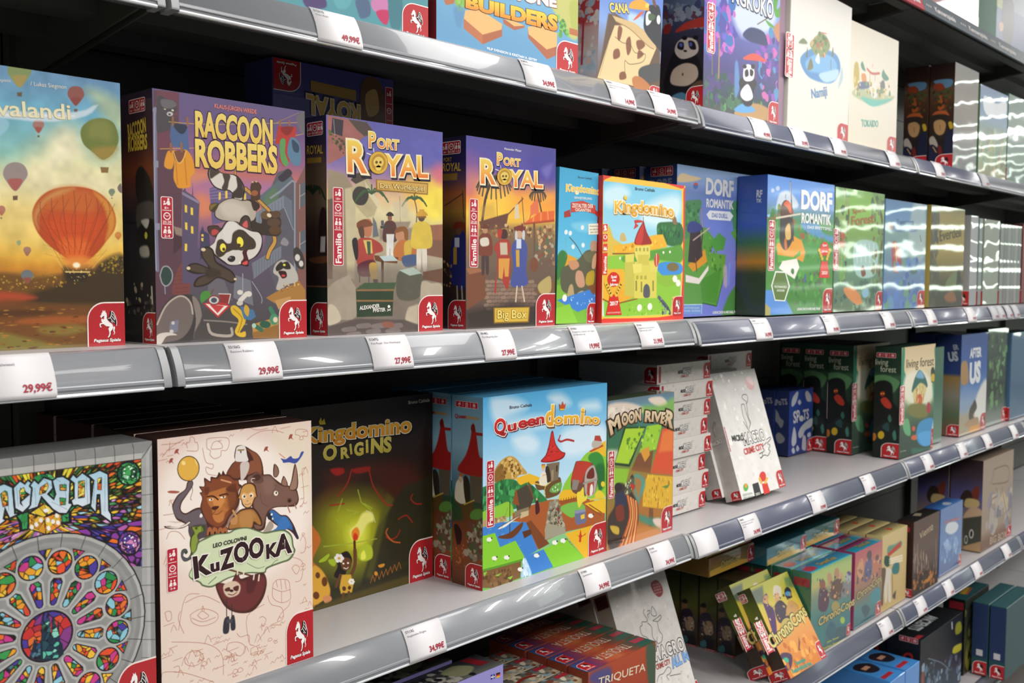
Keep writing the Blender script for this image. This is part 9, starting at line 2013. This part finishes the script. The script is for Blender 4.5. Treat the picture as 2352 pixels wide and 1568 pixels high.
ink.shape([(0, 0), (800, 0), (800, 600), (0, 600)], '6a7a88', .05)
ink.shape([(0, 330), (800, 300), (800, 600), (0, 600)], '34507a', .1)
ink.shape([(0, 300), (300, 280), (300, 340), (0, 350)], '8a9a44', .15)
ink.shape([(130, 270), (200, 240), (330, 260), (360, 420), (300, 540), (150, 520), (110, 380)], '24202a', .2, True)
ink.shape([(60, 440), (130, 430), (140, 470), (80, 490)], 'b88a68', .25, True)
ink.build('front_cover', face_frame('front', .4, .3, .08), M_CARD, o)
o.location = (3.605, 1.05, Z['top'])

# second lowest shelf
G = 'lilac boxes at the lower left'
li = stock('lilac', 'lilac box with two small flags at its front corner', G)
again(li, 'second lilac box behind the flagged one, only its dark top showing', G, -0.05, 0.063, 0.004)
G = 'small patterned boxes in a row'
le = stock('lemur', 'small patterned beige box, front of its row', G)
for i in range(3):
    again(le, 'small patterned beige box, ' + ['second', 'third', 'rearmost'][i] + ' of its row', G, 0.003 * i, 0.048 * (i + 1))
G = 'rainbow coloured boxes in a row'
tr = stock('triqueta', 'rainbow coloured box with upside down lettering, front of its row', G)
for i in range(4):
    again(tr, 'rainbow coloured box, ' + ['second', 'third', 'fourth', 'rearmost'][i] + ' of its row, in shadow', G, 0.002 * (i % 2), 0.048 * (i + 1))
G = 'white boxes with a line drawn cowboy'
al = stock('allin', 'white box with a line drawn cowboy and red seal, leaning back at the front', G)
for i in range(3):
    again(al, 'white cowboy box, ' + ['second', 'third', 'rearmost'][i] + ' of the leaning row', G, -0.004, 0.043 * (i + 1), 0.0)
G = 'yellow time travel boxes with a crowd of figures'
cp = stock('cops', 'yellow box with three figures and pyramids, leaning at the front', G)
again(cp, 'second yellow time travel box leaning behind the front one', G, -0.016, 0.043, 0.0)
cs = stock('copspine', 'upright dark yellow spined box, front of the standing row', G, mat=M_GLOSS)
for i in range(3):
    again(cs, 'upright dark yellow spined box, ' + ['second', 'third', 'rearmost'][i] + ' of the standing row', G, -0.004 * i, 0.050 * (i + 1))
def flat(x, y, lv, z, W, H, D, col, label, group, txt):
    v, f = rounded_box_vf(-W / 2, W / 2, 0, D, 0, H)
    r = mesh_obj('board_game_box', v, f, M_GLOSS, None, srgb(col))
    tag(r, label, 'game box', group)
    ink = Ink()
    w, h = W * 2000, H * 2000
    ink.shape([(4, h - 30), (w * .5, h - 40), (w - 60, h - 20), (w - 60, h - 4), (4, h - 4)], 'c8a03c', .1)
    ink.text(txt, [(w * .25, h * .7), (w * .68, h * .62), (w * .68, h * .3), (w * .25, h * .38)], 'b8a860', .1, .03, '3a3a28', .05)
    badge(ink, w - 58, 6, 58, h - 8, small=True)
    ink.build('side_panel', face_frame('front', W, H, D), M_GLOSS, r)
    r.location = (x + W / 2, y, Z[lv] + z)
    return r
G = 'flat boxes lying across the standing rows'
flat(1.93, 1.165, 'floorward', .2135, .2, .044, .14, '8a6a34', 'flat orange brown box lying on the dark yellow spined row', G, 'ChronoCops')
flat(1.925, 1.17, 'floorward', .2585, .2, .044, .14, '94743c', 'flat orange brown box lying topmost on the dark yellow spined row', G, 'ChronoCops')
stock('cyan', 'teal time travel box with four figures, front of its row', 'teal time travel boxes', mat=M_GLOSS)
cy = [o for o in C.objects if o.get('label', '').startswith('teal time travel box with four')][0]
for i in range(4):
    again(cy, 'teal time travel box, ' + ['second', 'third', 'fourth', 'rearmost'][i] + ' of its row', 'teal time travel boxes', -0.001 * i, 0.051 * (i + 1))
flat(2.13, 1.13, 'floorward', .2035, .2, .044, .14, '2a6a78', 'flat teal box lying on the teal row, left one', G, 'ChronoCops')
flat(2.345, 1.14, 'floorward', .2035, .2, .044, .14, '2c7074', 'flat teal box lying on the teal and pink rows, right one', G, 'ChronoCops')
pk = stock('pink', 'pink time travel box with a group in suits, front of its row', 'pink time travel boxes', mat=M_GLOSS)
for i in range(2):
    again(pk, 'pink time travel box, ' + ['second', 'third'][i] + ' of its row', 'pink time travel boxes', 0, 0.051 * (i + 1))
cr = stock('cream', 'cream box with standing musicians, front of its row', 'cream musician boxes')
for i in range(3):
    again(cr, 'cream musician box, ' + ['second', 'third', 'rearmost'][i] + ' of its row', 'cream musician boxes', 0.001, 0.048 * (i + 1))
stock('city', 'dark brown box with a crowded city at night')
stock('azure', 'small blue box with a pale diamond sign', mat=M_GLOSS)
bg = stock('beige', 'tall beige box with faint figures and a cartoon car on its side', 'tall beige boxes')
again(bg, 'second tall beige box, its cartoon side showing left behind the front one', 'tall beige boxes', -0.004, 0.106)

# lowest shelf
ni = stock('night', 'black box with white capitals on top, front of its row', 'black boxes')
again(ni, 'second black box behind the front one', 'black boxes', 0.0, 0.104)
stock('eye', 'dark box with a large yellow eye')
v, f = rounded_box_vf(-.14, .14, 0, .05, 0, .24)
o = mesh_obj('board_game_box', v, f, M_CARD, None, srgb('264a4e'))
tag(o, 'teal topped upright box with a blue side on the lowest shelf', 'game box')
ink = Ink()
ink.shape([(4, 4), (96, 4), (96, 360), (4, 360)], '24365c', .1)
ink.shape([(30, 310), (70, 310), (70, 350), (30, 350)], 'c8c4c8', .2)
badge(ink, 10, 385, 86, 90, small=True)
ink.build('side_panel', face_frame('left', .28, .24, .05), M_CARD, o)
o.location = (3.54, .955, Z['base'])
c = o.copy(); C.objects.link(c); c.location.y += 0.054; c['label'] = 'second teal topped box behind the first on the lowest shelf'
for ch in o.children:
    q = ch.copy(); C.objects.link(q); q.parent = c
def skybox(x, y, z, label):
    W, H, D = .105, .09, .26
    v, f = rounded_box_vf(-W / 2, W / 2, 0, D, 0, H)
    r = mesh_obj('board_game_box', v, f, M_GLOSS, None, srgb('3a88d4'))
    tag(r, label, 'game box', 'bright blue boxes on the lowest shelf')
    ink = Ink()
    w, h = W * 2000, D * 2000
    ink.shape([(8, 8), (w - 8, 8), (w - 8, h - 8), (8, h - 8)], '4a9ae4', .1)
    ink.shape([(40, 60), (170, 40), (180, 220), (50, 240)], 'c8dcf4', .15)
    ink.shape([(30, 300), (110, 270), (190, 320), (150, 400), (60, 390)], '2a2430', .2, True)
    ink.shape([(70, 320), (140, 320), (140, 350), (70, 350)], 'd8a080', .25)
    ink.shape([(20, h - 70), (150, h - 70), (150, h - 40), (20, h - 40)], 'b82c3a', .25)
    ink.build('top_panel', face_frame('top', W, H, D), M_GLOSS, r)
    r.location = (x + W / 2, y, Z['base'] + z)
    return r
skybox(2.70, 1.03, .0, 'bright blue box in the base row, left one')
skybox(2.81, 1.03, .0, 'bright blue box in the base row, right one')
skybox(2.70, 1.05, .0905, 'bright blue box stacked on the base row, left one')
skybox(2.81, 1.05, .0905, 'bright blue box stacked on the base row, right one')

# header strips on the topmost rail
def header(x0, x1, col, words, label):
    L = (x1 - x0) / 2
    v, f = prism([(0.0, 0.002), (-0.016, 0.000), (-0.030, -0.044), (-0.026, -0.046), (-0.012, -0.004), (0.0, -0.002)], -L, L)
    r = mesh_obj('header_strip', v, f, M_PAPER, None, srgb(col))
    tag(r, label, 'sign', 'header strips of the display rack')
    ink = Ink()
    for s, xa, xb in words:
        ink.text(s, [(xa, 68), (xb, 68), (xb, 34), (xa, 34)], 'd8d4d4', .1, .03)
    co = []
    for xx, yy, lf in ink.v:
        t = yy / 100
        co.append((-L + xx / 2000, -0.0163 - 0.0140 * t - 0.0006, -0.0002 - 0.044 * t))
    mesh_obj('header_lettering', co, ink.f, M_PAPER, r, np.array(ink.c))
    r.location = ((x0 + x1) / 2, Y0, Z['top'])
header(1.6075, 2.6575, 'b04a54', [('Familienspiele', 1780, 2060), ('Familienspiele', 1200, 1480), ('Familienspiele', 620, 900)], 'red header strip on the topmost shelf edge')
header(2.6625, 3.7125, '5f6870', [('• • •', 40, 110), ('Kennerspiele', 160, 470), ('• • •', 560, 640), ('Kennerspiele', 690, 1010), ('• • •', 1080, 1160), ('Kennerspiele', 1230, 1560), ('Kennerspiele', 1750, 2060)], 'grey header strip on the topmost shelf edge')
